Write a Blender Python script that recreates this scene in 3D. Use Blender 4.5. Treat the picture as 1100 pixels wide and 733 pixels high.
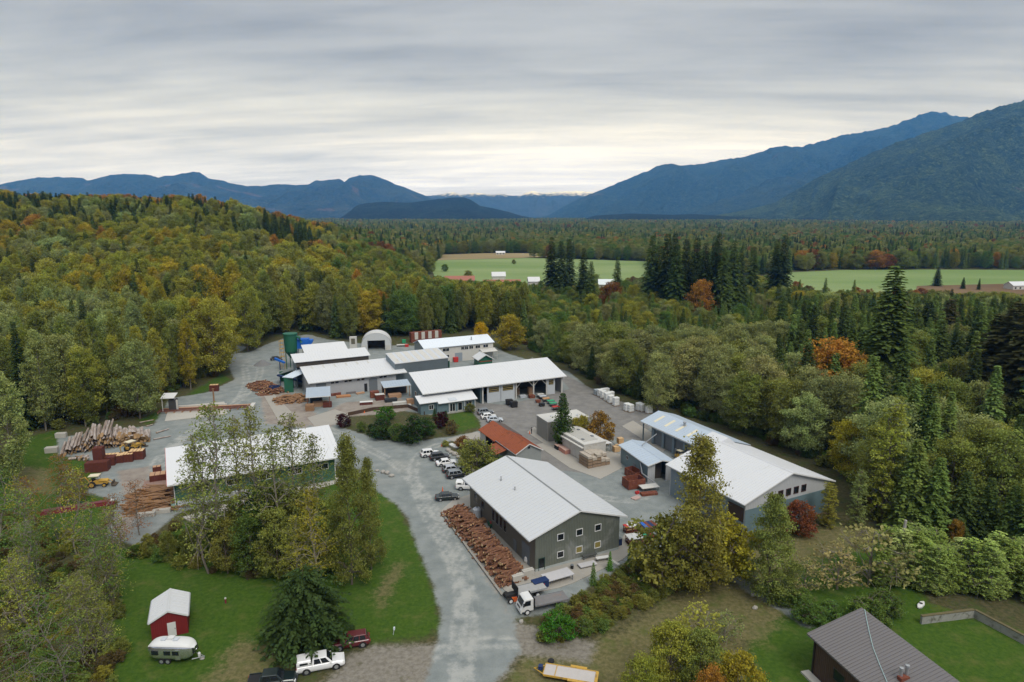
import bpy, bmesh, math, random
import numpy as np
from mathutils import Vector, Matrix, noise as mnoise
R = math.radians
sc = bpy.context.scene
for o in list(bpy.data.objects): bpy.data.objects.remove(o)
COL = sc.collection
rnd = random.Random(7)

# ------------------------------------------------------------------ camera
CAM_H, FPX, PITCH = 55.0, 702.0, R(11.02)
cam_d = bpy.data.cameras.new('camera'); cam = bpy.data.objects.new('camera', cam_d); COL.objects.link(cam)
cam.location = (0, 0, CAM_H); cam.rotation_euler = (R(90) - PITCH, 0, 0)
cam_d.sensor_width = 36; cam_d.lens = FPX / 1100 * 36; cam_d.clip_start = 0.5; cam_d.clip_end = 60000
sc.camera = cam

# ------------------------------------------------------------------ light, sky, exposure
SUN_EL, SUN_AZ = R(52), R(150)          # azimuth clockwise from +Y
sun_d = bpy.data.lights.new('sun', 'SUN'); sun = bpy.data.objects.new('sun', sun_d); COL.objects.link(sun)
sun_d.energy = 1.5; sun_d.angle = R(28); sun_d.color = (1.0, 0.97, 0.92)
sun.rotation_euler = (R(90) - SUN_EL, 0, R(180) - SUN_AZ); sun.location = (0, 0, 300)
sc.view_settings.view_transform = 'Standard'; sc.view_settings.look = 'None'
sc.view_settings.exposure = 0.45; sc.view_settings.gamma = 1.0
sc.cycles.max_bounces = 6; sc.cycles.diffuse_bounces = 5; sc.cycles.glossy_bounces = 2
sc.cycles.transmission_bounces = 3; sc.cycles.volume_bounces = 1; sc.cycles.transparent_max_bounces = 6
sc.cycles.use_denoising = True; sc.cycles.sample_clamp_indirect = 4.0
sc.cycles.caustics_reflective = False; sc.cycles.caustics_refractive = False

class NT:
    """tiny helper round a node tree"""
    def __init__(s, tree): s.t = tree; s.n = tree.nodes; s.l = tree.links
    def new(s, kind, **kw):
        nd = s.n.new(kind)
        for k, v in kw.items(): setattr(nd, k, v)
        return nd
    def put(s, sock, v):
        if isinstance(v, bpy.types.NodeSocket): s.l.new(v, sock)
        elif v is not None:
            if sock.type == 'RGBA' and not isinstance(v, (int, float)) and len(v) == 3: v = (*v, 1)
            sock.default_value = v
    def math(s, op, a, b=None, clamp=False):
        nd = s.new('ShaderNodeMath', operation=op); nd.use_clamp = clamp
        s.put(nd.inputs[0], a)
        if b is not None: s.put(nd.inputs[1], b)
        return nd.outputs[0]
    def vmath(s, op, a, b=None):
        nd = s.new('ShaderNodeVectorMath', operation=op); s.put(nd.inputs[0], a)
        if b is not None: s.put(nd.inputs[1], b)
        return nd.outputs[0]
    def mix(s, f, a, b, mode='MIX'):
        nd = s.new('ShaderNodeMix', data_type='RGBA', blend_type=mode)
        s.put(nd.inputs[0], f); s.put(nd.inputs[6], a); s.put(nd.inputs[7], b)
        return nd.outputs[2]
    def noise(s, vec, scale, detail=4, rough=.55, dist=0):
        nd = s.new('ShaderNodeTexNoise'); s.put(nd.inputs['Vector'], vec)
        nd.inputs['Scale'].default_value = scale; nd.inputs['Detail'].default_value = detail
        nd.inputs['Roughness'].default_value = rough; nd.inputs['Distortion'].default_value = dist
        return nd.outputs['Fac']
    def ramp(s, v, lo, hi, smooth=True):
        nd = s.new('ShaderNodeMapRange', interpolation_type='SMOOTHSTEP' if smooth else 'LINEAR')
        s.put(nd.inputs[0], v); nd.inputs[1].default_value = lo; nd.inputs[2].default_value = hi
        return nd.outputs[0]
    def remap(s, v, lo, hi, a, b):
        nd = s.new('ShaderNodeMapRange'); s.put(nd.inputs[0], v)
        for i, x in enumerate((lo, hi, a, b)): nd.inputs[i + 1].default_value = x
        return nd.outputs[0]

world = bpy.data.worlds.new('World'); sc.world = world; world.use_nodes = True
w = NT(world.node_tree); w.n.clear()
out = w.new('ShaderNodeOutputWorld')
sky = w.new('ShaderNodeTexSky', sky_type='NISHITA'); sky.sun_disc = False
sky.sun_elevation = SUN_EL; sky.sun_rotation = SUN_AZ; sky.air_density = 1.0; sky.dust_density = 2.0
b1 = w.new('ShaderNodeBackground'); w.put(b1.inputs[0], sky.outputs[0]); b1.inputs[1].default_value = 0.1
tc = w.new('ShaderNodeTexCoord'); sep = w.new('ShaderNodeSeparateXYZ'); w.put(sep.inputs[0], tc.outputs['Generated'])
dz = w.math('MAXIMUM', sep.outputs[2], 0.0)
den = w.math('ADD', dz, 0.10)
cx = w.math('DIVIDE', sep.outputs[0], den); cy = w.math('DIVIDE', sep.outputs[1], den)
comb = w.new('ShaderNodeCombineXYZ'); w.put(comb.inputs[0], w.math('MULTIPLY', cx, 0.42)); w.put(comb.inputs[1], w.math('ADD', cy, w.math('MULTIPLY', cx, 0.07)))
pv = comb.outputs[0]
n_big = w.noise(pv, 0.55, 5, .55, .4)
n_fine = w.noise(pv, 2.6, 7, .6, .6)
n_str = w.noise(w.vmath('MULTIPLY', pv, (0.5, 1.5, 1)), 2.2, 6, .6, .2)
elev = w.math('ARCSINE', dz)
# an overcast layer: brighter low down where the deck is thin, darker deck above, unseen zenith raised to light the ground
low = w.ramp(elev, R(13.5), R(4.0))
zen = w.ramp(elev, R(20), R(80))
br = w.math('ADD', 0.345, w.math('MULTIPLY', low, 0.30))
br = w.math('ADD', br, w.math('MULTIPLY', zen, 0.62))
sig = w.math('ADD', w.math('MULTIPLY', w.math('SUBTRACT', n_big, .5), 1.75), w.math('MULTIPLY', w.math('SUBTRACT', n_fine, .5), .62))
sig = w.math('ADD', sig, w.math('MULTIPLY', w.math('SUBTRACT', n_str, .5), .78))
br = w.math('MULTIPLY', br, w.math('ADD', 1.0, sig))
az = w.math('ARCTAN2', sep.outputs[0], sep.outputs[1])
glow = w.math('MULTIPLY', w.ramp(w.math('ABSOLUTE', w.math('SUBTRACT', az, R(8))), R(34), R(2)), w.ramp(w.math('ABSOLUTE', w.math('SUBTRACT', elev, R(5.0))), R(6), R(0.5)))
br = w.math('ADD', br, w.math('MULTIPLY', glow, 0.17))
tint = w.mix(w.ramp(elev, R(1), R(9)), (0.88, 1.0, 1.46, 1), (0.945, 0.99, 1.03, 1))
cl = w.vmath('SCALE', tint); cl.node.operation = 'SCALE'; w.put(cl.node.inputs['Scale'], br)
b2 = w.new('ShaderNodeBackground'); w.put(b2.inputs[0], cl); b2.inputs[1].default_value = 1.0
ms = w.new('ShaderNodeMixShader'); ms.inputs[0].default_value = 0.95
w.l.new(b1.outputs[0], ms.inputs[1]); w.l.new(b2.outputs[0], ms.inputs[2]); w.l.new(ms.outputs[0], out.inputs[0])

# ------------------------------------------------------------------ pixel (of the 1100x733 photo) <-> ground
_c, _s = math.cos(PITCH), math.sin(PITCH)
def at(px, py, z=0.0):
    u = (px - 550) / FPX; v = (366.5 - py) / FPX
    d = (u, _c + v * _s, -_s + v * _c); t = (z - CAM_H) / d[2]
    return Vector((d[0] * t, d[1] * t, z))
def proj(x, y, z):
    dz_ = z - CAM_H; Z = y * _c - dz_ * _s; Y = y * _s + dz_ * _c
    return 550 + FPX * x / Z, 366.5 - FPX * Y / Z
def scale_at(p):     # pixels per metre
    return FPX / (p[1] * _c + (CAM_H - p[2]) * _s)
def hill(x, y):
    a = x / np.maximum(y, 1.0)
    sm = lambda t: np.clip(t, 0, 1) ** 2 * (3 - 2 * np.clip(t, 0, 1))
    h = 50 * sm((y - 235) / 360.0) * np.interp(a, [-.47, -.395, -.35, -.31, -.21, -.13], [1, .82, .64, .48, .24, 0])
    h = h * (1 + .06 * np.sin(x * .013 + y * .004)) * sm((1500 - y) / 500)
    return h

# ------------------------------------------------------------------ object helpers
def link(o, parent=None):
    COL.objects.link(o)
    if parent: o.parent = parent
    return o
def thing(name, label, cat, loc=(0, 0, 0), rz=0.0, group=None):
    o = bpy.data.objects.new(name, None); o.empty_display_size = .3; COL.objects.link(o)
    o.location = loc; o.rotation_euler = (0, 0, rz); o['label'] = label; o['category'] = cat
    if group: o['group'] = group
    return o
def tag(o, label=None, cat=None, group=None, kind=None):
    if label: o['label'] = label
    if cat: o['category'] = cat
    if group: o['group'] = group
    if kind: o['kind'] = kind
    return o
def dup(root, loc, rz, label=None, group=None, scale=None):
    r = root.copy(); COL.objects.link(r); r.location = loc; r.rotation_euler = (0, 0, rz)
    if label: r['label'] = label
    if group: r['group'] = group
    if scale: r.scale = (scale,) * 3
    for ch in list(root.children):
        c = ch.copy(); COL.objects.link(c); c.parent = r
        for g in ch.children:
            d = g.copy(); COL.objects.link(d); d.parent = c
    return r

class MB:
    """collects boxes, tubes, prisms; build() links them as ONE mesh"""
    def __init__(s): s.v = []; s.f = []; s.m = []; s.mi = 0
    def add(s, vs, fs):
        b = len(s.v); s.v += [tuple(p) for p in vs]; s.f += [tuple(i + b for i in f) for f in fs]; s.m += [s.mi] * len(fs); return s
    def box(s, x0, x1, y0, y1, z0, z1, M=None):
        vs = [Vector(p) for p in ((x0, y0, z0), (x1, y0, z0), (x1, y1, z0), (x0, y1, z0), (x0, y0, z1), (x1, y0, z1), (x1, y1, z1), (x0, y1, z1))]
        if M is not None: vs = [M @ p for p in vs]
        return s.add(vs, [(3, 2, 1, 0), (4, 5, 6, 7), (0, 1, 5, 4), (1, 2, 6, 5), (2, 3, 7, 6), (3, 0, 4, 7)])
    def cbox(s, c, d, rz=0, M=None):
        T = Matrix.Translation(c) @ Matrix.Rotation(rz, 4, 'Z')
        if M is not None: T = T @ M
        return s.box(-d[0] / 2, d[0] / 2, -d[1] / 2, d[1] / 2, -d[2] / 2, d[2] / 2, T)
    def prism(s, prof, y0, y1, M=None):
        """profile in (x,z), extruded along y"""
        n = len(prof); vs = [Vector((p[0], y0, p[1])) for p in prof] + [Vector((p[0], y1, p[1])) for p in prof]
        if M is not None: vs = [M @ p for p in vs]
        return s.add(vs, [tuple(range(n)), tuple(range(2 * n - 1, n - 1, -1))] + [(i, i + n, (i + 1) % n + n, (i + 1) % n) for i in range(n)])
    def prismx(s, prof, x0, x1, M=None):
        """profile in (y,z), extruded along x"""
        n = len(prof); vs = [Vector((x0, p[0], p[1])) for p in prof] + [Vector((x1, p[0], p[1])) for p in prof]
        if M is not None: vs = [M @ p for p in vs]
        return s.add(vs, [tuple(range(n - 1, -1, -1)), tuple(range(n, 2 * n))] + [(i, (i + 1) % n, (i + 1) % n + n, i + n) for i in range(n)])
    def tube(s, pts, rad, n=6, cap=True):
        pts = [Vector(p) for p in pts]
        if not hasattr(rad, '__len__'): rad = [rad] * len(pts)
        vs = []; fs = []
        for i, p in enumerate(pts):
            t = (pts[min(i + 1, len(pts) - 1)] - pts[max(i - 1, 0)]).normalized()
            a = t.orthogonal().normalized() if abs(t.z) > .9 else Vector((0, 0, 1)).cross(t).normalized()
            b = t.cross(a)
            for k in range(n):
                th = 2 * math.pi * k / n
                vs.append(p + (a * math.cos(th) + b * math.sin(th)) * rad[i])
        for i in range(len(pts) - 1):
            for k in range(n):
                fs.append((i * n + k, i * n + (k + 1) % n, (i + 1) * n + (k + 1) % n, (i + 1) * n + k))
        if cap: fs += [tuple(range(n - 1, -1, -1)), tuple(range((len(pts) - 1) * n, len(pts) * n))]
        return s.add(vs, fs)
    def lathe(s, prof, n=16, c=(0, 0, 0)):
        vs = []; fs = []; m = len(prof)
        for r, z in prof:
            for k in range(n):
                th = 2 * math.pi * k / n; vs.append((c[0] + r * math.cos(th), c[1] + r * math.sin(th), c[2] + z))
        for i in range(m - 1):
            for k in range(n): fs.append((i * n + k, i * n + (k + 1) % n, (i + 1) * n + (k + 1) % n, (i + 1) * n + k))
        fs += [tuple(range(n - 1, -1, -1)), tuple(range((m - 1) * n, m * n))]
        return s.add(vs, fs)
    def mesh(s, name, mats):
        me = bpy.data.meshes.new(name); me.from_pydata(s.v, [], s.f); me.update()
        for m in (mats if isinstance(mats, (list, tuple)) else [mats]): me.materials.append(m)
        if max(s.m or [0]): me.polygons.foreach_set('material_index', s.m)
        return me
    def build(s, name, mats, parent=None, loc=None, rz=0, smooth=False, bevel=0):
        me = s.mesh(name, mats); o = bpy.data.objects.new(name, me); link(o, parent)
        if loc is not None: o.location = loc; o.rotation_euler = (0, 0, rz)
        if smooth: me.polygons.foreach_set('use_smooth', [True] * len(me.polygons))
        if bevel:
            m = o.modifiers.new('bevel', 'BEVEL'); m.width = bevel; m.segments = 1; m.limit_method = 'ANGLE'
        return o
def quads_mesh(name, P, mats, tone=None, tri=False):
    """P: (n,4,3) array of quads (or n,3,3)"""
    k = P.shape[1]; n = P.shape[0]
    me = bpy.data.meshes.new(name); me.vertices.add(n * k); me.vertices.foreach_set('co', P.astype(np.float32).ravel())
    me.loops.add(n * k); me.loops.foreach_set('vertex_index', np.arange(n * k, dtype=np.int32))
    me.polygons.add(n); me.polygons.foreach_set('loop_start', np.arange(0, n * k, k, dtype=np.int32))
    me.update(calc_edges=True)
    for m in (mats if isinstance(mats, (list, tuple)) else [mats]): me.materials.append(m)
    if tone is not None:
        a = me.attributes.new('tone', 'FLOAT', 'FACE'); a.data.foreach_set('value', tone.astype(np.float32))
    return me

# ------------------------------------------------------------------ materials
MATS = {}
def mat(name, col, rough=.7, metal=0, var=.12, vscale=1.5, bump=0, bscale=8, ribs=None, spec=.35, dirt=None, coat=0):
    """col, with noise variation; ribs=(axis, spacing, depth) bumps like corrugated sheet; dirt=(colour, amount, scale)"""
    if name in MATS: return MATS[name]
    m = bpy.data.materials.new(name); m.use_nodes = True; t = NT(m.node_tree); bs = t.n['Principled BSDF']
    tc = t.new('ShaderNodeTexCoord'); ob = tc.outputs['Object']; g = t.new('ShaderNodeNewGeometry')
    n1 = t.noise(ob, vscale, 5, .6); n2 = t.noise(ob, vscale * 7, 3, .6)
    f = t.math('ADD', t.math('MULTIPLY', t.math('SUBTRACT', n1, .5), 2 * var), t.math('MULTIPLY', t.math('SUBTRACT', n2, .5), var))
    c = t.vmath('SCALE', (*col[:3],)); c.node.operation = 'SCALE'; t.put(c.node.inputs['Scale'], t.math('ADD', 1.0, f))
    if dirt:
        d = t.ramp(t.noise(ob, dirt[2], 6, .65, .5), .62 - dirt[1] * .3, .80 - dirt[1] * .2)
        c = t.mix(d, c, (*dirt[0], 1))
    t.put(bs.inputs['Base Color'], c); bs.inputs['Roughness'].default_value = rough; bs.inputs['Metallic'].default_value = metal
    bs.inputs['Specular IOR Level'].default_value = spec
    if coat: bs.inputs['Coat Weight'].default_value = coat; bs.inputs['Coat Roughness'].default_value = .08
    h = None
    if bump: h = t.math('MULTIPLY', t.noise(ob, bscale, 4, .6), bump)
    if ribs:
        s3 = t.new('ShaderNodeSeparateXYZ'); t.put(s3.inputs[0], ob)
        ph = t.math('SINE', t.math('MULTIPLY', s3.outputs['XYZ'.index(ribs[0])], 2 * math.pi / ribs[1]))
        ph = t.math('MULTIPLY', t.math('ADD', ph, 1), ribs[2] * .5); h = ph if h is None else t.math('ADD', h, ph)
    if h is not None:
        b = t.new('ShaderNodeBump'); b.inputs['Distance'].default_value = 1.0; t.put(b.inputs['Height'], h); t.l.new(b.outputs[0], bs.inputs['Normal'])
    MATS[name] = m; return m
WHITE_ROOF = mat('white_roof_metal', (.595, .605, .62), .45, var=.022, vscale=.25, dirt=((.47, .47, .45), .02, .35))
GREY_ROOF = mat('grey_roof_metal', (.50, .53, .57), .4, var=.05, vscale=.4, dirt=((.5, .5, .48), .1, .4))
BLUE_ROOF = mat('pale_blue_roof_metal', (.42, .49, .57), .42, var=.05, vscale=.4)
SHEDGREY = mat('blue_grey_roof_metal', (.36, .42, .49), .45, var=.06, vscale=.5)
RUST_ROOF = mat('rust_red_roof', (.27, .075, .032), .75, var=.22, vscale=1.0, dirt=((.13, .045, .025), .3, .8))
BROWN_ROOF = mat('brown_roof_metal', (.155, .145, .145), .45, var=.06, vscale=.5)
GALV = mat('galvanised_siding', (.165, .180, .150), .40, .35, var=.2, vscale=.35, ribs=('X', .3, .03), dirt=((.30, .31, .29), .35, .22))
GALV_Y = mat('galvanised_siding_side', (.15, .14, .115), .5, .25, var=.16, vscale=.5, ribs=('Y', .3, .02))
TEAL = mat('teal_siding', (.135, .20, .225), .55, .1, var=.14, vscale=.6, ribs=('X', .3, .02))
TEAL_Y = mat('teal_siding_side', (.13, .19, .215), .55, .1, var=.14, vscale=.6, ribs=('Y', .3, .02))
BLUEGREY = mat('blue_grey_siding', (.19, .245, .285), .5, .15, var=.1, vscale=.6, ribs=('Y', .3, .02))
GREYWALL = mat('grey_wall', (.40, .41, .42), .7, var=.08, vscale=.6, ribs=('X', .4, .015))
LTGREY = mat('light_grey_panel', (.45, .48, .51), .6, var=.06, ribs=('X', .3, .01))
DKGREY = mat('dark_grey_door', (.14, .155, .17), .6, var=.1)
GREENWALL = mat('green_siding', (.045, .115, .075), .6, var=.12, ribs=('X', .35, .02))
GREENMETAL = mat('green_paint', (.018, .11, .062), .5, var=.14, dirt=((.05, .09, .06), .2, 1.0))
WHITE = mat('white_paint', (.62, .62, .61), .45, var=.03)
CREAM = mat('cream_paint', (.66, .60, .44), .6, var=.05)
OFFWHITE = mat('off_white_panel', (.52, .51, .48), .65, var=.08, dirt=((.42, .38, .32), .25, .8))
TAUPE = mat('taupe_container', (.26, .25, .225), .6, var=.08, ribs=('X', .25, .02))
GLASS = mat('window_glass', (.012, .015, .018), .12, var=0, spec=.6)
BLACK = mat('black_rubber', (.018, .018, .019), .8, var=.15)
STEEL = mat('steel', (.42, .43, .44), .4, .6, var=.08)
SILVER = mat('polished_aluminium', (.62, .62, .62), .22, .85, var=.05)
RUST = mat('rusty_steel', (.16, .048, .028), .85, var=.3, vscale=1.4, dirt=((.30, .14, .08), .35, 1.6))
CANT = mat('dark_red_timber', (.105, .028, .018), .85, var=.3, vscale=1.4)
FRESH = mat('fresh_cut_wood', (.62, .42, .22), .8, var=.2, vscale=3)
BARK = mat('bark', (.23, .17, .135), .9, var=.4, vscale=2.5, bump=.05, bscale=6, dirt=((.45, .40, .37), .75, 1.3))
REDWOOD = mat('red_split_wood', (.15, .068, .038), .85, var=.6, vscale=3, bump=.02, dirt=((.36, .20, .10), .3, 4))
LOGEND = mat('log_end', (.30, .19, .095), .85, var=.35, vscale=3)
SLABWOOD = mat('weathered_slab_wood', (.24, .135, .07), .85, var=.35, vscale=2.5, bump=.02)
LUMBER = mat('sawn_lumber', (.42, .25, .15), .8, var=.2, vscale=2)
PALEWOOD = mat('pale_crate_wood', (.25, .175, .115), .8, var=.2, vscale=2)
WOODWALL = mat('dark_brown_boards', (.075, .045, .028), .8, var=.3, vscale=1.2, ribs=('Y', .3, .02))
REDWALL = mat('barn_red_boards', (.17, .014, .014), .7, var=.12, ribs=('X', .25, .012))
CONCRETE = mat('concrete', (.325, .305, .27), .85, var=.1, vscale=.35, dirt=((.33, .30, .26), .3, .5), bump=.01)
OLDCONC = mat('old_concrete', (.27, .27, .24), .9, var=.2, vscale=1.0, bump=.03, dirt=((.10, .10, .07), .45, 1.2))
PALECONC = mat('pale_concrete', (.43, .41, .37), .85, var=.1, vscale=1.2, bump=.02, dirt=((.36, .34, .30), .3, 1.4))
BOULDER = mat('boulder_stone', (.33, .31, .28), .9, var=.25, vscale=1.5, bump=.04)
YELLOW = mat('machine_yellow', (.50, .30, .05), .55, var=.15, dirt=((.22, .15, .07), .4, 1.5))
ORANGE = mat('safety_orange', (.75, .14, .025), .55, var=.06)
BLUE = mat('bright_blue_paint', (.015, .12, .48), .5, var=.08)
NAVY = mat('navy_blue_paint', (.012, .03, .10), .55, var=.12)
REDPAINT = mat('red_paint', (.46, .03, .025), .5, var=.1)
MAROON = mat('maroon_steel', (.20, .018, .035), .6, var=.2, dirt=((.28, .10, .09), .3, 1))
GREENPAINT = mat('bright_green_paint', (.03, .30, .14), .5, var=.1)
TEALPAINT = mat('pale_teal_plastic', (.32, .55, .53), .5, var=.1)
TARP = mat('dark_tarp', (.03, .035, .04), .6, var=.2)
SKYLIGHT = mat('cream_skylight', (.66, .61, .46), .4, var=.06)
LAMP_R = mat('red_lens', (.35, .012, .01), .25, var=0); LAMP_W = mat('clear_lens', (.75, .75, .72), .15, var=0)
GREYDECK = mat('worn_grey_deck', (.17, .165, .165), .7, var=.25, vscale=1.2, dirt=((.26, .15, .11), .35, .9))
def car_paint(name, c): return mat(name, c, .3, 0, var=.02, coat=.6, spec=.5)

def leaf_mat(name, stuff=False, transl=.38, var=.55):
    m = bpy.data.materials.new(name); m.use_nodes = True; t = NT(m.node_tree); t.n.clear()
    o = t.new('ShaderNodeOutputMaterial')
    if stuff:
        a = t.new('ShaderNodeAttribute', attribute_type='INSTANCER', attribute_name='tint'); base = a.outputs['Color']
    else:
        base = t.new('ShaderNodeObjectInfo').outputs['Color']
    at_ = t.new('ShaderNodeAttribute', attribute_name='tone'); tone = at_.outputs['Fac']
    tc = t.new('ShaderNodeTexCoord')
    nz = t.noise(tc.outputs['Object'], .35, 3)
    hs = t.new('ShaderNodeHueSaturation'); t.put(hs.inputs['Color'], base)
    t.put(hs.inputs['Hue'], t.math('ADD', .5, t.math('MULTIPLY', t.math('SUBTRACT', nz, .45), .07)))
    t.put(hs.inputs['Value'], t.remap(tone, 0, 1, 1 - var, 1 + var))
    c = hs.outputs[0]
    d = t.new('ShaderNodeBsdfDiffuse'); t.put(d.inputs[0], c)
    tr = t.new('ShaderNodeBsdfTranslucent'); t.put(tr.inputs[0], c)
    mx = t.new('ShaderNodeMixShader'); mx.inputs[0].default_value = transl
    t.l.new(d.outputs[0], mx.inputs[1]); t.l.new(tr.outputs[0], mx.inputs[2]); t.l.new(mx.outputs[0], o.inputs[0])
    return m
LEAF = leaf_mat('leaf'); LEAF_S = leaf_mat('leaf_far', True)
NEEDLE = leaf_mat('needles', False, .2, .5); NEEDLE_S = leaf_mat('needles_far', True, .2, .5)
TRUNK = mat('trunk_bark', (.13, .105, .085), .9, var=.3, vscale=2)
BIRCHBARK = mat('pale_birch_bark', (.25, .22, .18), .85, var=.35, vscale=3)
GREYBARK = mat('pale_grey_bark', (.19, .165, .135), .85, var=.3, vscale=3)
# ------------------------------------------------------------------ ground zones (outlines read off the photo, laid on the ground)
def gpoly(pts): return np.array([tuple(at(*p)[:2]) for p in pts])
def sdist(P, poly):
    """signed distance, + inside"""
    x, y = P[:, 0], P[:, 1]; n = len(poly); best = np.full(len(P), 1e9); ins = np.zeros(len(P), bool)
    for i in range(n):
        a, b = poly[i], poly[(i + 1) % n]; e = b - a; L = e @ e + 1e-9
        t = np.clip(((x - a[0]) * e[0] + (y - a[1]) * e[1]) / L, 0, 1)
        best = np.minimum(best, (x - a[0] - t * e[0]) ** 2 + (y - a[1] - t * e[1]) ** 2)
        c = (a[1] > y) != (b[1] > y)
        ins ^= c & (x < (b[0] - a[0]) * (y - a[1]) / (b[1] - a[1] + 1e-12) + a[0])
    return np.where(ins, 1, -1) * np.sqrt(best)
G_GRAVEL = gpoly([(455, 800), (456, 733), (470, 690), (474, 667), (466, 632), (448, 585), (438, 558), (425, 540), (404, 528), (385, 505), (362, 500),
    (190, 552), (150, 588), (112, 575), (128, 538), (92, 529), (118, 497), (62, 489), (62, 470), (165, 457), (183, 428), (222, 422),
    (252, 408), (243, 388), (214, 379), (180, 377), (180, 372), (205, 369), (236, 367), (229, 354), (241, 352), (264, 383), (285, 373), (320, 363), (400, 372),
    (530, 372), (545, 380), (612, 400), (650, 432), (700, 440), (725, 470), (770, 500), (735, 560), (700, 602), (640, 625), (590, 660), (552, 664), (560, 700), (530, 735), (540, 800)])
G_TRACK = gpoly([(300, 800), (345, 735), (375, 704), (402, 694), (440, 694), (470, 690), (552, 668), (640, 690), (632, 712), (560, 704), (530, 740), (480, 800)])
G_ISLAND = gpoly([(363, 458), (374, 446), (402, 443), (430, 441), (462, 446), (480, 441), (505, 440), (516, 452), (518, 462), (492, 468), (455, 473), (430, 475), (405, 471), (385, 465)])
G_PARKBED = gpoly([(478, 476), (500, 470), (530, 478), (545, 500), (520, 512), (505, 506), (490, 490)])
G_ASPH = gpoly([(487, 440), (500, 432), (545, 435), (612, 418), (600, 404), (545, 379), (562, 379), (650, 425), (690, 440), (702, 452), (690, 474), (655, 470), (620, 500), (640, 510), (600, 505), (575, 492), (520, 466), (515, 452)])
G_DIRT = gpoly([(345, 445), (372, 432), (430, 428), (445, 440), (420, 444), (372, 448), (350, 462), (330, 456)])
G_DIRT2 = gpoly([(285, 455), (278, 416), (287, 410), (310, 420), (340, 445), (330, 460)])
G_MUD = gpoly([(118, 505), (168, 498), (164, 530), (142, 580), (112, 575), (128, 540)]); G_MUD2 = gpoly([(470, 551), (478, 549), (545, 640), (556, 668), (545, 668), (526, 636)])
G_LAWNS = [gpoly(q) for q in (
    [(118, 800), (120, 640), (112, 580), (150, 590), (200, 560), (350, 520), (392, 515), (426, 541), (448, 585), (466, 632), (474, 667), (466, 684), (400, 690), (370, 690), (330, 700), (250, 735), (200, 800)],
    [(-20, 540), (0, 500), (30, 470), (62, 462), (66, 490), (110, 500), (92, 529), (126, 540), (110, 560), (60, 590), (0, 600)],
    [(484, 445), (508, 441), (516, 458), (494, 464), (480, 462)],
    [(780, 640), (860, 590), (895, 568), (960, 572), (1000, 650), (1100, 680), (1200, 800), (800, 800), (800, 690)],
    [(148, 452), (190, 430), (200, 436), (160, 456)], [(200, 425), (238, 402), (248, 408), (215, 424)])]
G_DRY = [gpoly(q) for q in (
    [(560, 705), (640, 690), (730, 640), (800, 600), (870, 640), (800, 700), (780, 800), (520, 800)],
    [(760, 600), (830, 585), (905, 560), (960, 580), (880, 600), (800, 640)],
    [(402, 640), (425, 606), (432, 612), (412, 650)], [(20, 500), (55, 505), (55, 530), (15, 530)],
    [(250, 690), (330, 690), (370, 690), (280, 740), (220, 735)])]
G_PATH = gpoly([(768, 608), (776, 606), (812, 632), (845, 650), (874, 672), (868, 676), (836, 655), (800, 634)])

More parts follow.
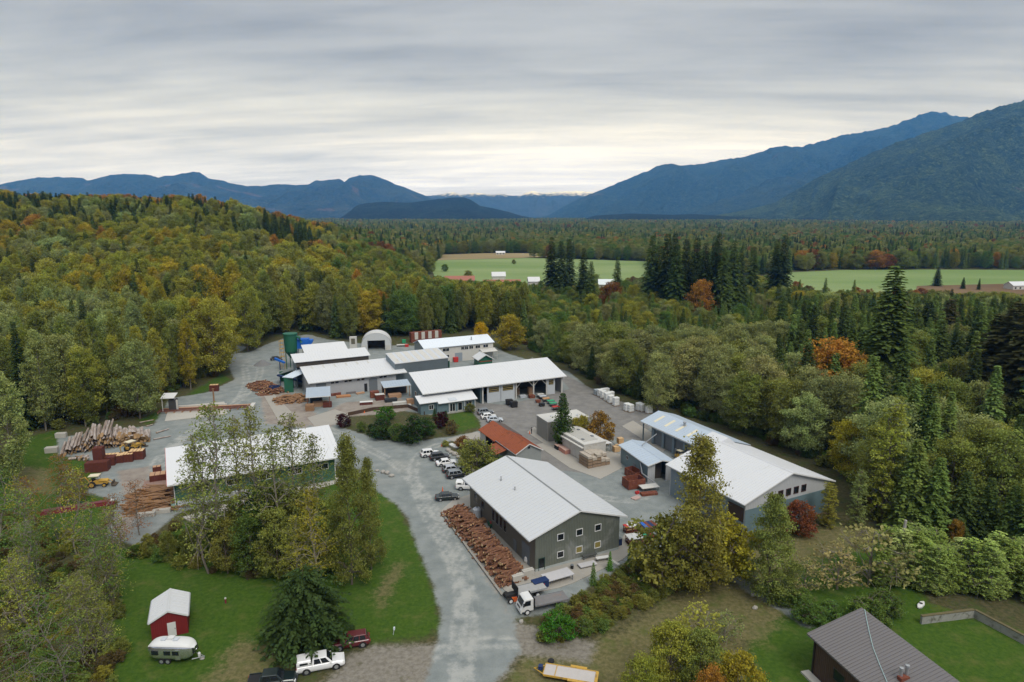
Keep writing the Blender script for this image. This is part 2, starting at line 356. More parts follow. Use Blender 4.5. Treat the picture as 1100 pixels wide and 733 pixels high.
def ground_material():
    m = bpy.data.materials.new('ground_cover'); m.use_nodes = True; t = NT(m.node_tree); bs = t.n['Principled BSDF']
    g = t.new('ShaderNodeNewGeometry'); P = g.outputs['Position']
    A = lambda n: t.new('ShaderNodeAttribute', attribute_name=n).outputs['Fac']
    nb = t.noise(P, .06, 4, .6); nm = t.noise(P, .35, 5, .65); nf = t.noise(P, 1.6, 5, .7); nx = t.noise(P, 7.0, 3, .7)
    edge = t.math('ADD', t.math('MULTIPLY', t.math('SUBTRACT', nm, .5), 4.5), t.math('MULTIPLY', t.math('SUBTRACT', nf, .5), 2.5))
    edge = t.math('ADD', edge, t.math('MULTIPLY', t.math('SUBTRACT', nx, .5), 1.2))
    M = lambda n, k=1.0, w=.5: t.ramp(t.math('ADD', A(n), t.math('MULTIPLY', edge, k)), -w, w)
    rough = t.mix(t.ramp(nf, .3, .7), (.042, .046, .016, 1), (.105, .090, .045, 1))
    rough = t.mix(t.ramp(nm, .45, .7), rough, (.055, .075, .020, 1))
    lawn = t.mix(t.ramp(nf, .3, .72), (.028, .070, .006, 1), (.062, .108, .012, 1))
    lawn = t.mix(t.math('MULTIPLY', t.ramp(nm, .50, .74), .75), lawn, (.105, .112, .030, 1))
    lawn = t.mix(t.math('MULTIPLY', t.ramp(nx, .55, .8), .35), lawn, (.16, .15, .06, 1))
    dry = t.mix(t.ramp(nf, .3, .7), (.085, .085, .030, 1), (.17, .145, .07, 1))
    dry = t.mix(t.math('MULTIPLY', t.ramp(nm, .5, .72), .8), dry, (.075, .10, .022, 1))
    gr = t.mix(t.ramp(nm, .25, .75), (.165, .188, .187, 1), (.252, .272, .264, 1))
    gr = t.mix(t.math('MULTIPLY', t.ramp(nb, .5, .68), .3), gr, (.34, .33, .30, 1))
    gr = t.mix(t.math('MULTIPLY', t.ramp(nx, .45, .8), .35), gr, (.37, .385, .37, 1))
    gr = t.mix(t.math('MULTIPLY', t.ramp(nf, .62, .8), .45), gr, (.13, .12, .10, 1))
    trk_ = t.math('MULTIPLY', t.ramp(t.math('ADD', A('drive'), t.math('MULTIPLY', t.math('SUBTRACT', nf, .5), 1.6)), .75, .05), t.ramp(nm, .32, .6))
    gr = t.mix(t.math('MULTIPLY', trk_, .7), gr, (.40, .40, .375, 1))
    grit = t.noise(P, 22.0, 2, .8)
    gr = t.mix(t.math('MULTIPLY', t.ramp(grit, .50, .72), .45), gr, (.12, .13, .125, 1))
    litter = t.math('MULTIPLY', t.ramp(t.noise(P, 13.0, 2, .8), .66, .74), t.ramp(nb, .42, .60))
    gr = t.mix(t.math('MULTIPLY', litter, .6), gr, (.20, .12, .05, 1)); lawn = t.mix(t.math('MULTIPLY', litter, .7), lawn, (.24, .17, .06, 1)); dry = t.mix(t.math('MULTIPLY', litter, .6), dry, (.26, .14, .05, 1))
    asph = t.mix(t.ramp(nm, .3, .7), (.165, .160, .152, 1), (.225, .217, .205, 1))
    asph = t.mix(t.math('MULTIPLY', t.ramp(nf, .55, .8), .5), asph, (.14, .135, .125, 1))
    dirt = t.mix(t.ramp(nm, .3, .7), (.22, .185, .16, 1), (.30, .27, .235, 1))
    dirt = t.mix(t.math('MULTIPLY', t.ramp(nf, .55, .75), .6), dirt, (.18, .125, .09, 1))
    trk = t.mix(t.ramp(nf, .3, .7), (.15, .135, .11, 1), (.25, .23, .195, 1))
    trk = t.mix(t.math('MULTIPLY', t.ramp(nm, .56, .72), .8), trk, (.095, .085, .04, 1))
    c = t.mix(M('lawn', 1.0, .9), rough, lawn)
    c = t.mix(M('dry', 1.6, 1.4), c, dry)
    c = t.mix(M('track', .7, .8), c, trk)
    c = t.mix(M('gravel', .45, .5), c, gr)
    c = t.mix(M('asphalt', .25, .4), c, asph)
    c = t.mix(M('dirt', .5, .6), c, dirt)
    t.put(bs.inputs['Base Color'], c); bs.inputs['Roughness'].default_value = .95; bs.inputs['Specular IOR Level'].default_value = .15
    hgt = t.math('ADD', t.math('MULTIPLY', nf, .25), t.math('MULTIPLY', nx, .10))
    b = t.new('ShaderNodeBump'); b.inputs['Distance'].default_value = .6; b.inputs['Strength'].default_value = .6
    t.put(b.inputs['Height'], hgt); t.l.new(b.outputs[0], bs.inputs['Normal'])
    return m
GROUND = ground_material()

def pl_dist(P, pl):
    best = np.full(len(P), 1e9)
    for a, b_ in zip(pl[:-1], pl[1:]):
        e = b_ - a; t = np.clip(((P - a) @ e) / (e @ e + 1e-9), 0, 1); best = np.minimum(best, np.hypot(P[:, 0] - a[0] - t * e[0], P[:, 1] - a[1] - t * e[1]))
    return best
def smooth_pl(pts):
    G = gpoly(pts)
    for _ in range(3):
        Q = [G[0]]
        for a, b_ in zip(G[:-1], G[1:]): Q += [a * .75 + b_ * .25, a * .25 + b_ * .75]
        G = np.array(Q + [G[-1]])
    return G
DRIVES = [smooth_pl(q) for q in ([(496, 800), (497, 720), (508, 650), (492, 595), (466, 548), (443, 515), (420, 494), (395, 482), (372, 468), (330, 452)],
    [(500, 800), (490, 690), (500, 640), (480, 590), (452, 540), (440, 505), (455, 482), (500, 470), (540, 470), (560, 455)], [(420, 800), (440, 712), (500, 690), (560, 690), (640, 700)],
    [(130, 570), (150, 520), (190, 470), (250, 440), (268, 410), (258, 385), (238, 362)], [(160, 520), (200, 462), (262, 430), (285, 395), (262, 380)], [(600, 520), (640, 535), (700, 540), (690, 500), (640, 470)])]
def zones(P):
    d = {}
    cl = lambda v: np.clip(v, -8, 8)
    gv = sdist(P, G_GRAVEL); isl = np.maximum(sdist(P, G_ISLAND), sdist(P, G_PARKBED))
    d['gravel'] = cl(np.maximum(np.minimum(gv, -isl), sdist(P, G_PATH) * 1.0))
    d['lawn'] = cl(np.max([sdist(P, q) for q in G_LAWNS], axis=0))
    d['dry'] = cl(np.max([sdist(P, q) for q in G_DRY], axis=0))
    d['track'] = cl(sdist(P, G_TRACK)); d['asphalt'] = cl(np.minimum(sdist(P, G_ASPH), -isl))
    d['dirt'] = cl(np.max([sdist(P, G_DIRT), sdist(P, G_DIRT2), sdist(P, G_MUD) - 1.2, sdist(P, G_MUD2) - .9], axis=0))
    d['drive'] = np.clip(np.min([np.where(pl_dist(P, q) < 5, np.abs(pl_dist(P, q) - .85), 5) for q in DRIVES], axis=0), 0, 4)
    return d
def grid_mesh(name, xs, ys, sel=None, zf=None, attrs=True):
    X, Y = np.meshgrid(xs, ys); P = np.stack([X.ravel(), Y.ravel()], 1); nx = len(xs); ny = len(ys)
    Z = zf(P[:, 0], P[:, 1]) if zf else np.zeros(len(P))
    i, j = np.meshgrid(np.arange(nx - 1), np.arange(ny - 1)); a = (j * nx + i).ravel()
    F = np.stack([a, a + 1, a + nx + 1, a + nx], 1)
    d = zones(P) if attrs else {}
    res = []
    C = (P[F[:, 0]] + P[F[:, 2]]) / 2
    masks = sel(C) if sel else [(name, np.ones(len(F), bool))]
    for nm, k in masks:
        Fk = F[k]; used, inv = np.unique(Fk.ravel(), return_inverse=True)
        me = bpy.data.meshes.new(nm); me.vertices.add(len(used))
        me.vertices.foreach_set('co', np.stack([P[used, 0], P[used, 1], Z[used]], 1).astype(np.float32).ravel())
        me.loops.add(Fk.size); me.loops.foreach_set('vertex_index', inv.astype(np.int32).ravel())
        me.polygons.add(len(Fk)); me.polygons.foreach_set('loop_start', np.arange(0, Fk.size, 4, dtype=np.int32)); me.update(calc_edges=True)
        me.materials.append(GROUND)
        for kk, v in d.items():
            at_ = me.attributes.new(kk, 'FLOAT', 'POINT'); at_.data.foreach_set('value', v[used].astype(np.float32))
        if zf: me.polygons.foreach_set('use_smooth', [True] * len(Fk))
        o = bpy.data.objects.new(nm, me); COL.objects.link(o); o['kind'] = 'structure'; res.append(o)
    return res
GX0, GX1, GY0, GY1 = -150.0, 130.0, 40.0, 232.0
def split(C):
    g = np.minimum(sdist(C, G_GRAVEL), -np.maximum(sdist(C, G_ISLAND), sdist(C, G_PARKBED))); a = np.minimum(sdist(C, G_ASPH), g)
    tr = np.minimum(sdist(C, G_TRACK), -g); pa = np.minimum(sdist(C, G_PATH), -g)
    ma = a > 0; mg = (g > 0) & ~ma; mt = (tr > 0) & ~mg & ~ma; mp = (pa > 0) & ~mg & ~ma & ~mt
    return [('asphalt_yard', ma), ('gravel_road', mg), ('dirt_track', mt), ('footpath', mp), ('ground', ~(ma | mg | mt | mp))]
grid_mesh('ground', np.linspace(GX0, GX1, 401), np.linspace(GY0, GY1, 275), split)
def axis(lo, a, b, hi, mid, n):
    g = lambda k: (np.linspace(0, 1, k) ** 2.6)
    return np.concatenate([a - (a - lo) * g(n)[::-1], np.linspace(a, b, mid)[1:-1], b + (hi - b) * g(n)])
oxs = axis(-13000, GX0, GX1, 13000, 40, 60); oys = axis(-300, GY0, GY1, 15000, 30, 80)
def outer(C):
    inside = (C[:, 0] > GX0) & (C[:, 0] < GX1) & (C[:, 1] > GY0) & (C[:, 1] < GY1)
    return [('valley_floor', ~inside)]
grid_mesh('valley_floor', oxs, oys, outer, hill)

# concrete slabs, real thickness
def slab(name, pts, z, m, thick=.12, xy=False):
    P = [at(*p) if not xy else Vector((*p, 0)) for p in pts]; n = len(P)
    vs = [(p.x, p.y, z - thick) for p in P] + [(p.x, p.y, z) for p in P]
    if sum(P[i].x * P[(i + 1) % n].y - P[(i + 1) % n].x * P[i].y for i in range(n)) < 0: vs = vs[:n][::-1] + vs[n:][::-1]
    mb = MB(); mb.add(vs, [tuple(range(n - 1, -1, -1)), tuple(range(n, 2 * n))] + [(i, (i + 1) % n, (i + 1) % n + n, i + n) for i in range(n)])
    o = mb.build(name, m); o['kind'] = 'structure'; return o
slab('concrete_slab', [(474, 549), (486, 538), (512, 529), (560, 575), (580, 600), (668, 580), (677, 560), (688, 562), (703, 575), (668, 602), (615, 627), (600, 632), (575, 637), (557, 645), (548, 640), (528, 622)], .10, CONCRETE)
slab('concrete_slab', [(566, 465), (574, 459), (592, 474), (586, 478)], .12, CONCRETE)
slab('concrete_slab', [(576, 478), (612, 503), (645, 515), (668, 503), (666, 488), (640, 482), (610, 470)], .06, CONCRETE)
slab('concrete_slab', [(278, 416), (285, 414), (318, 448), (300, 454)], .10, CONCRETE)
slab('concrete_slab', [(330, 449), (360, 440), (377, 446), (366, 456), (338, 458)], .05, CONCRETE)
slab('concrete_slab', [(680, 452), (720, 478), (712, 486), (668, 458)], .05, CONCRETE)
slab('concrete_slab', [(480, 472), (512, 464), (524, 470), (505, 480)], .05, CONCRETE)
slab('saw_slab', [(177, 453), (244, 445), (241, 432), (188, 437), (180, 443)], .14, PALECONC)

# fields across the valley
def field_mat(name, a, b, sc_):
    m = bpy.data.materials.new(name); m.use_nodes = True; t = NT(m.node_tree); bs = t.n['Principled BSDF']
    P = t.new('ShaderNodeNewGeometry').outputs['Position']
    t.put(bs.inputs['Base Color'], t.mix(t.ramp(t.noise(t.vmath('MULTIPLY', P, (.3, 1, 1)), sc_, 5, .6), .3, .72), (*a, 1), (*b, 1)))
    bs.inputs['Roughness'].default_value = .95; bs.inputs['Specular IOR Level'].default_value = .1; return m
HAY = field_mat('hay_grass', (.15, .225, .075), (.225, .285, .125), .012)
STUB = field_mat('dry_stubble', (.24, .19, .10), (.34, .28, .16), .01)
BOG = field_mat('brown_field', (.12, .075, .045), (.19, .13, .07), .012)
def field(name, pts, m, z):
    P = [at(*p) for p in pts]; mb = MB(); mb.add([(p.x, p.y, z) for p in P][::-1], [tuple(range(len(P)))]); o = mb.build(name, m)
    if o.data.polygons[0].normal.z < 0: o.data.flip_normals()
    o['kind'] = 'structure'
F1 = [(462, 286), (470, 280), (560, 277), (694, 281), (712, 300), (640, 312), (540, 312), (470, 305)]
F1B = [(470, 280), (476, 274), (520, 272.5), (590, 272.5), (592, 276.5), (560, 277.6)]
F2 = [(838, 297), (850, 293), (905, 290.5), (1000, 290), (1180, 291), (1180, 308), (1000, 311), (990, 318), (900, 322), (840, 318)]
F2B = [(985, 308), (1180, 303), (1180, 330), (980, 326)]
field('hay_field', F1, HAY, .25); field('hay_field', F2, HAY, .25); field('stubble_field', F1B, STUB, .5); field('bog_field', F2B, BOG, .5)

# ------------------------------------------------------------------ mountains
def mountain_mat(name, dark, light, bare, snow=None, scale=.0022, bare_amt=.62):
    m = bpy.data.materials.new(name); m.use_nodes = True; t = NT(m.node_tree); bs = t.n['Principled BSDF']
    P = t.new('ShaderNodeNewGeometry').outputs['Position']
    n1 = t.noise(P, scale, 6, .6, .6); n2 = t.noise(P, scale * 9, 5, .65); n3 = t.noise(P, scale * .5, 4, .55, 1.0)
    c = t.mix(t.ramp(n2, .3, .7), (*dark, 1), (*light, 1))
    c = t.mix(t.math('MULTIPLY', t.ramp(n1, .5, .62), .5), c, tuple(x * 1.5 for x in light) + (1,))
    c = t.mix(t.math('MULTIPLY', t.ramp(n3, bare_amt, bare_amt + .05), .8), c, (*bare, 1))
    sp = t.noise(P, .10, 3, .7); c = t.mix(t.math('MULTIPLY', t.ramp(sp, .42, .62), .75), c, tuple(x * .35 for x in dark) + (1,))
    sp2 = t.noise(P, .035, 4, .7); c = t.mix(t.math('MULTIPLY', t.ramp(sp2, .52, .68), .55), c, tuple(x * 1.9 for x in light) + (1,))
    if snow:
        z = t.new('ShaderNodeSeparateXYZ'); t.put(z.inputs[0], P)
        zz = t.math('ADD', z.outputs[2], t.math('MULTIPLY', t.math('SUBTRACT', n2, .5), 260))
        c = t.mix(t.ramp(zz, snow, snow + 90), c, (.95, .95, .95, 1))
    t.put(bs.inputs['Base Color'], c); bs.inputs['Roughness'].default_value = .95; bs.inputs['Specular IOR Level'].default_value = .05
    b = t.new('ShaderNodeBump'); b.inputs['Distance'].default_value = 55; b.inputs['Strength'].default_value = 1.0
    t.put(b.inputs['Height'], t.noise(P, scale * 11, 4, .7)); t.l.new(b.outputs[0], bs.inputs['Normal'])
    return m
def mountain(name, ridge, D, depth, m, rough=.10, seed=0, nx=340, ny=90, front=None):
    """a range whose crest line, seen from the drone, follows RIDGE (photo pixels) at distance D; slopes come down DEPTH metres towards us and behind"""
    rx = np.array([p[0] for p in ridge], float); ry = np.array([p[1] for p in ridge], float)
    px = np.linspace(rx[0], rx[-1], nx); py = np.interp(px, rx, ry)
    fr = np.full(nx, depth) if front is None else np.interp(px, *front)
    vs = []; 
    for j in range(ny + 12):
        for i in range(nx):
            v = (366.5 - py[i]) / FPX; u = (px[i] - 550) / FPX
            d = Vector((u, _c + v * _s, -_s + v * _c)); d = d / d.y
            top = max(CAM_H + d.z * D, 0) * (1 + .022 * mnoise.fractal(Vector((i * 90.0 / nx, seed, 0)), .8, 2.0, 4))
            if j <= ny: t = j / ny; y = D - fr[i] * (1 - t)            # front slope
            else: t = 1 - (j - ny) / 11.0; y = D + fr[i] * .8 * (1 - t)
            x = d.x * D + (d.x * (y - D)) * .6
            nz = mnoise.fractal(Vector((x / (fr[i] * .32), y / (fr[i] * .5), seed)), .9, 2.0, 6)
            rid = abs(mnoise.noise(Vector((x / (fr[i] * .22), y / (fr[i] * .9), seed + 9)))) - .2
            s = t ** 1.15
            env = math.sin(math.pi * min(t, 1)) 
            z = top * (s + rough * env * (nz * 1.3 - rid * 1.9 + .35 * mnoise.fractal(Vector((x / (fr[i] * .09), y / (fr[i] * .14), seed + 3)), .8, 2.0, 4)))
            if t > .93: z = min(z, top * 1.0)
            vs.append((x, y, max(z, -2) if t > 0 else -4))
    me = bpy.data.meshes.new(name); ntot = ny + 12; fs = [(j * nx + i, j * nx + i + 1, (j + 1) * nx + i + 1, (j + 1) * nx + i) for j in range(ntot - 1) for i in range(nx - 1)]
    me.from_pydata(vs, [], fs); me.update(); me.materials.append(m); me.polygons.foreach_set('use_smooth', [True] * len(fs))
    o = bpy.data.objects.new(name, me); COL.objects.link(o); o['kind'] = 'structure'; return o
MT1 = mountain_mat('near_forest_slope', (.018, .036, .018), (.078, .112, .046), (.15, .11, .085), scale=.0030, bare_amt=.66)
MT2 = mountain_mat('forest_slope', (.014, .026, .022), (.045, .064, .044), (.12, .09, .08), scale=.0022, bare_amt=.64)
MT3 = mountain_mat('far_slope', (.015, .024, .022), (.045, .055, .042), (.14, .10, .08), scale=.0016, bare_amt=.60)
MT4 = mountain_mat('snow_slope', (.03, .035, .04), (.05, .055, .06), (.2, .2, .2), snow=380, scale=.0012)
HILLM = mountain_mat('hill_forest', (.018, .03, .022), (.035, .05, .03), (.10, .075, .04), scale=.004, bare_amt=.68)
R1 = [(740, 236), (800, 226), (832, 218), (850, 207), (880, 190), (905, 179), (930, 167), (960, 154.5), (985, 146), (1000, 141), (1022, 134), (1040, 127), (1056, 120), (1075, 114), (1090, 111), (1100, 108), (1130, 101), (1180, 93), (1260, 100), (1400, 140), (1500, 200)]
R2 = [(560, 240), (590, 231), (604, 223), (622, 213.5), (645, 204.5), (670, 194), (690, 186), (705, 179.5), (712, 176.5), (722, 176), (732, 178), (752, 176.5), (775, 172), (800, 168.5), (818, 163), (828, 159), (838, 157), (852, 158), (866, 156.5), (878, 153), (890, 150), (905, 145), (925, 142.5), (945, 138.5), (965, 133), (980, 127), (990, 122.5), (1000, 120), (1012, 121), (1022, 124), (1040, 126), (1080, 130), (1140, 150), (1260, 200)]
RC = [(352, 242), (368, 236), (374, 229), (382, 221.5), (392, 218.5), (410, 217), (440, 218), (455, 216), (470, 214), (484, 212.5), (498, 212), (506, 215), (516, 221.5), (530, 224), (545, 227.5), (560, 232), (590, 237), (620, 241)]
L1 = [(-220, 215), (-120, 206), (-40, 204), (0, 199.5), (20, 194), (40, 191), (62, 190.5), (88, 191), (94, 194), (104, 192), (118, 188), (140, 187), (158, 187.5), (170, 191), (180, 189), (196, 187), (208, 184.2), (214, 185), (224, 192), (236, 193.5), (250, 197.5), (266, 200), (280, 200), (300, 197.8), (318, 199), (332, 198), (340, 194), (354, 193.5), (364, 192.2), (370, 195.5), (376, 191), (386, 188.2), (398, 188.5), (408, 190.5), (420, 196), (436, 202), (452, 208.5), (470, 216), (500, 226), (530, 236), (580, 242)]
L4 = [(400, 216), (440, 212), (455, 211), (470, 209.5), (480, 207.5), (488, 206.5), (496, 209.5), (506, 207.5), (514, 207), (522, 209), (532, 209), (540, 208.2), (552, 210.5), (560, 210), (566, 206.5), (574, 205.2), (582, 207.5), (590, 207), (604, 205.8), (622, 205.5), (640, 207), (680, 214), (760, 225)]
mountain('mountain', R1, 5000, 2900, MT1, .19, 1, front=([740, 900, 1100, 1500], [600, 2100, 2900, 2900]))
mountain('mountain', R2, 9600, 3900, MT2, .19, 5, front=([560, 640, 800, 1260], [1000, 2700, 3900, 3900]))
mountain('hill', RC, 5200, 1200, HILLM, .08, 9, nx=140, ny=40)
mountain('mountain', L1, 9800, 3000, MT3, .20, 13)
mountain('mountain', L4, 13000, 1900, MT4, .10, 21, ny=40)
# low wooded rises at the foot of the slopes
mountain('foothill', [(590, 242), (625, 236), (640, 231.5), (680, 229.5), (720, 231), (745, 230), (790, 233), (850, 236), (960, 238), (1100, 240)], 4300, 900, HILLM, .10, 31, nx=140, ny=30)
mountain('foothill', [(800, 240), (880, 233), (960, 230), (1040, 229), (1120, 228), (1300, 226)], 3900, 900, HILLM, .10, 33, nx=120, ny=30)

# ------------------------------------------------------------------ haze: one closed box of clear, faintly blue air
def haze():
    mb = MB(); mb.box(-13500, 13500, -400, 15400, -6, 1750)
    m = bpy.data.materials.new('haze_air'); m.use_nodes = True; t = NT(m.node_tree); t.n.clear()
    o = t.new('ShaderNodeOutputMaterial'); pvn = t.new('ShaderNodeVolumePrincipled')
    pvn.inputs['Color'].default_value = (.10, .38, 1.0, 1); pvn.inputs['Absorption Color'].default_value = (1, 1, 1, 1)
    pvn.inputs['Density'].default_value = HAZE_D; pvn.inputs['Density Attribute'].default_value = ''; pvn.inputs['Anisotropy'].default_value = 0.0
    pvn.inputs['Temperature Attribute'].default_value = ''; pvn.inputs['Color Attribute'].default_value = ''
    t.l.new(pvn.outputs[0], o.inputs['Volume'])
    try: m.cycles.homogeneous_volume = True
    except Exception: pass
    ob = mb.build('haze', m); ob['kind'] = 'stuff'
HAZE_D = 1 / 15000.0
haze()
# ------------------------------------------------------------------ plant prototypes (shared meshes)
def orient_quads(C, size, rs, up=.35, asp=1.0):
    """leaf quads at centres C with random orientation, biased to face up"""
    n = len(C); nrm = rs.normal(size=(n, 3)); nrm[:, 2] = np.abs(nrm[:, 2]) + up; nrm /= np.linalg.norm(nrm, axis=1)[:, None]
    a = np.cross(nrm, rs.normal(size=(n, 3))); a /= np.linalg.norm(a, axis=1)[:, None] + 1e-9; b = np.cross(nrm, a)
    s = (size * rs.uniform(.6, 1.3, n))[:, None]
    a = a * s; b = b * s * asp
    return np.stack([C - a, C - b * .8, C + a, C + b * .8], 1)
def broadleaf(name, seed, H, Rr, base, shape, nl, ncl, nleaf, ls, lobe=.22, mats=None, bark=None, trunk_r=.25, up=.35, wander=.3, vert=.85):
    rs = np.random.RandomState(seed); rr = random.Random(seed)
    mb = MB(); pts = []; off = Vector((0, 0, 0))
    for i in range(9):
        t = i / 8; pts.append(Vector((0, 0, t * H * .93)) + off); off += Vector((rr.uniform(-1, 1), rr.uniform(-1, 1), 0)) * wander * H * .02
    mb.tube(pts, [trunk_r * (1 - .9 * i / 8) + .02 for i in range(9)], 7)
    lob = []
    for i in range(nl):
        t = base + (1 - base) * ((i + rs.uniform(.2, .8)) / nl); a = i * 2.399 + rs.uniform(-.5, .5)
        r = Rr * shape((t - base) / (1 - base)) * rs.uniform(.45, .88)
        c = np.array([r * math.cos(a), r * math.sin(a), t * H]); k = min(8, int(t / .93 * 8)); trp = pts[max(0, k)]
        c[:2] += np.array(trp[:2]) * .7
        lob.append((c, Rr * lobe * rs.uniform(.75, 1.25) * (.55 + .45 * shape((t - base) / (1 - base)))))
        t0 = max(.08, t - r / H * rs.uniform(.5, .95)); kk = t0 / .93 * 8; k0 = min(7, int(kk)); p0 = pts[k0].lerp(pts[k0 + 1], kk - k0)
        mid = p0.lerp(Vector(c), .5) + Vector((rr.uniform(-.3, .3), rr.uniform(-.3, .3), .3 + rr.uniform(0, .4)))
        mb.tube([p0, mid, Vector(c)], [trunk_r * .32 * (1 - t0 * .6) + .03, trunk_r * .2 + .02, .025], 4, False)
        for q in range(3):
            e = Vector(c) + Vector(rs.normal(size=3)) * lob[-1][1] * .8
            mb.tube([mid.lerp(Vector(c), rr.uniform(.3, .9)), e], [.035, .012], 3, False)
    CL = []; TN = []
    for c, s in lob:
        k = max(3, int(ncl / nl)); pp = rs.normal(size=(k, 3)); pp /= np.linalg.norm(pp, axis=1)[:, None] + 1e-9
        pp *= (rs.uniform(.35, 1.1, k) ** .6)[:, None] * s * np.array([1.25, 1.25, .85]) * (np.array([.72, .72, 2.1]) if vert > 1 else 1)
        CL.append(c + pp); TN.append(np.full(k, rs.uniform(.3, .7)) + rs.normal(size=k) * .12)
    CL = np.concatenate(CL); TN = np.concatenate(TN); k = max(2, int(nleaf / len(CL)))
    L = np.repeat(CL, k, 0) + rs.normal(size=(len(CL) * k, 3)) * np.array([1, 1, .6]) * Rr * .075
    T = np.clip(np.repeat(TN, k) + rs.normal(size=len(L)) * .16, 0, 1)
    L[:, 2] = np.maximum(L[:, 2], .3)
    Q = orient_quads(L, np.full(len(L), ls), rs, up)
    return dict(crown=quads_mesh('crown', Q, LEAF, T), crown_s=quads_mesh('crown', Q, LEAF_S, T), trunk=mb.mesh('trunk', bark or TRUNK), H=H)
def conifer(name, seed, H, Rr, levels, nb, ns, sl=.8, droop=.35, base=.06, power=.85, sparse=0.0, trunk_r=.3, wide=.26, dome=False):
    rs = np.random.RandomState(seed); Q = []; T = []
    mb = MB(); mb.tube([(0, 0, 0), (0, 0, H * .5), (0, 0, H * .985)], [trunk_r, trunk_r * .6, .03], 6)
    for l in range(levels):
        t = base + (1 - base) * (l / levels) ** .92; z0 = t * H; rmax = Rr * (1 - t) ** power * (1 - .35 * max(0, (.12 - t) / .12)) + .12
        if dome: rmax = Rr * math.sqrt(max(0.02, 1 - t ** 2.6)) * (.78 + .22 * min(1, t * 5))
        nbr = max(3, int(nb * (.6 + .4 * (1 - t)))); a0 = rs.uniform(0, 6.28)
        for b in range(nbr):
            if rs.uniform() < sparse: continue
            a = a0 + b * 6.283 / nbr + rs.uniform(-.35, .35); r = rmax * rs.uniform(.62, 1.12); dr = droop * rs.uniform(.6, 1.4) * (1.1 - t * .9)
            tn = np.clip(rs.normal(.5, .16), 0, 1); d = np.array([math.cos(a), math.sin(a), 0]); sd = np.array([-d[1], d[0], 0])
            n = max(3, int(ns * (r / Rr) ** .7 + 1)); S = (np.arange(n) + rs.uniform(.2, .8, n)) / n
            for s in S:
                s = .12 + .88 * s; c = d * r * s + np.array([0, 0, z0 - dr * r * s * s + .22 * r * s * (1 - s)])
                for sg in (-1, 1):
                    L_ = sl * (1.15 - .55 * s) * rs.uniform(.7, 1.3) * (.55 + .45 * (1 - t)); ang = rs.uniform(.35, 1.0)
                    e = d * math.cos(ang) + sd * sg * math.sin(ang); e = e * L_; e[2] = -L_ * rs.uniform(.1, .55)
                    wv = np.cross(e, [0, 0, 1]); wv = wv / (np.linalg.norm(wv) + 1e-9) * L_ * wide; wv[2] += rs.uniform(-.12, .12)
                    Q.append([c, c + e * .5 + wv, c + e, c + e * .5 - wv]); T.append(np.clip(tn + rs.normal() * .12 + (s - .6) * .25, 0, 1))
    Q = np.array(Q); T = np.array(T)
    return dict(crown=quads_mesh('crown', Q, NEEDLE, T), crown_s=quads_mesh('crown', Q, NEEDLE_S, T), trunk=mb.mesh('trunk', TRUNK), H=H)
rnd_sh = lambda t: math.sin(math.pi * min(1, .12 + .86 * t)) ** .55
oval_sh = lambda t: math.sin(math.pi * (.06 + .9 * t) ** .85) ** .8
tall_sh = lambda t: (1 - t) ** .55 * min(1, .35 + t * 3)
col_sh = lambda t: min(1, .5 + 2 * t) * (1 - t) ** .35
PROTO = {
 'alder': [broadleaf('alder', 11 + i, 18, 6.2, .16, rnd_sh, 30, 900, 15000, .185, .30) for i in range(3)],
 'cotton': [broadleaf('cotton', 31 + i, 25, 4.9, .14, oval_sh, 42, 1000, 15000, .19, .27, bark=GREYBARK, vert=1.6, up=.15) for i in range(3)],
 'maple': [broadleaf('maple', 51 + i, 14, 5.6, .14, rnd_sh, 26, 700, 10500, .20, .30) for i in range(2)],
 'birch': [broadleaf('birch', 71 + i, 20, 3.0, .26, tall_sh, 34, 520, 3600, .115, .50, bark=BIRCHBARK, trunk_r=.17, wander=.8) for i in range(3)],
 'bare': [broadleaf('bare', 91 + i, 13, 2.6, .16, tall_sh, 24, 340, 1800, .10, .52, bark=GREYBARK, trunk_r=.09, wander=1.6) for i in range(3)],
 'plume': [broadleaf('plume', 61 + i, 21, 6.0, .04, lambda t: (1 - t) ** .7 * min(1, .62 + t * 2.2) + .03, 48, 1000, 17000, .155, .22, trunk_r=.24) for i in range(2)],
 'poplar': [broadleaf('poplar', 111 + i, 14, 1.7, .04, col_sh, 34, 600, 7500, .105, .50, trunk_r=.12, up=.6) for i in range(2)],
 'shrub': [broadleaf('shrub', 131 + i, 3, 2.0, .12, rnd_sh, 18, 300, 5200, .09, .36, trunk_r=.06) for i in range(3)],
 'orchard': [broadleaf('orchard', 151 + i, 5, 3.0, .22, rnd_sh, 16, 120, 700, .16, .30, bark=GREYBARK, trunk_r=.10) for i in range(2)],
 'fir': [conifer('fir', 171 + i, 30, 5.4, 56, 8, 9, 1.55, .42, wide=.33, power=.78) for i in range(3)],
 'cedar': [conifer('cedar', 191 + i, 22, 4.7, 46, 9, 8, 1.3, .6, base=.03, power=.72, wide=.32) for i in range(2)],
 'spruce': [conifer('spruce', 211, 10, 6.0, 36, 13, 14, .85, .34, base=.02, power=.48, trunk_r=.22, wide=.3, dome=True)],
 'young': [conifer('young', 221 + i, 9, 2.3, 30, 7, 6, .62, .25, base=.03, power=.9, trunk_r=.10) for i in range(2)],
 'arbor': [conifer('arbor', 231, 9.5, 2.0, 46, 11, 5, .55, -.9, base=.02, power=.6, trunk_r=.12)],
}
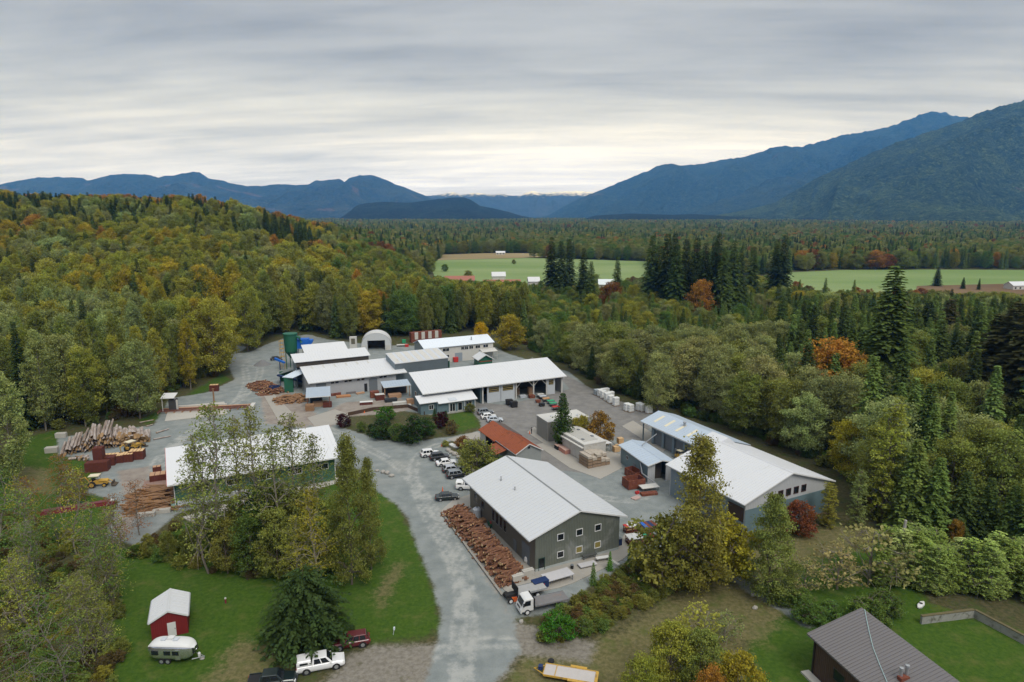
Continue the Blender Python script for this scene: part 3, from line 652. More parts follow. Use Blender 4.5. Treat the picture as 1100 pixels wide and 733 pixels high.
NAME = {'alder': ('broadleaf_tree', 'broadleaf tree'), 'cotton': ('broadleaf_tree', 'broadleaf tree'), 'maple': ('maple_tree', 'maple tree'),
        'birch': ('birch_tree', 'birch tree'), 'plume': ('tapering_tree', 'broadleaf tree'), 'bare': ('bare_tree', 'bare tree'), 'poplar': ('poplar_tree', 'poplar tree'), 'shrub': ('shrub', 'shrub'),
        'orchard': ('orchard_tree', 'fruit tree'), 'fir': ('conifer_tree', 'conifer'), 'cedar': ('conifer_tree', 'conifer'), 'spruce': ('spruce_tree', 'spruce'),
        'young': ('young_conifer', 'young conifer'), 'arbor': ('cypress_tree', 'cypress')}
# foliage colours (leaf reflectance)
PAL = {'olive': (0.228, 0.252, 0.06), 'greyolive': (0.282, 0.293, 0.109), 'green': (0.138, 0.21, 0.048), 'yellowgreen': (0.319, 0.319, 0.056), 'gold': (.375, .305, .038), 'orange': (0.396, 0.209, 0.044), 'rust': (0.26, 0.115, 0.035), 'yellow': (0.6, 0.38, 0.025), 'brown': (0.165, 0.12, 0.05), 'darkfir': (0.051, 0.073, 0.024), 'fir': (0.088, 0.125, 0.033), 'ltfir': (0.156, 0.219, 0.056), 'pale': (0.287, 0.328, 0.115), 'red': (.26, .085, .04), 'brightgreen': (0.1, 0.24, 0.03), 'purple': (0.06, 0.018, 0.022), 'deepgreen': (.048, .088, .024), 'brownolive': (.235, .240, .055), 'reddishfir': (0.085, 0.08, 0.03), 'straw': (0.38, 0.33, 0.13)}
pr = random.Random(99)
def jit(c, k=.14):
    f = 1 + pr.uniform(-k, k); return (c[0] * f * (1 + pr.uniform(-k, k) * .6), c[1] * f, c[2] * f * (1 + pr.uniform(-k, k) * .5), 1)
COUNT = {}
def tree(kind, loc, H, col, label, group=None, wide=1.0, idx=None, lean=0):
    P = PROTO[kind]; p = P[pr.randrange(len(P)) if idx is None else idx % len(P)]; nm, cat = NAME[kind]
    t = thing(nm, label, cat, loc, pr.uniform(0, 6.28), group); s = H / p['H']; t.scale = (s * wide, s * wide, s)
    if lean: t.rotation_euler = (lean * .5, lean, t.rotation_euler[2])
    link(bpy.data.objects.new('trunk', p['trunk']), t)
    c = link(bpy.data.objects.new('crown', p['crown']), t); c.color = jit(PAL[col]) if isinstance(col, str) else (*col, 1)
    COUNT[nm] = COUNT.get(nm, 0) + 1
    return t
def tree_px(kind, px, pyb, pyt, col, label, group=None, wpx=None, dx=0, wide=None):
    """base at photo pixel (px,pyb) on the ground, top seen at pyt"""
    g = at(px, pyb); lo, hi = .5, 60
    for _ in range(30):
        h = (lo + hi) / 2
        if proj(g.x, g.y, h)[1] > pyt: lo = h
        else: hi = h
    return tree(kind, g, h, col, label, group, wide if wide else 1.0)
T = tree_px
# trees that stand out one by one ------------------------------------------------------------
T('plume', 747, 632, 473, (.275, .250, .055), 'tall gold-green tree between the grey gable building and the white-roofed shed', wide=.9)
T('shrub', 722, 625, 562, 'brownolive', 'bushy olive undergrowth tree at the foot of the tall gold-green tree', wide=1.0)
T('shrub', 772, 620, 562, 'gold', 'golden bush behind the foot of the tall gold-green tree', wide=.9)
T('plume', 825, 640, 533, 'olive', 'dense rounded olive tree in front of the blue-walled shed', wide=1.08)
T('shrub', 857, 574, 543, 'red', 'bright red shrub against the blue wall of the shed', wide=.8)
T('poplar', 888, 566, 520, 'yellowgreen', 'slim yellow-green tree at the corner of the blue-walled shed', wide=1.6)
T('poplar', 919, 568, 508, 'pale', 'slender pale tree with a white bare stem by the dark woods', wide=1.2)
T('poplar', 947, 562, 436, 'yellowgreen', 'tall pale green poplar at the edge of the dark woods', wide=1.15)
T('alder', 706, 444, 381, 'greyolive', 'round grey-olive tree beside the stacked white bags', wide=.85)
T('arbor', 604, 480, 422, 'deepgreen', 'dark green cypress between the two containers')
T('shrub', 645, 479, 446, 'orange', 'orange-brown shrub behind the flat-roofed container', wide=.62)
T('shrub', 627, 474, 449, 'gold', 'yellow-green shrub beside the orange-brown shrub', wide=.7)
T('maple', 517, 380, 348, 'yellow', 'bright yellow maple behind the rear workshop', wide=.72)
T('maple', 548, 376, 340, 'gold', 'ochre maple next to the bright yellow maple', wide=1.1)
T('maple', 891, 452, 369, 'orange', 'large orange maple above the white-roofed shed', wide=1.15)
T('fir', 945, 452, 283, 'fir', 'very tall fir standing out above the woods near the brown field', wide=1.5)
T('maple', 752, 350, 303, 'orange', 'small orange maple among the tall dark firs', wide=.8)
T('maple', 656, 338, 305, 'rust', 'rust-coloured maple below the tall firs by the farm', wide=1.1)
T('spruce', 330, 692, 611, (.046, .072, .022), 'broad dark spruce beside the parked vehicles on the lawn', wide=1.0)
T('plume', 378, 628, 472, 'brownolive', 'narrow brown-gold tree beside the end of the green hall', wide=.62)
T('plume', 399, 612, 494, 'brownolive', 'smaller brown-gold tree leaning toward the gravel drive', wide=.55)
T('birch', 342, 646, 528, 'gold', 'thin yellow-leaved birch behind the broad spruce', wide=1.15)
T('birch', 322, 640, 555, 'yellowgreen', 'small yellow-green birch behind the broad spruce', wide=1.3)
BLN = iter(('thin tree second from the tallest before the green hall roof', 'thin tree before the middle of the green hall roof', 'thin green-leaved tree nearest the lit end of the green hall', 'thin short tree between two taller ones before the hall', 'thin brownish tree at the slab-pile side of the clump', 'almost leafless tree at the slab-pile side of the clump', 'thin brownish tree beside the yellow-leaved birch'))
for px, pb, pt, k, c, wd, lb in ((238, 612, 436, 'birch', 'olive', 1.1, 'tallest thin tree in front of the green hall roof'), (262, 600, 452, 'birch', 'brownolive', 1.0, None), (284, 606, 440, 'birch', 'olive', 1.0, None),
        (318, 600, 448, 'birch', 'olive', 1.1, None), (305, 612, 462, 'birch', 'olive', 1.05, None), (215, 606, 480, 'birch', 'brownolive', 1.0, None), (224, 616, 470, 'bare', 'olive', 1.0, None), (345, 606, 470, 'birch', 'brownolive', 1.0, None)):
    T(k, px, pb, pt, c, lb or next(BLN), 'thin trees in front of the green hall', wide=wd)
for bi, (px, pb, pt, c) in enumerate(((182, 602, 572, 'olive'), (160, 598, 575, 'brownolive'), (203, 600, 570, 'olive'), (232, 598, 556, 'green'), (258, 604, 542, 'olive'), (283, 602, 522, 'green'), (305, 600, 524, 'olive'), (270, 618, 556, 'green'), (330, 608, 530, 'olive'), (352, 614, 540, 'olive'), (300, 622, 550, 'olive'), (245, 616, 560, 'brownolive'))):
    T('maple', px, pb, pt, c, f'{dict(olive="olive", green="greener", brownolive="brownish")[c]} bushy tree before the green hall, {["closest to the slab pile", "outermost toward the girder", "under the short thin tree", "below the teal bin", "under the tallest thin tree", "in the middle of the clump", "behind the middle of the clump", "at the lawn side of the clump", "toward the yellow birch", "next to the narrow gold tree", "nearest the dark spruce", "facing the red barn"][bi]}', 'bushy trees in front of the green hall', wide=.72)
T('cotton', 15, 522, 408, 'pale', 'pale green tree on the grass short of the log deck', wide=.95)
T('cotton', -22, 530, 430, 'olive', 'olive tree at the picture edge short of the log deck', wide=.9)
T('cotton', 205, 418, 347, 'gold', 'yellow tree by the bend of the dirt road', wide=.78)
# thin bare trees in the scrub
bp = random.Random(5); CWS = dict(yellowgreen='yellow', olive='olive', brownolive='brown', green='green')
for i in range(24):
    px = bp.uniform(-25, 128); pb = bp.uniform(585, 800); 
    if px > 112 and pb < 640: pb = 650
    g = at(px, pb); hh = bp.uniform(7, 14.5); cc = bp.choice(['yellowgreen', 'green', 'olive', 'brownolive', 'green']); ln_ = bp.uniform(-.08, .08)
    near = min((((px - x_) ** 2 + (pb - y_) ** 2), s_) for x_, y_, s_ in ((100, 600, 'close to the steel girder'), (110, 660, 'across the lawn from the red barn'), (115, 720, 'across the lawn from the silver camper'), (30, 620, 'deep in the scrub'), (20, 720, 'in the near corner of the scrub'), (60, 780, 'at the lower edge of the photo')))[1]
    tree('bare', g, hh, cc, f'{"tall" if hh > 12 else "short" if hh < 9.3 else "middling"} {CWS[cc]}-leaved thin tree {"leaning " if abs(ln_) > .04 else ""}{near}', 'bare trees in the scrub', wide=1.1, lean=ln_)
for px, pb, pt in ((66, 548, 492), (78, 545, 498), (92, 540, 505), (32, 580, 515), (150, 575, 520), (128, 590, 530)):
    T('bare', px, pb, pt, 'rust', 'sparse rusty-leaved sapling beside the maroon steel beam', 'saplings by the steel beam', wide=1.4)
# orchard and garden
for px, pb, pt, wd, lb in ((864, 636, 604, 1.1, 'small pale-yellow fruit tree by the footpath'), (899, 633, 590, 1.15, 'pale-yellow fruit tree between two others on the lawn'), (933, 628, 572, 1.15, 'largest pale-yellow fruit tree beside the willow hedge')):
    T('orchard', px, pb, pt, 'straw', lb, 'fruit trees on the lawn', wide=wd)
T('maple', 1025, 590, 560, 'orange', 'small orange maple above the willow hedge', wide=.7)
hp = random.Random(8)
for i in range(34):
    f = i / 33; px = 948 + f * 190 + hp.uniform(-4, 4); pb = 628 + f * 20 + hp.uniform(-10, 4); H = hp.uniform(6, 9)
    tree('poplar', at(px, pb), H, hp.choice([(.37, .46, .13), (.42, .48, .17), (.33, .42, .10)]), f'{"tall" if H > 8 else "low" if H < 7 else "middling"} pale green willow in the hedge, {"by the bleached snag" if f < .25 else "above the kayak" if f < .45 else "above the wall bend" if f < .7 else "at the outer end"}', 'willows in the tall hedge', wide=2.0)
for px, pb, pt, c, lb in ((838, 648, 634, 'green', 'low dark shrub under the rounded olive tree'), (858, 648, 633, 'green', 'low dark shrub beside the smallest fruit tree'), (828, 640, 626, 'green', 'flat dark shrub at the foot of the rounded olive tree'),
        (868, 668, 650, 'green', 'low shrub by the end of the footpath'), (892, 662, 648, 'green', 'low shrub behind the ridge of the brown-roofed house'), (935, 668, 645, 'green', 'round shrub behind the brown-roofed house'), (950, 658, 638, 'green', 'round shrub beneath the willow hedge'), (945, 620, 610, 'deepgreen', 'dark low shrub beneath the largest fruit tree')):
    T('shrub', px, pb, pt, c, lb, wide=1.3)
T('shrub', 600, 688, 662, 'brightgreen', 'bright green bush near the white-cabbed truck', wide=.95)
T('shrub', 628, 682, 668, 'green', 'small dark green bush next to the bright green bush')
T('orchard', 748, 700, 652, 'yellowgreen', 'yellow-green bush on the dry slope', wide=.9)
T('maple', 720, 740, 674, 'yellowgreen', 'large pale yellow-green bush at the foot of the dry slope', wide=.95)
T('maple', 752, 745, 682, 'olive', 'olive bush between the yellow-green and orange bushes', wide=.9)
T('maple', 690, 760, 708, 'yellowgreen', 'low yellow-green bush nearest the yellow-framed trailer', wide=.9)
T('maple', 790, 790, 708, 'gold', 'golden-orange maple top at the lower edge of the photo', wide=.85)
T('maple', 760, 800, 722, 'orange', 'small orange treetop at the lower edge of the photo', wide=.6)
T('orchard', 778, 690, 660, 'pale', 'grey-green shrub beside the little track on the slope', wide=1.0)
for px, pb, pt, lb in ((637, 628, 604, 'young conifer nearest the long grey table'), (655, 613, 592, 'young conifer between two others by the concrete apron'), (676, 606, 588, 'young conifer closest to the coloured sheet rack')):
    T('young', px, pb, pt, 'brightgreen' if px == 655 else 'green', lb, 'young conifers along the concrete apron', wide=.9)
for px, pb, pt, k, c, lb, wd in ((445, 474, 448, 'shrub', 'deepgreen', 'large dark green mound of a shrub in the island bed', 1.7), (412, 471, 450, 'shrub', 'deepgreen', 'dark green shrub at the drive end of the island bed', 1.6), (428, 473, 455, 'shrub', 'green', 'middle green shrub in the island bed', 1.5),
        (415, 452, 436, 'shrub', 'brightgreen', 'bright drooping bush by the stacked timber', 1.7), (369, 459, 446, 'shrub', 'purple', 'purple-leaved bush at the tip of the island bed', .9), (389, 464, 452, 'shrub', 'green', 'small green shrub beside the purple-leaved bush', 1.2),
        (467, 452, 439, 'arbor', 'deepgreen', 'small dark conifer by the office porch', 1.1), (479, 458, 441, 'arbor', 'deepgreen', 'dark conifer beside the round brown bush', 1.2), (474, 460, 444, 'shrub', 'purple', 'dark red shrub between the small conifers', .7), (485, 466, 453, 'shrub', 'brown', 'round brown bush at the lawn corner', .8),
        (505, 443, 434, 'shrub', 'brownolive', 'small bush at the corner of the office porch', .9), (457, 468, 450, 'shrub', 'deepgreen', 'deep green shrub in front of the small conifers', 1.5), (400, 468, 455, 'shrub', 'deepgreen', 'low deep green shrub at the edge of the island bed', 1.3),
        (512, 507, 477, 'shrub', 'olive', 'big round olive shrub behind the parked cars', 1.05), (497, 482, 470, 'shrub', 'rust', 'reddish shrub above the row of boulders', 1.0), (478, 480, 474, 'shrub', 'yellowgreen', 'low green shrub at the head of the parking row', 1.0), (526, 506, 488, 'shrub', 'green', 'green shrub under the rust-red roof', 1.0)):
    T(k, px, pb, pt + (2 if k == 'shrub' and wd > 1.1 else 0), c, lb, wide=wd * (.66 if k == 'shrub' and wd > 1.1 else 1))
NTH = ['first', 'second', 'third', 'fourth', 'fifth', 'sixth', 'seventh', 'eighth', 'ninth', 'tenth', 'eleventh']
# the tall firs beyond the tree belt
for i, (px, pb, pt) in enumerate(((592, 328, 254), (602, 330, 258), (611, 326, 256), (626, 332, 266), (634, 340, 280), (662, 336, 276), (698, 338, 252), (706, 336, 258), (714, 340, 250), (724, 344, 262), (734, 342, 256), (745, 340, 254), (754, 346, 260), (764, 348, 258), (774, 350, 264), (784, 346, 258), (792, 340, 268), (830, 330, 256), (838, 332, 252), (806, 330, 264), (768, 332, 250), (722, 330, 250))):
    T('fir', px, pb, pt, pr.choice(['darkfir', 'darkfir', 'fir']), ('tall dark fir before the hay fields, ' + (f'{NTH[i]} of the five by the white farmhouse' if i < 5 else 'alone by the pale blue barn' if i == 5 else f'{NTH[i - 6]} along the thick middle stand' if i < 17 else ['nearer', 'farther', 'smallest'][i - 17] + ' of the three at the gap' if i < 20 else ['darkest', 'broadest'][i - 20] + ' inside the thick middle stand')), 'tall firs before the hay fields', wide=pr.uniform(1.05, 1.35))
for px, pb, pt, w_, lb in ((1006, 308, 287, 1.5, 'cone-shaped dark conifer alone on the hay field'), (1034, 311, 298, 1.3, 'small dark conifer at the edge of the brown field'), (1051, 312, 299, 1.0, 'smaller dark conifer with a reddish bush at the field edge'), (1020, 334, 310, 1.2, 'dark conifer before the brown field')):
    T('cedar', px, pb, pt, 'darkfir', lb, wide=w_)
for ci, (px, pb, pt) in enumerate(((1075, 470, 322), (1058, 462, 336), (1092, 480, 330), (1110, 470, 322), (1040, 420, 345), (1012, 400, 320), (990, 395, 322), (1120, 500, 350))):
    T('fir', px, pb, pt, pr.choice(['reddishfir', 'darkfir']), f'big dark fir by the brown field, {["tallest of the thick stand", "beside the tallest of the stand", "broad one in the thick stand", "outermost of the thick stand", "smaller one on the near side of the stand", "second from the very tall fir", "next to the very tall fir", "low one at the outer edge of the stand"][ci]}', 'thick stand of dark firs', wide=1.9)
for ci, (px, pb, pt) in enumerate(((1055, 590, 512), (1030, 585, 505), (1080, 600, 520), (1000, 580, 490), (1110, 610, 500), (975, 572, 470))):
    T('cedar', px, pb, pt, pr.choice(['ltfir', 'fir', 'green']), f'dark green conifer behind the willow hedge, {["by the small orange maple", "just past the small orange maple", "near the outer end of the hedge", "between the snag and the orange maple", "at the outer end of the hedge", "closest to the bleached snag"][ci]}', 'conifers behind the willow hedge', wide=1.2)
for px, pb, pt, lb in ((884, 338, 298, 'pointed young fir at the near edge of the hay field'), (915, 335, 300, 'greyish young fir by the near edge of the hay field'), (857, 332, 300, 'slim fir at the corner of the hay field')):
    T('fir', px, pb, pt, 'ltfir', lb, wide=.9)

# ------------------------------------------------------------------ the forest: scatter, the largest as trees of their own, the rest one object per kind
CLEAR = np.array([(-40, 560), (-30, 478), (58, 463), (150, 452), (182, 428), (206, 414), (238, 404), (242, 389), (214, 383), (190, 379), (150, 379), (150, 370), (200, 365), (226, 364), (222, 346), (243, 344), (266, 381), (300, 366),
    (330, 360), (372, 370), (385, 366), (430, 366), (445, 363), (525, 358), (545, 366), (575, 380), (615, 398), (640, 413), (690, 432), (730, 446), (790, 464), (850, 490), (905, 515), (925, 545), (945, 560), (975, 574),
    (1000, 585), (1060, 600), (1160, 620), (1300, 900), (-300, 900)], float)
def inpoly(x, y, poly):
    c = False; n = len(poly)
    for i in range(n):
        a, b = poly[i], poly[i - 1]
        if (a[1] > y) != (b[1] > y) and x < (b[0] - a[0]) * (y - a[1]) / (b[1] - a[1]) + a[0]: c = not c
    return c
FIELDS = [np.array(F1 + [], float), np.array(F1B, float), np.array([(835, 296), (850, 292), (905, 289.5), (1000, 289), (1200, 290), (1200, 330), (978, 328), (976, 322), (840, 320)], float)]
SKX = [-200, 0, 150, 250, 330, 400, 440, 462, 480, 560, 690, 712, 830, 850, 1100, 1300]
SKY_ = [190, 200, 200, 200, 236, 262, 276, 296, 300, 302, 300, 292, 296, 312, 314, 314]
fr = random.Random(21); CAND = []
def lf(x, y, s, k): return mnoise.noise(Vector((x * s, y * s, k))) * .5 + .5
def species(x, y, px, pyb):
    """kind, colour, height, zone phrase"""
    a = x / y; n1 = lf(x, y, .022, 3.3); n2 = lf(x, y, .06, 7.7); n3 = lf(x, y, .011 if y < 560 else .0042, 11.1); q = fr.random()
    if y > 540:
        if y < 900 and a < -.27:
            k = 'fir' if q < .85 else 'alder'
            c = fr.choice(['darkfir', 'fir', 'darkfir']) if k == 'fir' else fr.choice(['orange', 'gold', 'olive'])
            return k, c, fr.uniform(17, 25), 'on the crest of the wooded hill'
        dark = n3 > .5
        if q < (.42 if dark else .07): return 'fir', fr.choice(['darkfir', 'fir', 'ltfir']), fr.uniform(15, 24), 'across the valley'
        c = fr.choice(['orange', 'rust', 'gold']) if (n2 > .66 and q > .60) else fr.choice(['olive', 'green', 'greyolive', 'brownolive'])
        return 'alder', c, fr.uniform(12, 19), 'across the valley'
    if a < -.27 or (px < 330 and y > 180):
        top = y > 400
        if q < (.80 if y > 430 else (.26 if top else .13)) * (1.4 if n3 > .55 else .75): return 'fir', fr.choice(['darkfir', 'fir', 'darkfir']), fr.uniform(19, 29), 'on the wooded hill beyond the log yard'
        if px < 170 and y < 275: c = fr.choice(['pale', 'pale', 'yellowgreen', 'olive'])
        elif n1 > .58 and top: c = fr.choice(['orange', 'gold', 'gold', 'yellowgreen'])
        elif n1 > .56: c = fr.choice(['gold', 'yellowgreen', 'yellowgreen', 'olive'])
        elif n1 < .42: c = fr.choice(['pale', 'greyolive', 'olive', 'yellowgreen'])
        else: c = fr.choice(['olive', 'yellowgreen', 'brownolive', 'olive', 'greyolive', 'yellowgreen'])
        return fr.choice(['cotton', 'cotton', 'alder']), c, fr.uniform(19, 27), 'on the wooded hill beyond the log yard'
    if px < 565:
        if q < .20: return 'fir', fr.choice(['fir', 'ltfir']), fr.uniform(16, 24), 'in the wood behind the mill'
        c = fr.choice(['brownolive', 'olive', 'yellowgreen', 'olive', 'green'] if n1 < .66 else ['gold', 'yellowgreen', 'brownolive', 'orange'])
        return fr.choice(['cotton', 'cotton', 'alder']), c, fr.uniform(18, 24), 'in the wood behind the mill'
    if px < 830:
        if y > 226 + 14 * n1:
            if q < .62: return 'cedar', fr.choice(['ltfir', 'green', 'fir', 'ltfir']), fr.uniform(9, 15), 'in the young wood before the tall firs'
            return 'alder', fr.choice(['olive', 'greyolive', 'green', 'yellowgreen']), fr.uniform(9, 14), 'in the young wood before the tall firs'
        if q < .12: return 'cedar', fr.choice(['fir', 'darkfir']), fr.uniform(11, 16), 'in the tree belt behind the bagged stock'
        return 'alder', fr.choice(['greyolive', 'greyolive', 'olive', 'greyolive']), fr.uniform(14, 19), 'in the tree belt behind the bagged stock'
    if q < (.30 if y < 175 else .45 + .25 * (n3 > .5)): return fr.choice(['cedar', 'fir', 'fir']), fr.choice(['fir', 'ltfir', 'darkfir', 'fir', 'ltfir']), fr.uniform(17, 27), 'in the thick wood above the white-roofed shed'
    c = fr.choice(['greyolive', 'pale', 'olive', 'olive', 'yellowgreen']) if n1 < .68 else fr.choice(['gold', 'olive', 'yellowgreen'])
    return 'alder', c, fr.uniform(12, 19), 'in the thick wood above the white-roofed shed'
y = 110.0
while y < 5200:
    sp = 7.2 if y < 330 else (7.0 if y < 560 else (9.0 if y < 1000 else (13.5 if y < 1900 else 24.0)))
    xm = .86 * y + 45; x = -xm
    while x < xm:
        X = x + fr.uniform(-.42, .42) * sp; Y = y + fr.uniform(-.42, .42) * sp; x += sp
        px, pyb = proj(X, Y, 0)
        if inpoly(px, pyb, CLEAR) or any(inpoly(px, pyb, f) for f in FIELDS): continue
        k, c, H, zone = species(X, Y, px, pyb); z = float(hill(np.float64(X), np.float64(Y)))
        if Y < 640 and (k == 'fir' or k == 'cedar') and fr.random() < .0: continue
        if Y < 600:
            cap = np.interp(px, SKX, SKY_) + fr.uniform(0, 7)
            # height allowed so that the top stays below the treeline seen in the photo
            dfl = _c * 0; v = (366.5 - cap) / FPX; zz = CAM_H + (-_s + v * _c) / (_c + v * _s) * Y
            if zz - z < H: H = max(zz - z, 0)
            if H < 5: continue
        CAND.append([H / (Y + 1), k, c, H, zone, X, Y, z, px])
    y += sp * .92
CAND.sort(key=lambda r: -r[0])
KIND = {'fir': 'C', 'cedar': 'C', 'alder': 'B', 'cotton': 'B'}
used = {'B': COUNT.get('broadleaf_tree', 0), 'C': COUNT.get('conifer_tree', 0)}
CW = dict(olive='olive', greyolive='grey-green', green='green', yellowgreen='yellow-green', gold='golden', orange='orange', rust='rust-brown', brown='brown', darkfir='very dark', fir='dark green', ltfir='mid green', pale='pale green', brownolive='brownish olive', reddishfir='dark')
REST = {}
def where(zone, px, Y):
    b = lambda cuts, ws, v: ws[sum(v > q for q in cuts)]
    if 'hill beyond' in zone: return b((225, 300, 400), ('low on the hill', 'part way up the hill', 'high on the hill', 'close to the hill crest'), Y) + ' ' + b((60, 130, 200, 260, 330), ('at the picture edge', 'above the log deck', 'above the saw kiosk', 'above the dirt road', 'beyond the silo', 'toward the hay field'), px)
    if 'mill' in zone: return b((260, 310), ('in the first rank', 'in the middle', 'far back'), Y) + ' of the wood ' + b((370, 430, 490, 530), ('behind the silo', 'behind the arched tent', 'behind the striped container', 'behind the rear workshop', 'past the yellow maple'), px)
    if 'belt' in zone: return b((185, 225), ('at the front', 'in the middle', 'at the back'), Y) + ' of the tree belt ' + b((620, 670, 730, 780), ('past the long hall end', 'behind the first pallets', 'behind the last pallets', 'above the garage skylights', 'above the white shed ridge'), px)
    if 'young' in zone: return zone + b((640, 720, 780), (' by the pale blue barn', ' below the rust maple', ' below the middle stand', ' toward the corner of the hay field'), px)
    if 'thick' in zone: return b((150, 210, 280), ('at the near edge', 'in the second rank', 'deep inside', 'at the far side'), Y) + ' of the thick wood ' + b((900, 960, 1020), ('above the shed gable', 'below the very tall fir', 'above the bleached snag', 'above the willow hedge'), px)
    return zone
for r in CAND:
    H_, k, c, H, zone, X, Y, z, px = r; g = KIND[k]
    vis = -90 < px < 1190
    if vis and used[g] < 300 and 'valley' not in zone:
        used[g] += 1; what = 'broadleaf tree' if g == 'B' else 'conifer'
        hz = 'tall ' if H > (20 if g == 'B' else 22) else ('small ' if H < 13 else ''); lb = f'{hz}{CW[c]} {what} {where(zone, px, Y)}'; lb = lb if len(lb.replace('-', ' ').split()) < 17 else lb.replace(' of the thick wood', ' of the wood').replace('very ', '', 1).replace('tall ', '', 1).replace('broadleaf tree', 'tree')
        tree(k, (X, Y, z - .2), H, c, lb, ('broadleaf trees ' if g == 'B' else 'conifers ') + zone, wide=fr.uniform(.85, 1.12) * ((.80 if 'hill' in zone else 1.0) if H > 12 else 1.25))
    else:
        REST.setdefault(k, []).append((X, Y, z - .2, H, c))
def gn_scatter(name, mesh, pts, label=None, cat=None):
    """one object: instances of one plant mesh on points; pts = (x,y,z,scale,rz,tint)"""
    proto = bpy.data.objects.new('plant', mesh)
    me = bpy.data.meshes.new(name); me.from_pydata([p[:3] for p in pts], [], []); n = len(pts)
    a = me.attributes.new('sc', 'FLOAT', 'POINT'); a.data.foreach_set('value', [p[3] for p in pts])
    a = me.attributes.new('rz', 'FLOAT_VECTOR', 'POINT'); a.data.foreach_set('vector', [v for p in pts for v in (0, 0, p[4])])
    a = me.attributes.new('tint', 'FLOAT_COLOR', 'POINT'); a.data.foreach_set('color', [v for p in pts for v in (*p[5][:3], 1)])
    ng = bpy.data.node_groups.new('scatter', 'GeometryNodeTree')
    ng.interface.new_socket('Geometry', in_out='INPUT', socket_type='NodeSocketGeometry'); ng.interface.new_socket('Geometry', in_out='OUTPUT', socket_type='NodeSocketGeometry')
    gi = ng.nodes.new('NodeGroupInput'); go = ng.nodes.new('NodeGroupOutput'); ip = ng.nodes.new('GeometryNodeInstanceOnPoints'); oi = ng.nodes.new('GeometryNodeObjectInfo')
    oi.inputs['Object'].default_value = proto
    a1 = ng.nodes.new('GeometryNodeInputNamedAttribute'); a1.data_type = 'FLOAT'; a1.inputs['Name'].default_value = 'sc'
    a2 = ng.nodes.new('GeometryNodeInputNamedAttribute'); a2.data_type = 'FLOAT_VECTOR'; a2.inputs['Name'].default_value = 'rz'
    L = ng.links.new; L(gi.outputs[0], ip.inputs['Points']); L(oi.outputs['Geometry'], ip.inputs['Instance']); L(a2.outputs[0], ip.inputs['Rotation']); L(a1.outputs[0], ip.inputs['Scale']); L(ip.outputs[0], go.inputs[0])
    o = bpy.data.objects.new(name, me); COL.objects.link(o); m = o.modifiers.new('scatter', 'NODES'); m.node_group = ng; o['kind'] = 'stuff'
    if label: o['label'] = label; o['category'] = cat
    return o
for k, L in REST.items():
    P = PROTO[k]; nm = 'far_conifer_wood' if KIND[k] == 'C' else 'far_broadleaf_wood'
    what = 'distant conifers' if KIND[k] == 'C' else 'distant broadleaf trees'
    for i, p in enumerate(P):
        S = L[i::len(P)]
        gn_scatter(nm, p['crown_s'], [(x, y_, z, H / p['H'] * (1 if y_ < 1900 else 1.35), pr.uniform(0, 6.28), jit(PAL[c])) for x, y_, z, H, c in S], f'{what} filling the far side of the valley in a mass', 'woodland')

# brush and brambles: nobody could count these
def brush(name, polys, n, cols, smin, smax, label, seed=3):
    q = random.Random(seed); pts = []
    for poly, k in polys:
        G = gpoly(poly); lo, hi = G.min(0), G.max(0); c = 0; tries = 0
        while c < k and tries < k * 40:
            tries += 1; x, y_ = q.uniform(lo[0], hi[0]), q.uniform(lo[1], hi[1])
            if sdist(np.array([[x, y_]]), G)[0] > 0:
                c += 1; pts.append((x, y_, -.15, q.uniform(smin, smax), q.uniform(0, 6.28), jit(PAL[q.choice(cols)], .25)))
    for i in range(3): gn_scatter(name, PROTO['shrub'][i]['crown_s'], pts[i::3], label, 'undergrowth')
brush('bramble_thicket', [([(580, 692), (578, 674), (606, 657), (645, 632), (700, 596), (740, 592), (790, 606), (760, 620), (700, 648), (650, 676), (600, 690)], 330)], 0, ['brown', 'brownolive', 'brownolive', 'green', 'olive', 'brownolive'], .22, .6, 'brown bramble thicket along the concrete apron')
brush('scrub', [([(-60, 800), (-60, 545), (40, 560), (110, 590), (128, 640), (130, 700), (118, 800)], 420)], 0, ['olive', 'brownolive', 'green', 'brown', 'yellowgreen', 'brown'], .2, .62, 'tangled scrub under the bare trees', 4)
brush('scrub', [([(140, 598), (150, 575), (200, 565), (300, 560), (370, 590), (360, 620), (280, 622), (200, 612)], 150)], 0, ['olive', 'green', 'brownolive', 'brown'], .3, .7, 'undergrowth below the clump before the green hall', 5)
brush('forest_edge_scrub', [([(60, 462), (150, 450), (182, 426), (205, 412), (236, 404), (242, 390), (214, 383), (180, 381), (140, 420), (60, 452)], 190), ([(150, 382), (200, 370), (180, 350), (120, 380)], 40)], 0, ['olive', 'brownolive', 'green', 'brown'], .35, .95, 'leafy scrub along the edge of the hill wood', 6)
brush('forest_edge_scrub', [([(545, 362), (575, 378), (615, 396), (640, 411), (690, 430), (730, 444), (790, 462), (850, 488), (905, 512), (930, 545), (975, 572), (1100, 600), (1140, 590), (980, 555), (920, 505), (850, 470), (700, 415), (600, 380), (560, 358)], 300)], 0, ['green', 'fir', 'olive', 'green', 'brown'], .4, 1.0, 'dark scrub along the edge of the wood', 7)
ywp = random.Random(12); yw = []; YG = gpoly([(680, 352), (720, 348), (830, 345), (905, 360), (900, 385), (860, 400), (790, 390), (700, 374)]); ylo, yhi = YG.min(0), YG.max(0)
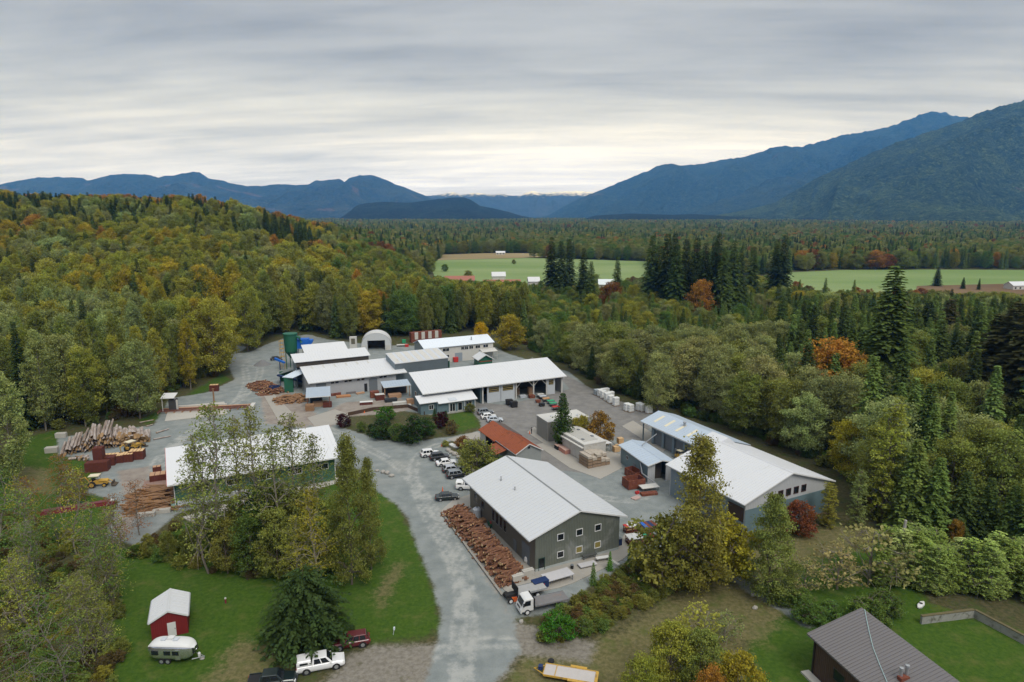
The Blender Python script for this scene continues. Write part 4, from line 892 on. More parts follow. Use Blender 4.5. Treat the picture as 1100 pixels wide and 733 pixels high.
while len(yw) < 520:
    x, y_ = ywp.uniform(ylo[0], yhi[0]), ywp.uniform(ylo[1], yhi[1])
    if sdist(np.array([[x, y_]]), YG)[0] > 0: yw.append((x, y_, -.1, ywp.uniform(.6, 1.15), ywp.uniform(0, 6.28), jit(PAL[ywp.choice(['ltfir', 'ltfir', 'pale', 'green', 'fir'])], .2)))
for i in range(2): gn_scatter('young_conifer_wood', PROTO['young'][i]['crown_s'], yw[i::2], 'dense light green young conifers before the tall firs', 'undergrowth')
for i, (px, w_) in enumerate(((862, 1.2), (872, 1.3), (918, 1.0), (940, 1.2), (952, 1.0), (968, 1.3), (612, 1.0), (700, 1.1))):
    tree('maple', at(px, 289.5 if px > 800 else 276), 15 * w_, ['orange', 'rust', 'olive'][i % 3], f'{["orange", "rust-brown", "olive"][i % 3]} tree at the far edge of the hay field, {["nearest the firs", "second from the firs", "third from the firs", "fourth from the firs", "fifth from the firs", "last of the row", "behind the dark fir row", "just past the dark fir row"][i]}', 'trees along the far field edge', wide=1.4)
for px, pb, H, cc, lb in ((503, 303, 9, 'olive', 'round olive tree standing alone in front of the hay field'), (478, 292, 7, 'green', 'small tree on the corner of the hay field'), (640, 306, 8, 'olive', 'olive tree on the near edge of the hay field'), (552, 284, 5, 'olive', 'low bush out on the hay field')):
    tree('maple', at(px, pb), H, cc, lb, None, 1.3)
brush('field_edge_scrub', [([(455, 303), (480, 306), (540, 311), (640, 311), (712, 300), (712, 306), (640, 318), (540, 318), (455, 310)], 90)], 0, ['olive', 'green', 'brown', 'brownolive'], .8, 2.4, 'scrub along the near edge of the hay field', 10)
brush('young_wood', [([(680, 352), (720, 348), (830, 345), (905, 360), (880, 395), (790, 385), (700, 372)], 420)], 0, ['ltfir', 'green', 'yellowgreen', 'green', 'olive', 'pale'], .9, 2.3, 'dense young growth before the tall firs', 8)
brush('field_edge_scrub', [([(850, 312), (940, 320), (1000, 318), (1130, 330), (1130, 345), (940, 340), (840, 326)], 200)], 0, ['olive', 'brown', 'green', 'brownolive', 'rust'], .8, 2.2, 'scrub along the near edge of the brown field', 9)
# ------------------------------------------------------------------ buildings. The site is laid out on one grid turned 26.5 degrees.
YAW = R(26.5)
U = Vector((math.cos(YAW), math.sin(YAW), 0)); V = Vector((-math.sin(YAW), math.cos(YAW), 0))
def ribs_on(mb, p00, p10, p01, n, w=.05, h=.04):
    """standing seams from the edge p00-p10 up to the edge starting at p01"""
    p00, p10, p01 = Vector(p00), Vector(p10), Vector(p01); a = p10 - p00; b = p01 - p00; nrm = a.cross(b).normalized(); ax = a.normalized() * w / 2
    for i in range(n + 1):
        o = p00 + a * (i / n); q = o + b
        if i == 0: o = o + ax; q = q + ax
        if i == n: o = o - ax; q = q - ax
        vs = [o - ax, o + ax, q + ax, q - ax]; mb.add([v + nrm * .002 for v in vs] + [v + nrm * h for v in vs], [(4, 5, 6, 7), (0, 1, 5, 4), (1, 2, 6, 5), (2, 3, 7, 6), (3, 0, 4, 7)])
def plate(mb, pts, t):
    """thick sheet: pts counter-clockwise seen from above, thickness t downward"""
    pts = [Vector(p) for p in pts]; n = len(pts); dn = Vector((0, 0, -t))
    mb.add([p + dn for p in pts] + pts, [tuple(range(n - 1, -1, -1)), tuple(range(n, 2 * n))] + [(i, (i + 1) % n, (i + 1) % n + n, i + n) for i in range(n)])
def window(root, face, a, z, w, h, off=0.0, panes=1, frame=WHITE, glass=GLASS, name='window', mull=True):
    """window on the face 'S' (y=off, looking -y), 'W' (x=off, looking -x), 'E'; a = centre along the wall, z = centre height"""
    def B(mb, a0, a1, d0, d1, z0, z1):
        if face == 'S': mb.box(a0, a1, off - d1, off - d0, z0, z1)
        elif face == 'W': mb.box(off - d1, off - d0, a0, a1, z0, z1)
        else: mb.box(off + d0, off + d1, a0, a1, z0, z1)
    f = MB(); t = .10
    B(f, a - w / 2 - t, a + w / 2 + t, .0, .07, z + h / 2, z + h / 2 + t); B(f, a - w / 2 - t, a + w / 2 + t, .0, .08, z - h / 2 - t, z - h / 2)
    B(f, a - w / 2 - t, a - w / 2, .0, .07, z - h / 2, z + h / 2); B(f, a + w / 2, a + w / 2 + t, .0, .07, z - h / 2, z + h / 2)
    fo = f.build(name, frame, root)
    if mull:
        for i in range(1, panes): m_ = a - w / 2 + w * i / panes; f2 = MB(); B(f2, m_ - .04, m_ + .04, .0, .06, z - h / 2, z + h / 2); f2.build('mullion', frame, fo)
    g = MB(); B(g, a - w / 2, a + w / 2, .005, .02, z - h / 2, z + h / 2); g.build('pane', glass, fo)
    return fo
def panel(root, face, a, z0, w, h, m, off=0.0, name='door', thick=.05, handle=False):
    mb = MB()
    if face == 'S': mb.box(a - w / 2, a + w / 2, off - thick, off - .002, z0, z0 + h)
    elif face == 'W': mb.box(off - thick, off - .002, a - w / 2, a + w / 2, z0, z0 + h)
    else: mb.box(off + .002, off + thick, a - w / 2, a + w / 2, z0, z0 + h)
    o = mb.build(name, m, root)
    if handle:
        hb = MB(); hb.box(a + w * .35, a + w * .42, off - thick - .05, off - thick - .001, z0 + 1, z0 + 1.12); hb.build('handle', BLACK, o)
    return o
def gable_v(root, W, L, he, hr, oe, og, wallS, wallW, roofm, seams=24, th=.16, wain=None, ridge_x=None, front=True, capm=None):
    """ridge along local y; roof outer corner at the origin"""
    rx = ridge_x or W / 2; s = (hr - he) / rx; s2 = (hr - he) / (W - rx)
    zl = lambda x: (he + s * x if x <= rx else hr - s2 * (x - rx)) - th - .02
    for nm, y0, y1 in (('front_wall', og, og + .2), ('rear_wall', L - og - .2, L - og)):
        if nm == 'front_wall' and not front: continue
        mb = MB(); mb.prism([(oe, 0), (W - oe, 0), (W - oe, zl(W - oe)), (rx, zl(rx)), (oe, zl(oe))], y0, y1); mb.build(nm, wallS, root)
    for x0, x1 in ((oe, oe + .2), (W - oe - .2, W - oe)):
        mb = MB(); mb.box(x0, x1, og + .202, L - og - .202, 0, min(zl(x0), zl(x1)) - .02); mb.build('side_wall', wallW, root)
    for k, (xa, za, xb, zb) in enumerate(((0, he, rx, hr), (W, he, rx, hr))):
        mb = MB()
        pts = [(xa, 0, za), (xb, 0, zb), (xb, L, zb), (xa, L, za)] if k == 0 else [(xb, 0, zb), (xa, 0, za), (xa, L, za), (xb, L, zb)]
        plate(mb, pts, th)
        if seams: ribs_on(mb, *(((0, 0, he), (0, L, he), (rx, 0, hr)) if k else ((0, 0, he), (0, L, he), (rx, 0, hr)))[:0] or (((xa, L, za), (xa, 0, za), (xb, L, zb)) if k == 0 else ((xa, 0, za), (xa, L, za), (xb, 0, zb))), seams)
        mb.build('roof_slope', roofm, root)
    rc = MB(); rc.prism([(rx - .18, hr - .18 * s + .045), (rx + .18, hr - .18 * s2 + .045), (rx, hr + .07)], -.02, L + .02); rc.build('ridge_cap', capm or roofm, root)
    # rake trim, gutters
    tr = MB()
    for xa, za, xb, zb in ((0, he, rx, hr), (W, he, rx, hr)):
        tr.add([(xa, -.05, za - .2), (xb, -.05, zb - .2), (xb, -.05, zb + .03), (xa, -.05, za + .03), (xa, -.004, za - .2), (xb, -.004, zb - .2), (xb, -.004, zb + .03), (xa, -.004, za + .03)],
               [(0, 1, 2, 3), (7, 6, 5, 4), (0, 4, 5, 1), (1, 5, 6, 2), (2, 6, 7, 3), (3, 7, 4, 0)])
    tr.build('rake_trim', WHITE, root)
    for x in (-.12, W + .004):
        g = MB(); g.box(x, x + .116, .02, L - .02, he - .17, he - .03); g.build('gutter', STEEL, root)
def mono(root, L, D, z0, z1, roofm, seams, th=.18, oh=0.0):
    """single-slope roof: front edge at y=0 height z0, back edge at y=D height z1"""
    mb = MB(); plate(mb, [(-oh, 0, z0), (L + oh, 0, z0), (L + oh, D, z1), (-oh, D, z1)], th)
    if seams: ribs_on(mb, (-oh, 0, z0), (L + oh, 0, z0), (-oh, D, z1), seams)
    mb.build('roof', roofm, root)
    f = MB(); f.box(-oh, L + oh, -.05, -.003, z0 - th - .06, z0 + .02); f.build('fascia', WHITE, root)
def endwall(root, x0, x1, y0, y1, zf, zb, m, name='end_wall', zbot=0):
    mb = MB(); mb.prismx([(y0, zbot), (y1, zbot), (y1, zb), (y0, zf)], x0, x1); return mb.build(name, m, root)
def wall(root, x0, x1, y0, y1, z0, z1, m, name='wall'):
    mb = MB(); mb.box(x0, x1, y0, y1, z0, z1); return mb.build(name, m, root)
def corner(px, py, z): p = at(px, py, z); return (p.x, p.y, 0)

# -- the big grey gable workshop in front
g = thing('workshop', 'grey metal gable workshop with six small square windows on its end wall', 'workshop', (2.61, 92.34, 0), YAW)
GW, GL, GE, GR, GO, GG = 18.5, 26.9, 5.85, 8.85, 1.35, .4
gable_v(g, GW, GL, GE, GR, GO, GG, GALV, GALV_Y, mat('pale_grey_roof_metal', (.53, .545, .56), .45, var=.022, vscale=.25), 30, capm=mat('ridge_grey', (.22, .23, .23), .5))
w0, ww = GO, GW - 2 * GO
PALEG = mat('olive_blind', (.22, .18, .05), .5, var=.2)
for t, zz in ((.285, 4.95), (.505, 4.95), (.73, 4.95)): window(g, 'S', w0 + ww * t, zz, 1.05, 1.0, GG)
for t, zz, gl in ((.285, 1.95, GLASS), (.505, 1.95, PALEG), (.73, 1.95, PALEG)): window(g, 'S', w0 + ww * t, zz, 1.05, .95, GG, glass=gl)
window(g, 'S', w0 + ww * .07, 1.08, .95, 2.05, GG, frame=mat('dark_green_trim', (.02, .05, .035), .5), name='glazed_door')
kick = MB(); kick.box(GO, GW - GO, GG - .03, GG - .003, 0, .5); kick.build('base_flashing', mat('pale_flashing', (.42, .46, .46), .4, .3, var=.15), g)
for y0_, n_ in ((11.2, 4),): 
    for i in range(n_): window(g, 'W', y0_ + i * 1.55, 2.9, .95, 2.0, GO, frame=mat('grey_trim', (.2, .2, .19), .5))
window(g, 'W', 20.5, 2.9, 1.4, 1.5, GO, frame=mat('grey_trim', (.2, .2, .19), .5)); window(g, 'W', 23.5, 2.9, 1.4, 1.5, GO, frame=mat('grey_trim', (.2, .2, .19), .5))
panel(g, 'W', 3.6, 0, 2.6, 3.4, DKGREY, GO, 'side_door'); panel(g, 'W', 7.4, 0, 1.1, 2.2, DKGREY, GO, 'side_door')
for x, y, h in ((4.6, 19.5, .7), (4.9, 14.5, .5)):
    zz = GE + (GR - GE) * x / (GW / 2); v_ = MB(); v_.lathe([(.16, -.1), (.11, .1), (.09, h), (.15, h + .02), (.15, h + .12), (.02, h + .16)], 10, (x, y, zz)); v_.build('roof_vent', STEEL, g)

# -- white-roofed shed with blue lower walls
b = thing('shed', 'white ribbed gable shed with blue-grey lower wall and four small windows', 'shed', (39.49, 103.74, 0), YAW)
BW, BL_, BE, BR, BO, BG = 22.9, 20.5, 6.4, 10.1, .9, .5
gable_v(b, BW, BL_, BE, BR, BO, BG, GREYWALL, BLUEGREY, WHITE_ROOF, 34)
sl = MB(); sl.box(BO - .03, BW - BO + .03, BG - .06, BG - .003, .3, 5.0); sl.build('lower_cladding', TEAL, b)
ft = MB(); ft.box(BO - .05, BW - BO + .05, BG - .10, BG - .065, 0, .4); ft.build('base_board', PALEWOOD, b)
for i in range(4): window(b, 'S', 9.2 + i * 1.95, 6.35, 1.05, 1.15, BG, frame=mat('dark_red_trim', (.07, .03, .03), .6))
panel(b, 'W', 2.6, 2.6, 3.6, 2.6, mat('brown_bay_shade', (.06, .04, .03), .8), BO, 'loft_shade_panel'); panel(b, 'W', 8.5, 0, 3.4, 3.8, DKGREY, BO, 'side_door')  # solid loft panel, its brown painted as the shade inside an opening
cg = MB(); cg.prism([(BW / 2 + .5, 9.9), (BW / 2 + 2.3, 10.55), (BW / 2 + 4.2, 9.2), (BW / 2 + 2.3, 8.6)], BL_ - 2.5, BL_ + 2); cg.build('cross_gable', WHITE_ROOF, b)

# -- blue-grey wing with garage bays behind it
wA = at(687.8, 452.4, 4.8)
wl = thing('garage', 'long pale blue roofed garage with cream skylights and open bay doors', 'garage', (wA.x, wA.y, 0), YAW - R(90))
WL_, WD = 25.0, 10.6
# local x runs toward the white shed, local y to the back
mb = MB(); plate(mb, [(0, 0, 4.8), (WL_, 0, 4.8), (WL_, 5.6, 6.7), (0, 5.6, 6.7)], .15); ribs_on(mb, (0, 0, 4.8), (WL_, 0, 4.8), (0, 5.6, 6.7), 30); mb.build('roof_slope', BLUE_ROOF, wl)
mb = MB(); plate(mb, [(0, 5.602, 6.7), (WL_, 5.602, 6.7), (WL_, 11, 5.0), (0, 11, 5.0)], .15); mb.build('roof_slope', BLUE_ROOF, wl)
fb = MB(); fb.box(0, WL_, -.05, -.003, 4.55, 4.84); fb.build('fascia', WHITE, wl)
wall(wl, .5, WL_, 10.2, 10.4, 0, 4.9, BLUEGREY, 'rear_wall'); endwall(wl, .5, .7, 3.2, 10.198, 5.6, 4.9, GREYWALL)
for i in range(6):
    x = 3.4 + i * 3.7; wall(wl, x, x + .75, 1.0, 1.3, 0, 4.85, BLUEGREY, 'pier')
    if i < 5:
        d_ = wall(wl, x + .76, x + 3.69, 1.35, 1.45, 0, 3.6, DKGREY, 'bay_door'); wall(wl, x + .76, x + 3.69, 1.1, 1.3, 3.62, 4.85, BLUEGREY, 'lintel')
wall(wl, .3, .55, .6, .85, 0, 4.75, BLUEGREY, 'post')
for i in range(6):
    x = 3.0 + i * 3.9; y0_, y1_ = 1.6, 4.6; z_ = lambda yy: 4.8 + 1.9 * yy / 5.6 + .045
    s_ = MB(); plate(s_, [(x, y0_, z_(y0_)), (x + .8, y0_, z_(y0_)), (x + .8, y1_, z_(y1_)), (x, y1_, z_(y1_))], .04); s_.build('skylight', SKYLIGHT, wl)
v_ = MB(); v_.lathe([(.3, 0), (.3, .9), (.42, .92), (.42, 1.1), (.05, 1.25)], 10, (11.2, 4.2, 6.1)); v_.build('roof_vent', STEEL, wl)

# -- little grey gable shed between the yards
sm = thing('small_shed', 'small pale-roofed shed with an open front beside the rusty skips', 'shed', (28.0, 127.2, 0), R(18))
gable_v(sm, 6.8, 13.2, 4.0, 4.85, .35, .5, GREYWALL, TEAL_Y, BLUE_ROOF, 14, front=False)
wall(sm, .35, 2.0, .5, .7, 0, 3.9, GREYWALL, 'front_wall'); wall(sm, 4.6, 6.45, .5, .7, 0, 3.9, GREYWALL, 'front_wall')
panel(sm, 'S', 3.3, 0, 2.5, 3.4, mat('painted_inner_shade', (.065, .055, .045), .9), 2.2, 'shade_backdrop')  # dark sheet behind the open front, interior shade put into its colour
panel(sm, 'W', 6.2, 0, 1.0, 2.2, DKGREY, .35, 'side_door'); window(sm, 'W', 9.5, 2.3, .8, .7, .35, frame=GREYWALL)
p_ = MB(); p_.tube([(3.4, 8.5, 4.8), (3.4, 8.6, 5.2), (9.5, 13.0, 5.6)], .10, 6); p_.build('dust_pipe', STEEL, sm)
p_ = MB(); p_.tube([(.25, 3.5, 3.4), (-.6, 1.2, 2.0), (1.2, -2.2, .6)], .13, 6); p_.build('chute', STEEL, sm)

# -- rust-red roofed shed, three roofs
rs_ = thing('red_roof_shed', 'old shed with three rust-red metal roofs beside the parked cars', 'shed', (.81, 134.23, 0), YAW)
gable_v(rs_, 6.8, 10.2, 3.8, 5.7, .3, .35, mat('weathered_boards', (.25, .265, .26), .8, var=.15, ribs=('X', .25, .015)), mat('weathered_boards_side', (.25, .26, .255), .8, var=.15), RUST_ROOF, 14)
window(rs_, 'S', 3.4, 4.75, .55, .5, .35, frame=DKGREY)
mb = MB(); plate(mb, [(-.35, 10.25, 3.55), (3.6, 10.25, 5.35), (3.6, 19.5, 5.35), (-.35, 19.5, 3.55)], .14); ribs_on(mb, (-.35, 19.5, 3.55), (-.35, 10.25, 3.55), (3.6, 19.5, 5.35), 14); mb.build('roof_slope', RUST_ROOF, rs_)
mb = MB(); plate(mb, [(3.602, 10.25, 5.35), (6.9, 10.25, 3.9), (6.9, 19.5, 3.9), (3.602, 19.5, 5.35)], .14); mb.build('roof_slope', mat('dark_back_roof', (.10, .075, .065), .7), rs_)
wall(rs_, .1, .25, 16.2, 19.3, 0, 3.55, OFFWHITE, 'side_wall'); mb = MB(); mb.prism([(.1, 0), (6.7, 0), (6.7, 3.85), (3.6, 5.15), (.1, 3.55)], 19.1, 19.3); mb.build('rear_wall', OFFWHITE, rs_); wall(rs_, 6.5, 6.7, 10.4, 19.05, 0, 3.75, OFFWHITE, 'side_wall')
wall(rs_, .12, .3, 12.2, 12.4, 0, 3.6, LUMBER, 'post'); wall(rs_, 3.4, 3.5, 10.5, 19.05, 0, 4.9, mat('painted_inner_shade', (.065, .055, .045), .9), 'shade_backdrop')  # added sheet down the middle, coloured as the shade under the roof
mb = MB(); plate(mb, [(-3.0, 4.6, 2.5), (.25, 4.6, 3.45), (.25, 9.9, 3.45), (-3.0, 9.9, 2.5)], .12); ribs_on(mb, (-3.0, 9.9, 2.5), (-3.0, 4.6, 2.5), (.25, 9.9, 3.45), 8); mb.build('lean_to_roof', RUST_ROOF, rs_)
for yy in (4.8, 9.6): wall(rs_, -2.9, -2.75, yy, yy + .15, 0, 2.35, LUMBER, 'post')

# -- long white hall with open bays
lg = thing('long_hall', 'long white mono-pitch hall with open storage bays and one white lean-to office', 'hall', (-25.0, 176.5, 0), YAW)
LL, LD, Z0, Z1 = 46.9, 12.4, 5.5, 9.0
mono(lg, LL, LD, Z0, Z1, WHITE_ROOF, 52)
wall(lg, .6, LL - .6, LD - .6, LD - .4, 0, Z1 - .4, TEAL, 'rear_wall'); endwall(lg, .5, .7, 1.0, LD - .62, Z0 + .05, Z1 - .45, TEAL_Y); endwall(lg, LL - .7, LL - .5, 6.0, LD - .62, Z0 + 1.5, Z1 - .45, GREYWALL)
def yx(px): # local x on the front line for a photo column
    a = at(px, np.interp(px, (454, 610), (423.5 + 36, 404.5 + 30)), 0); return (a - Vector((-25, 176.5, 0))).dot(U)
xs_ = dict(office0=1.0, office1=17.6, bay=18.2, d0=20.2, d1=29.3, post=35.6, p0=40.5, p1=43.3)
for k, (x0, x1) in enumerate(((xs_['d0'], 24.6), (24.75, xs_['d1']), (xs_['p0'], xs_['p1']))):
    o_ = wall(lg, x0, x1, .9, 1.1, 0, 4.95, LTGREY, 'sliding_door')
    gl = MB(); gl.box(x0 + .55, x1 - .55, .86, .898, 3.1, 4.7); gl.build('door_window', mat('amber_dark_glass', (.03, .024, .012), .3), o_)
    for i in range(3): 
        br_ = MB(); br_.box(x0 + .55, x1 - .55, .82, .858, 3.25 + i * .55, 3.42 + i * .55); br_.build('shelf_bar', mat('tan_bar', (.34, .27, .12), .7), o_)
for x in (18.6, 29.6, xs_['post'], 40.2, LL - 1.3):
    p_ = MB(); p_.box(x, x + .4, .9, 1.3, 0, 5.25)
    if x in (29.6, xs_['post'], 40.2):
        for sg in (-1, 1):
            if (x == 29.6 and sg < 0) or (x == 40.2 and sg > 0): continue
            p_.tube([(x + .2, 1.1, 3.2), (x + .2 + sg * 1.7, 1.1, 5.0)], .13, 4)
    p_.build('post', OFFWHITE, lg)
wall(lg, LL - .75, LL - .55, 1.3, 5.9, 0, 5.3, GREYWALL, 'end_wall'); wall(lg, .75, LL - .8, 10.5, 10.7, 0, 5.5, mat('painted_inner_shade', (.065, .055, .045), .9), 'shade_backdrop')  # dark backdrop along the bays stands for the shade inside the hall
wall(lg, 18.2, 18.4, 1.2, 10.4, 0, 5.4, TEAL_Y, 'partition')
window(lg, 'W', 4.2, 3.6, 1.3, 1.3, .5); window(lg, 'W', 7.6, 3.6, 1.3, 1.3, .5); panel(lg, 'W', 5.8, 0, 1.1, 2.2, BLACK, .5, 'side_door')
# the office lean-to (its own building against the hall)
of = thing('office', 'low white-roofed office porch with grey siding built against the long hall', 'office', (-25.5 + 0.0, 173.6, 0), YAW)
oL, oD = 17.0, 5.6
mb = MB(); plate(mb, [(0, .0, 3.5), (5.2, 0, 3.5), (5.2, -1.0, 3.15), (oL, -1.0, 3.15), (oL, oD - 1.6, 4.75), (0, oD - 1.6, 4.75)], .16); mb.build('roof', WHITE_ROOF, of)
wall(of, .6, 5.0, .7, .9, 0, 3.3, TEAL, 'front_wall'); wall(of, 5.0, 5.2, -.2, .9, 0, 3.1, TEAL_Y, 'side_wall'); wall(of, 5.2, 16.4, -.2, 0, 0, 3.1, TEAL, 'front_wall'); wall(of, .6, .8, .9, 3.6, 0, 3.4, TEAL_Y, 'side_wall'); wall(of, 16.2, 16.4, 0.01, 3.6, 0, 3.1, TEAL_Y, 'side_wall')
window(of, 'S', 3.6, 1.9, 1.2, 1.2, .7, 2); window(of, 'S', 9.6, 1.3, 1.5, 2.2, -.2, 2); window(of, 'S', 11.9, 1.3, 1.2, 2.2, -.2, 1); window(of, 'S', 14.6, 1.9, 1.7, 1.1, -.2, 2)
s_ = MB(); plate(s_, [(8.6, -.6, 3.40), (10.9, -.6, 3.40), (10.9, .9, 3.86), (8.6, .9, 3.86)], .06); s_.build('porch_hatch', GREY_ROOF, of)
for x in (8.3, 12.9, 16.2): wall(of, x, x + .14, -.85, -.71, 0, 3.0, WHITE, 'porch_post')
wall(of, 5.2, 16.6, -1.6, -.25, 0, .12, OLDCONC, 'porch_slab')

# -- green hall with the big white roof
gh = thing('green_hall', 'green-walled hall under a plain white mono-pitch roof beside the log yard', 'hall', (-64.0, 113.8, 0), R(27.3))
HL, HD, H0, H1 = 32.3, 12.0, 5.5, 8.9
mono(gh, HL, HD, H0, H1, WHITE_ROOF, 36)
wall(gh, 1.0, HL - 1.2, 1.4, 1.6, 0, 5.65, GREENWALL, 'front_wall'); wall(gh, 1.0, HL - 1.2, HD - .7, HD - .5, 0, 8.4, GREENWALL, 'rear_wall')
endwall(gh, 1.0, 1.2, 1.602, HD - .72, 5.7, 8.45, GREENWALL); endwall(gh, HL - 1.4, HL - 1.2, 1.602, HD - .72, 5.7, 8.45, CREAM)
rt = MB(); rt.prismx([(0, H0 - .22), (HD, H1 - .22), (HD, H1 + .03), (0, H0 + .03)], -.06, -.004); rt.build('rake_trim', REDPAINT, gh)
for x in (1.0, HL - 1.35): wall(gh, x, x + .15, 1.32, 1.398, 0, 5.6, WHITE, 'corner_board')
for x in (5.6, 11.5, 17.5, 23.0, 28.3): window(gh, 'S', x, 3.5, 2.6, 1.1, 1.4, 2)
wall(gh, 1.4, 14.5, 1.30, 1.397, 0, 1.6, LTGREY, 'wainscot'); panel(gh, 'S', 8.6, 0, 1.0, 2.1, WHITE, 1.4, 'door'); panel(gh, 'E', 6.0, 0, 3.0, 3.6, OFFWHITE, HL - 1.2, 'end_door')
slab('hall_apron', [(196, 556), (350, 510), (372, 516), (215, 566)], .08, PALECONC)

# -- the mill: main building with its clerestory
mi = thing('mill', 'long white-roofed mill with a raised second roof and a row of dark windows', 'mill', (-61.2, 190.2, 0), R(27.6))
ML, MD = 31.0, 13.5
mono(mi, ML, MD, 5.0, 7.3, WHITE_ROOF, 34)
mb = MB(); plate(mb, [(-1.5, MD + .4, 8.75), (23.0, MD + .4, 8.75), (23.0, MD + 7.0, 10.2), (-1.5, MD + 7.0, 10.2)], .18); ribs_on(mb, (-1.5, MD + .4, 8.75), (23.0, MD + .4, 8.75), (-1.5, MD + 7, 10.2), 26); mb.build('clerestory_roof', WHITE_ROOF, mi)
wall(mi, -.9, 22.5, MD + .9, MD + 1.1, 6.9, 8.7, mat('painted_inner_shade', (.065, .055, .045), .9), 'clerestory_wall'); endwall(mi, -.9, -.7, MD + 1.11, MD + 6.5, 8.6, 9.9, BLUEGREY, zbot=0); endwall(mi, 22.3, 22.5, MD + 1.11, MD + 6.5, 8.6, 9.9, BLUEGREY, zbot=0)  # clerestory wall wears the painted interior shade as its colour
wall(mi, -.9, 22.5, MD + 6.52, MD + 6.7, 0, 9.9, BLUEGREY, 'rear_wall')
wall(mi, .6, ML - 3.5, .9, 1.1, 0, 4.95, mat('mill_wall', (.36, .37, .385), .7, var=.08, ribs=('X', .3, .015)), 'front_wall'); endwall(mi, .6, .8, 1.102, MD + .85, 4.95, 7.0, GREYWALL); endwall(mi, ML - 3.7, ML - 3.5, 1.102, MD + .85, 4.95, 7.0, GREYWALL)
for x in (7.4, 8.7, 11.5, 12.8, 15.4, 16.8, 22.6, 23.9): window(mi, 'S', x, 4.1, 1.0, .6, .9, frame=GREYWALL)
panel(mi, 'S', 3.9, 0, 3.0, 4.3, DKGREY, .9, 'bay_door'); panel(mi, 'S', 20.0, 0, 2.7, 4.0, DKGREY, .9, 'bay_door'); panel(mi, 'S', 17.6, 0, .95, 2.6, BLACK, .9, 'door')
for i in range(6):
    x = 3.2 + i * 3.6; s_ = MB(); z_ = lambda yy: 5.0 + 2.3 * yy / MD + .045; plate(s_, [(x, MD - 3.0, z_(MD - 3)), (x + .5, MD - 3.0, z_(MD - 3)), (x + .5, MD - .6, z_(MD - .6)), (x, MD - .6, z_(MD - .6))], .04); s_.build('roof_panel', mat('stained_panel', (.52, .51, .48), .6), mi)
# rear store with white roof
rb = thing('rear_store', 'small white-roofed store tucked behind the mill by the blue hopper', 'store', corner(327, 380, 7.0), R(27.6))
mono(rb, 15.3, 6, 7.0, 9.0, WHITE_ROOF, 16); wall(rb, .3, 15, .4, .6, 0, 6.9, OFFWHITE, 'front_wall'); endwall(rb, .3, .5, .61, 5.6, 6.9, 8.6, OFFWHITE); endwall(rb, 14.8, 15, .61, 5.6, 6.9, 8.6, OFFWHITE); wall(rb, .3, 15, 5.61, 5.8, 0, 8.6, OFFWHITE, 'rear_wall')
# metal building with light strips
me_ = thing('metal_building', 'windowless metal building with a strip-panelled pale roof beside the mill', 'building', (-37.8, 205.4, 0), R(29.5))
mono(me_, 18.9, 9.0, 7.6, 9.3, GREY_ROOF, 0); wall(me_, .1, 18.8, .15, .35, 0, 7.45, mat('dull_blue_metal', (.155, .185, .205), .4, .35, var=.2, vscale=.3), 'front_wall'); endwall(me_, .1, .3, .36, 8.6, 7.45, 9.0, BLUEGREY); endwall(me_, 18.6, 18.8, .36, 8.6, 7.45, 9.0, BLUEGREY); wall(me_, .1, 18.8, 8.61, 8.8, 0, 9.0, BLUEGREY, 'rear_wall')
for i in range(7):
    x = .3 + i * 2.7; s_ = MB(); z_ = lambda yy: 7.6 + 1.7 * yy / 9 + .03; plate(s_, [(x, .3, z_(.3)), (x + 1.75, .3, z_(.3)), (x + 1.75, 8.7, z_(8.7)), (x, 8.7, z_(8.7))], .03); s_.build('roof_panel', OFFWHITE, me_)
an = MB(); an.prismx([(-.4, 0), (5.6, 0), (5.6, 3.4), (-.4, 6.6)], 18.9, 19.1); an.build('wing_wall', GREENMETAL, me_)
# rear workshop
bk = thing('rear_workshop', 'pale two-storey workshop behind the metal building with a row of upper windows', 'workshop', (-32.5, 235.5, 0), R(27))
BKL = 28.9
mb = MB(); plate(mb, [(0, 0, 6.2), (BKL, 0, 6.2), (BKL, 6.6, 8.3), (0, 6.6, 8.3)], .16); ribs_on(mb, (0, 0, 6.2), (BKL, 0, 6.2), (0, 6.6, 8.3), 30); mb.build('roof_slope', mat('pale_sheet_roof', (.66, .71, .77), .42, var=.04), bk)
mb = MB(); plate(mb, [(0, 6.602, 8.3), (BKL, 6.602, 8.3), (BKL, 12.5, 6.4), (0, 12.5, 6.4)], .16); mb.build('roof_slope', mat('pale_sheet_roof', (.66, .71, .77), .42, var=.04), bk)
wall(bk, .4, BKL - .4, .5, .7, 0, 6.1, OFFWHITE, 'front_wall'); wall(bk, .4, BKL - .4, 11.8, 12, 0, 6.2, OFFWHITE, 'rear_wall')
for x0 in (.4, BKL - .6):
    mb = MB(); mb.prismx([(.71, 0), (11.79, 0), (11.79, 6.3), (6.6, 7.95), (.71, 6.15)], x0, x0 + .2); mb.build('end_wall', mat('mottled_wall', (.22, .25, .25), .7, var=.3) if x0 < 1 else OFFWHITE, bk)
for x, ww_ in ((8.9, 2.6), (15.8, 1.4), (17.2, 1.5), (19.2, 1.6), (22.0, 1.9), (25.3, 2.0)): window(bk, 'S', x, 4.9, ww_, 1.1, .5, 2)
panel(bk, 'S', 14.0, 0, 3.0, 3.3, mat('grey_blue_door', (.25, .29, .33), .6), .5, 'roller_door'); window(bk, 'S', 9.3, 2.4, 1.6, 1.0, .5, 2)
v_ = MB(); v_.lathe([(.22, 0), (.22, 1.2), (.34, 1.22), (.04, 1.5)], 8, (20.5, 3.2, 7.1)); v_.build('flue', STEEL, bk)
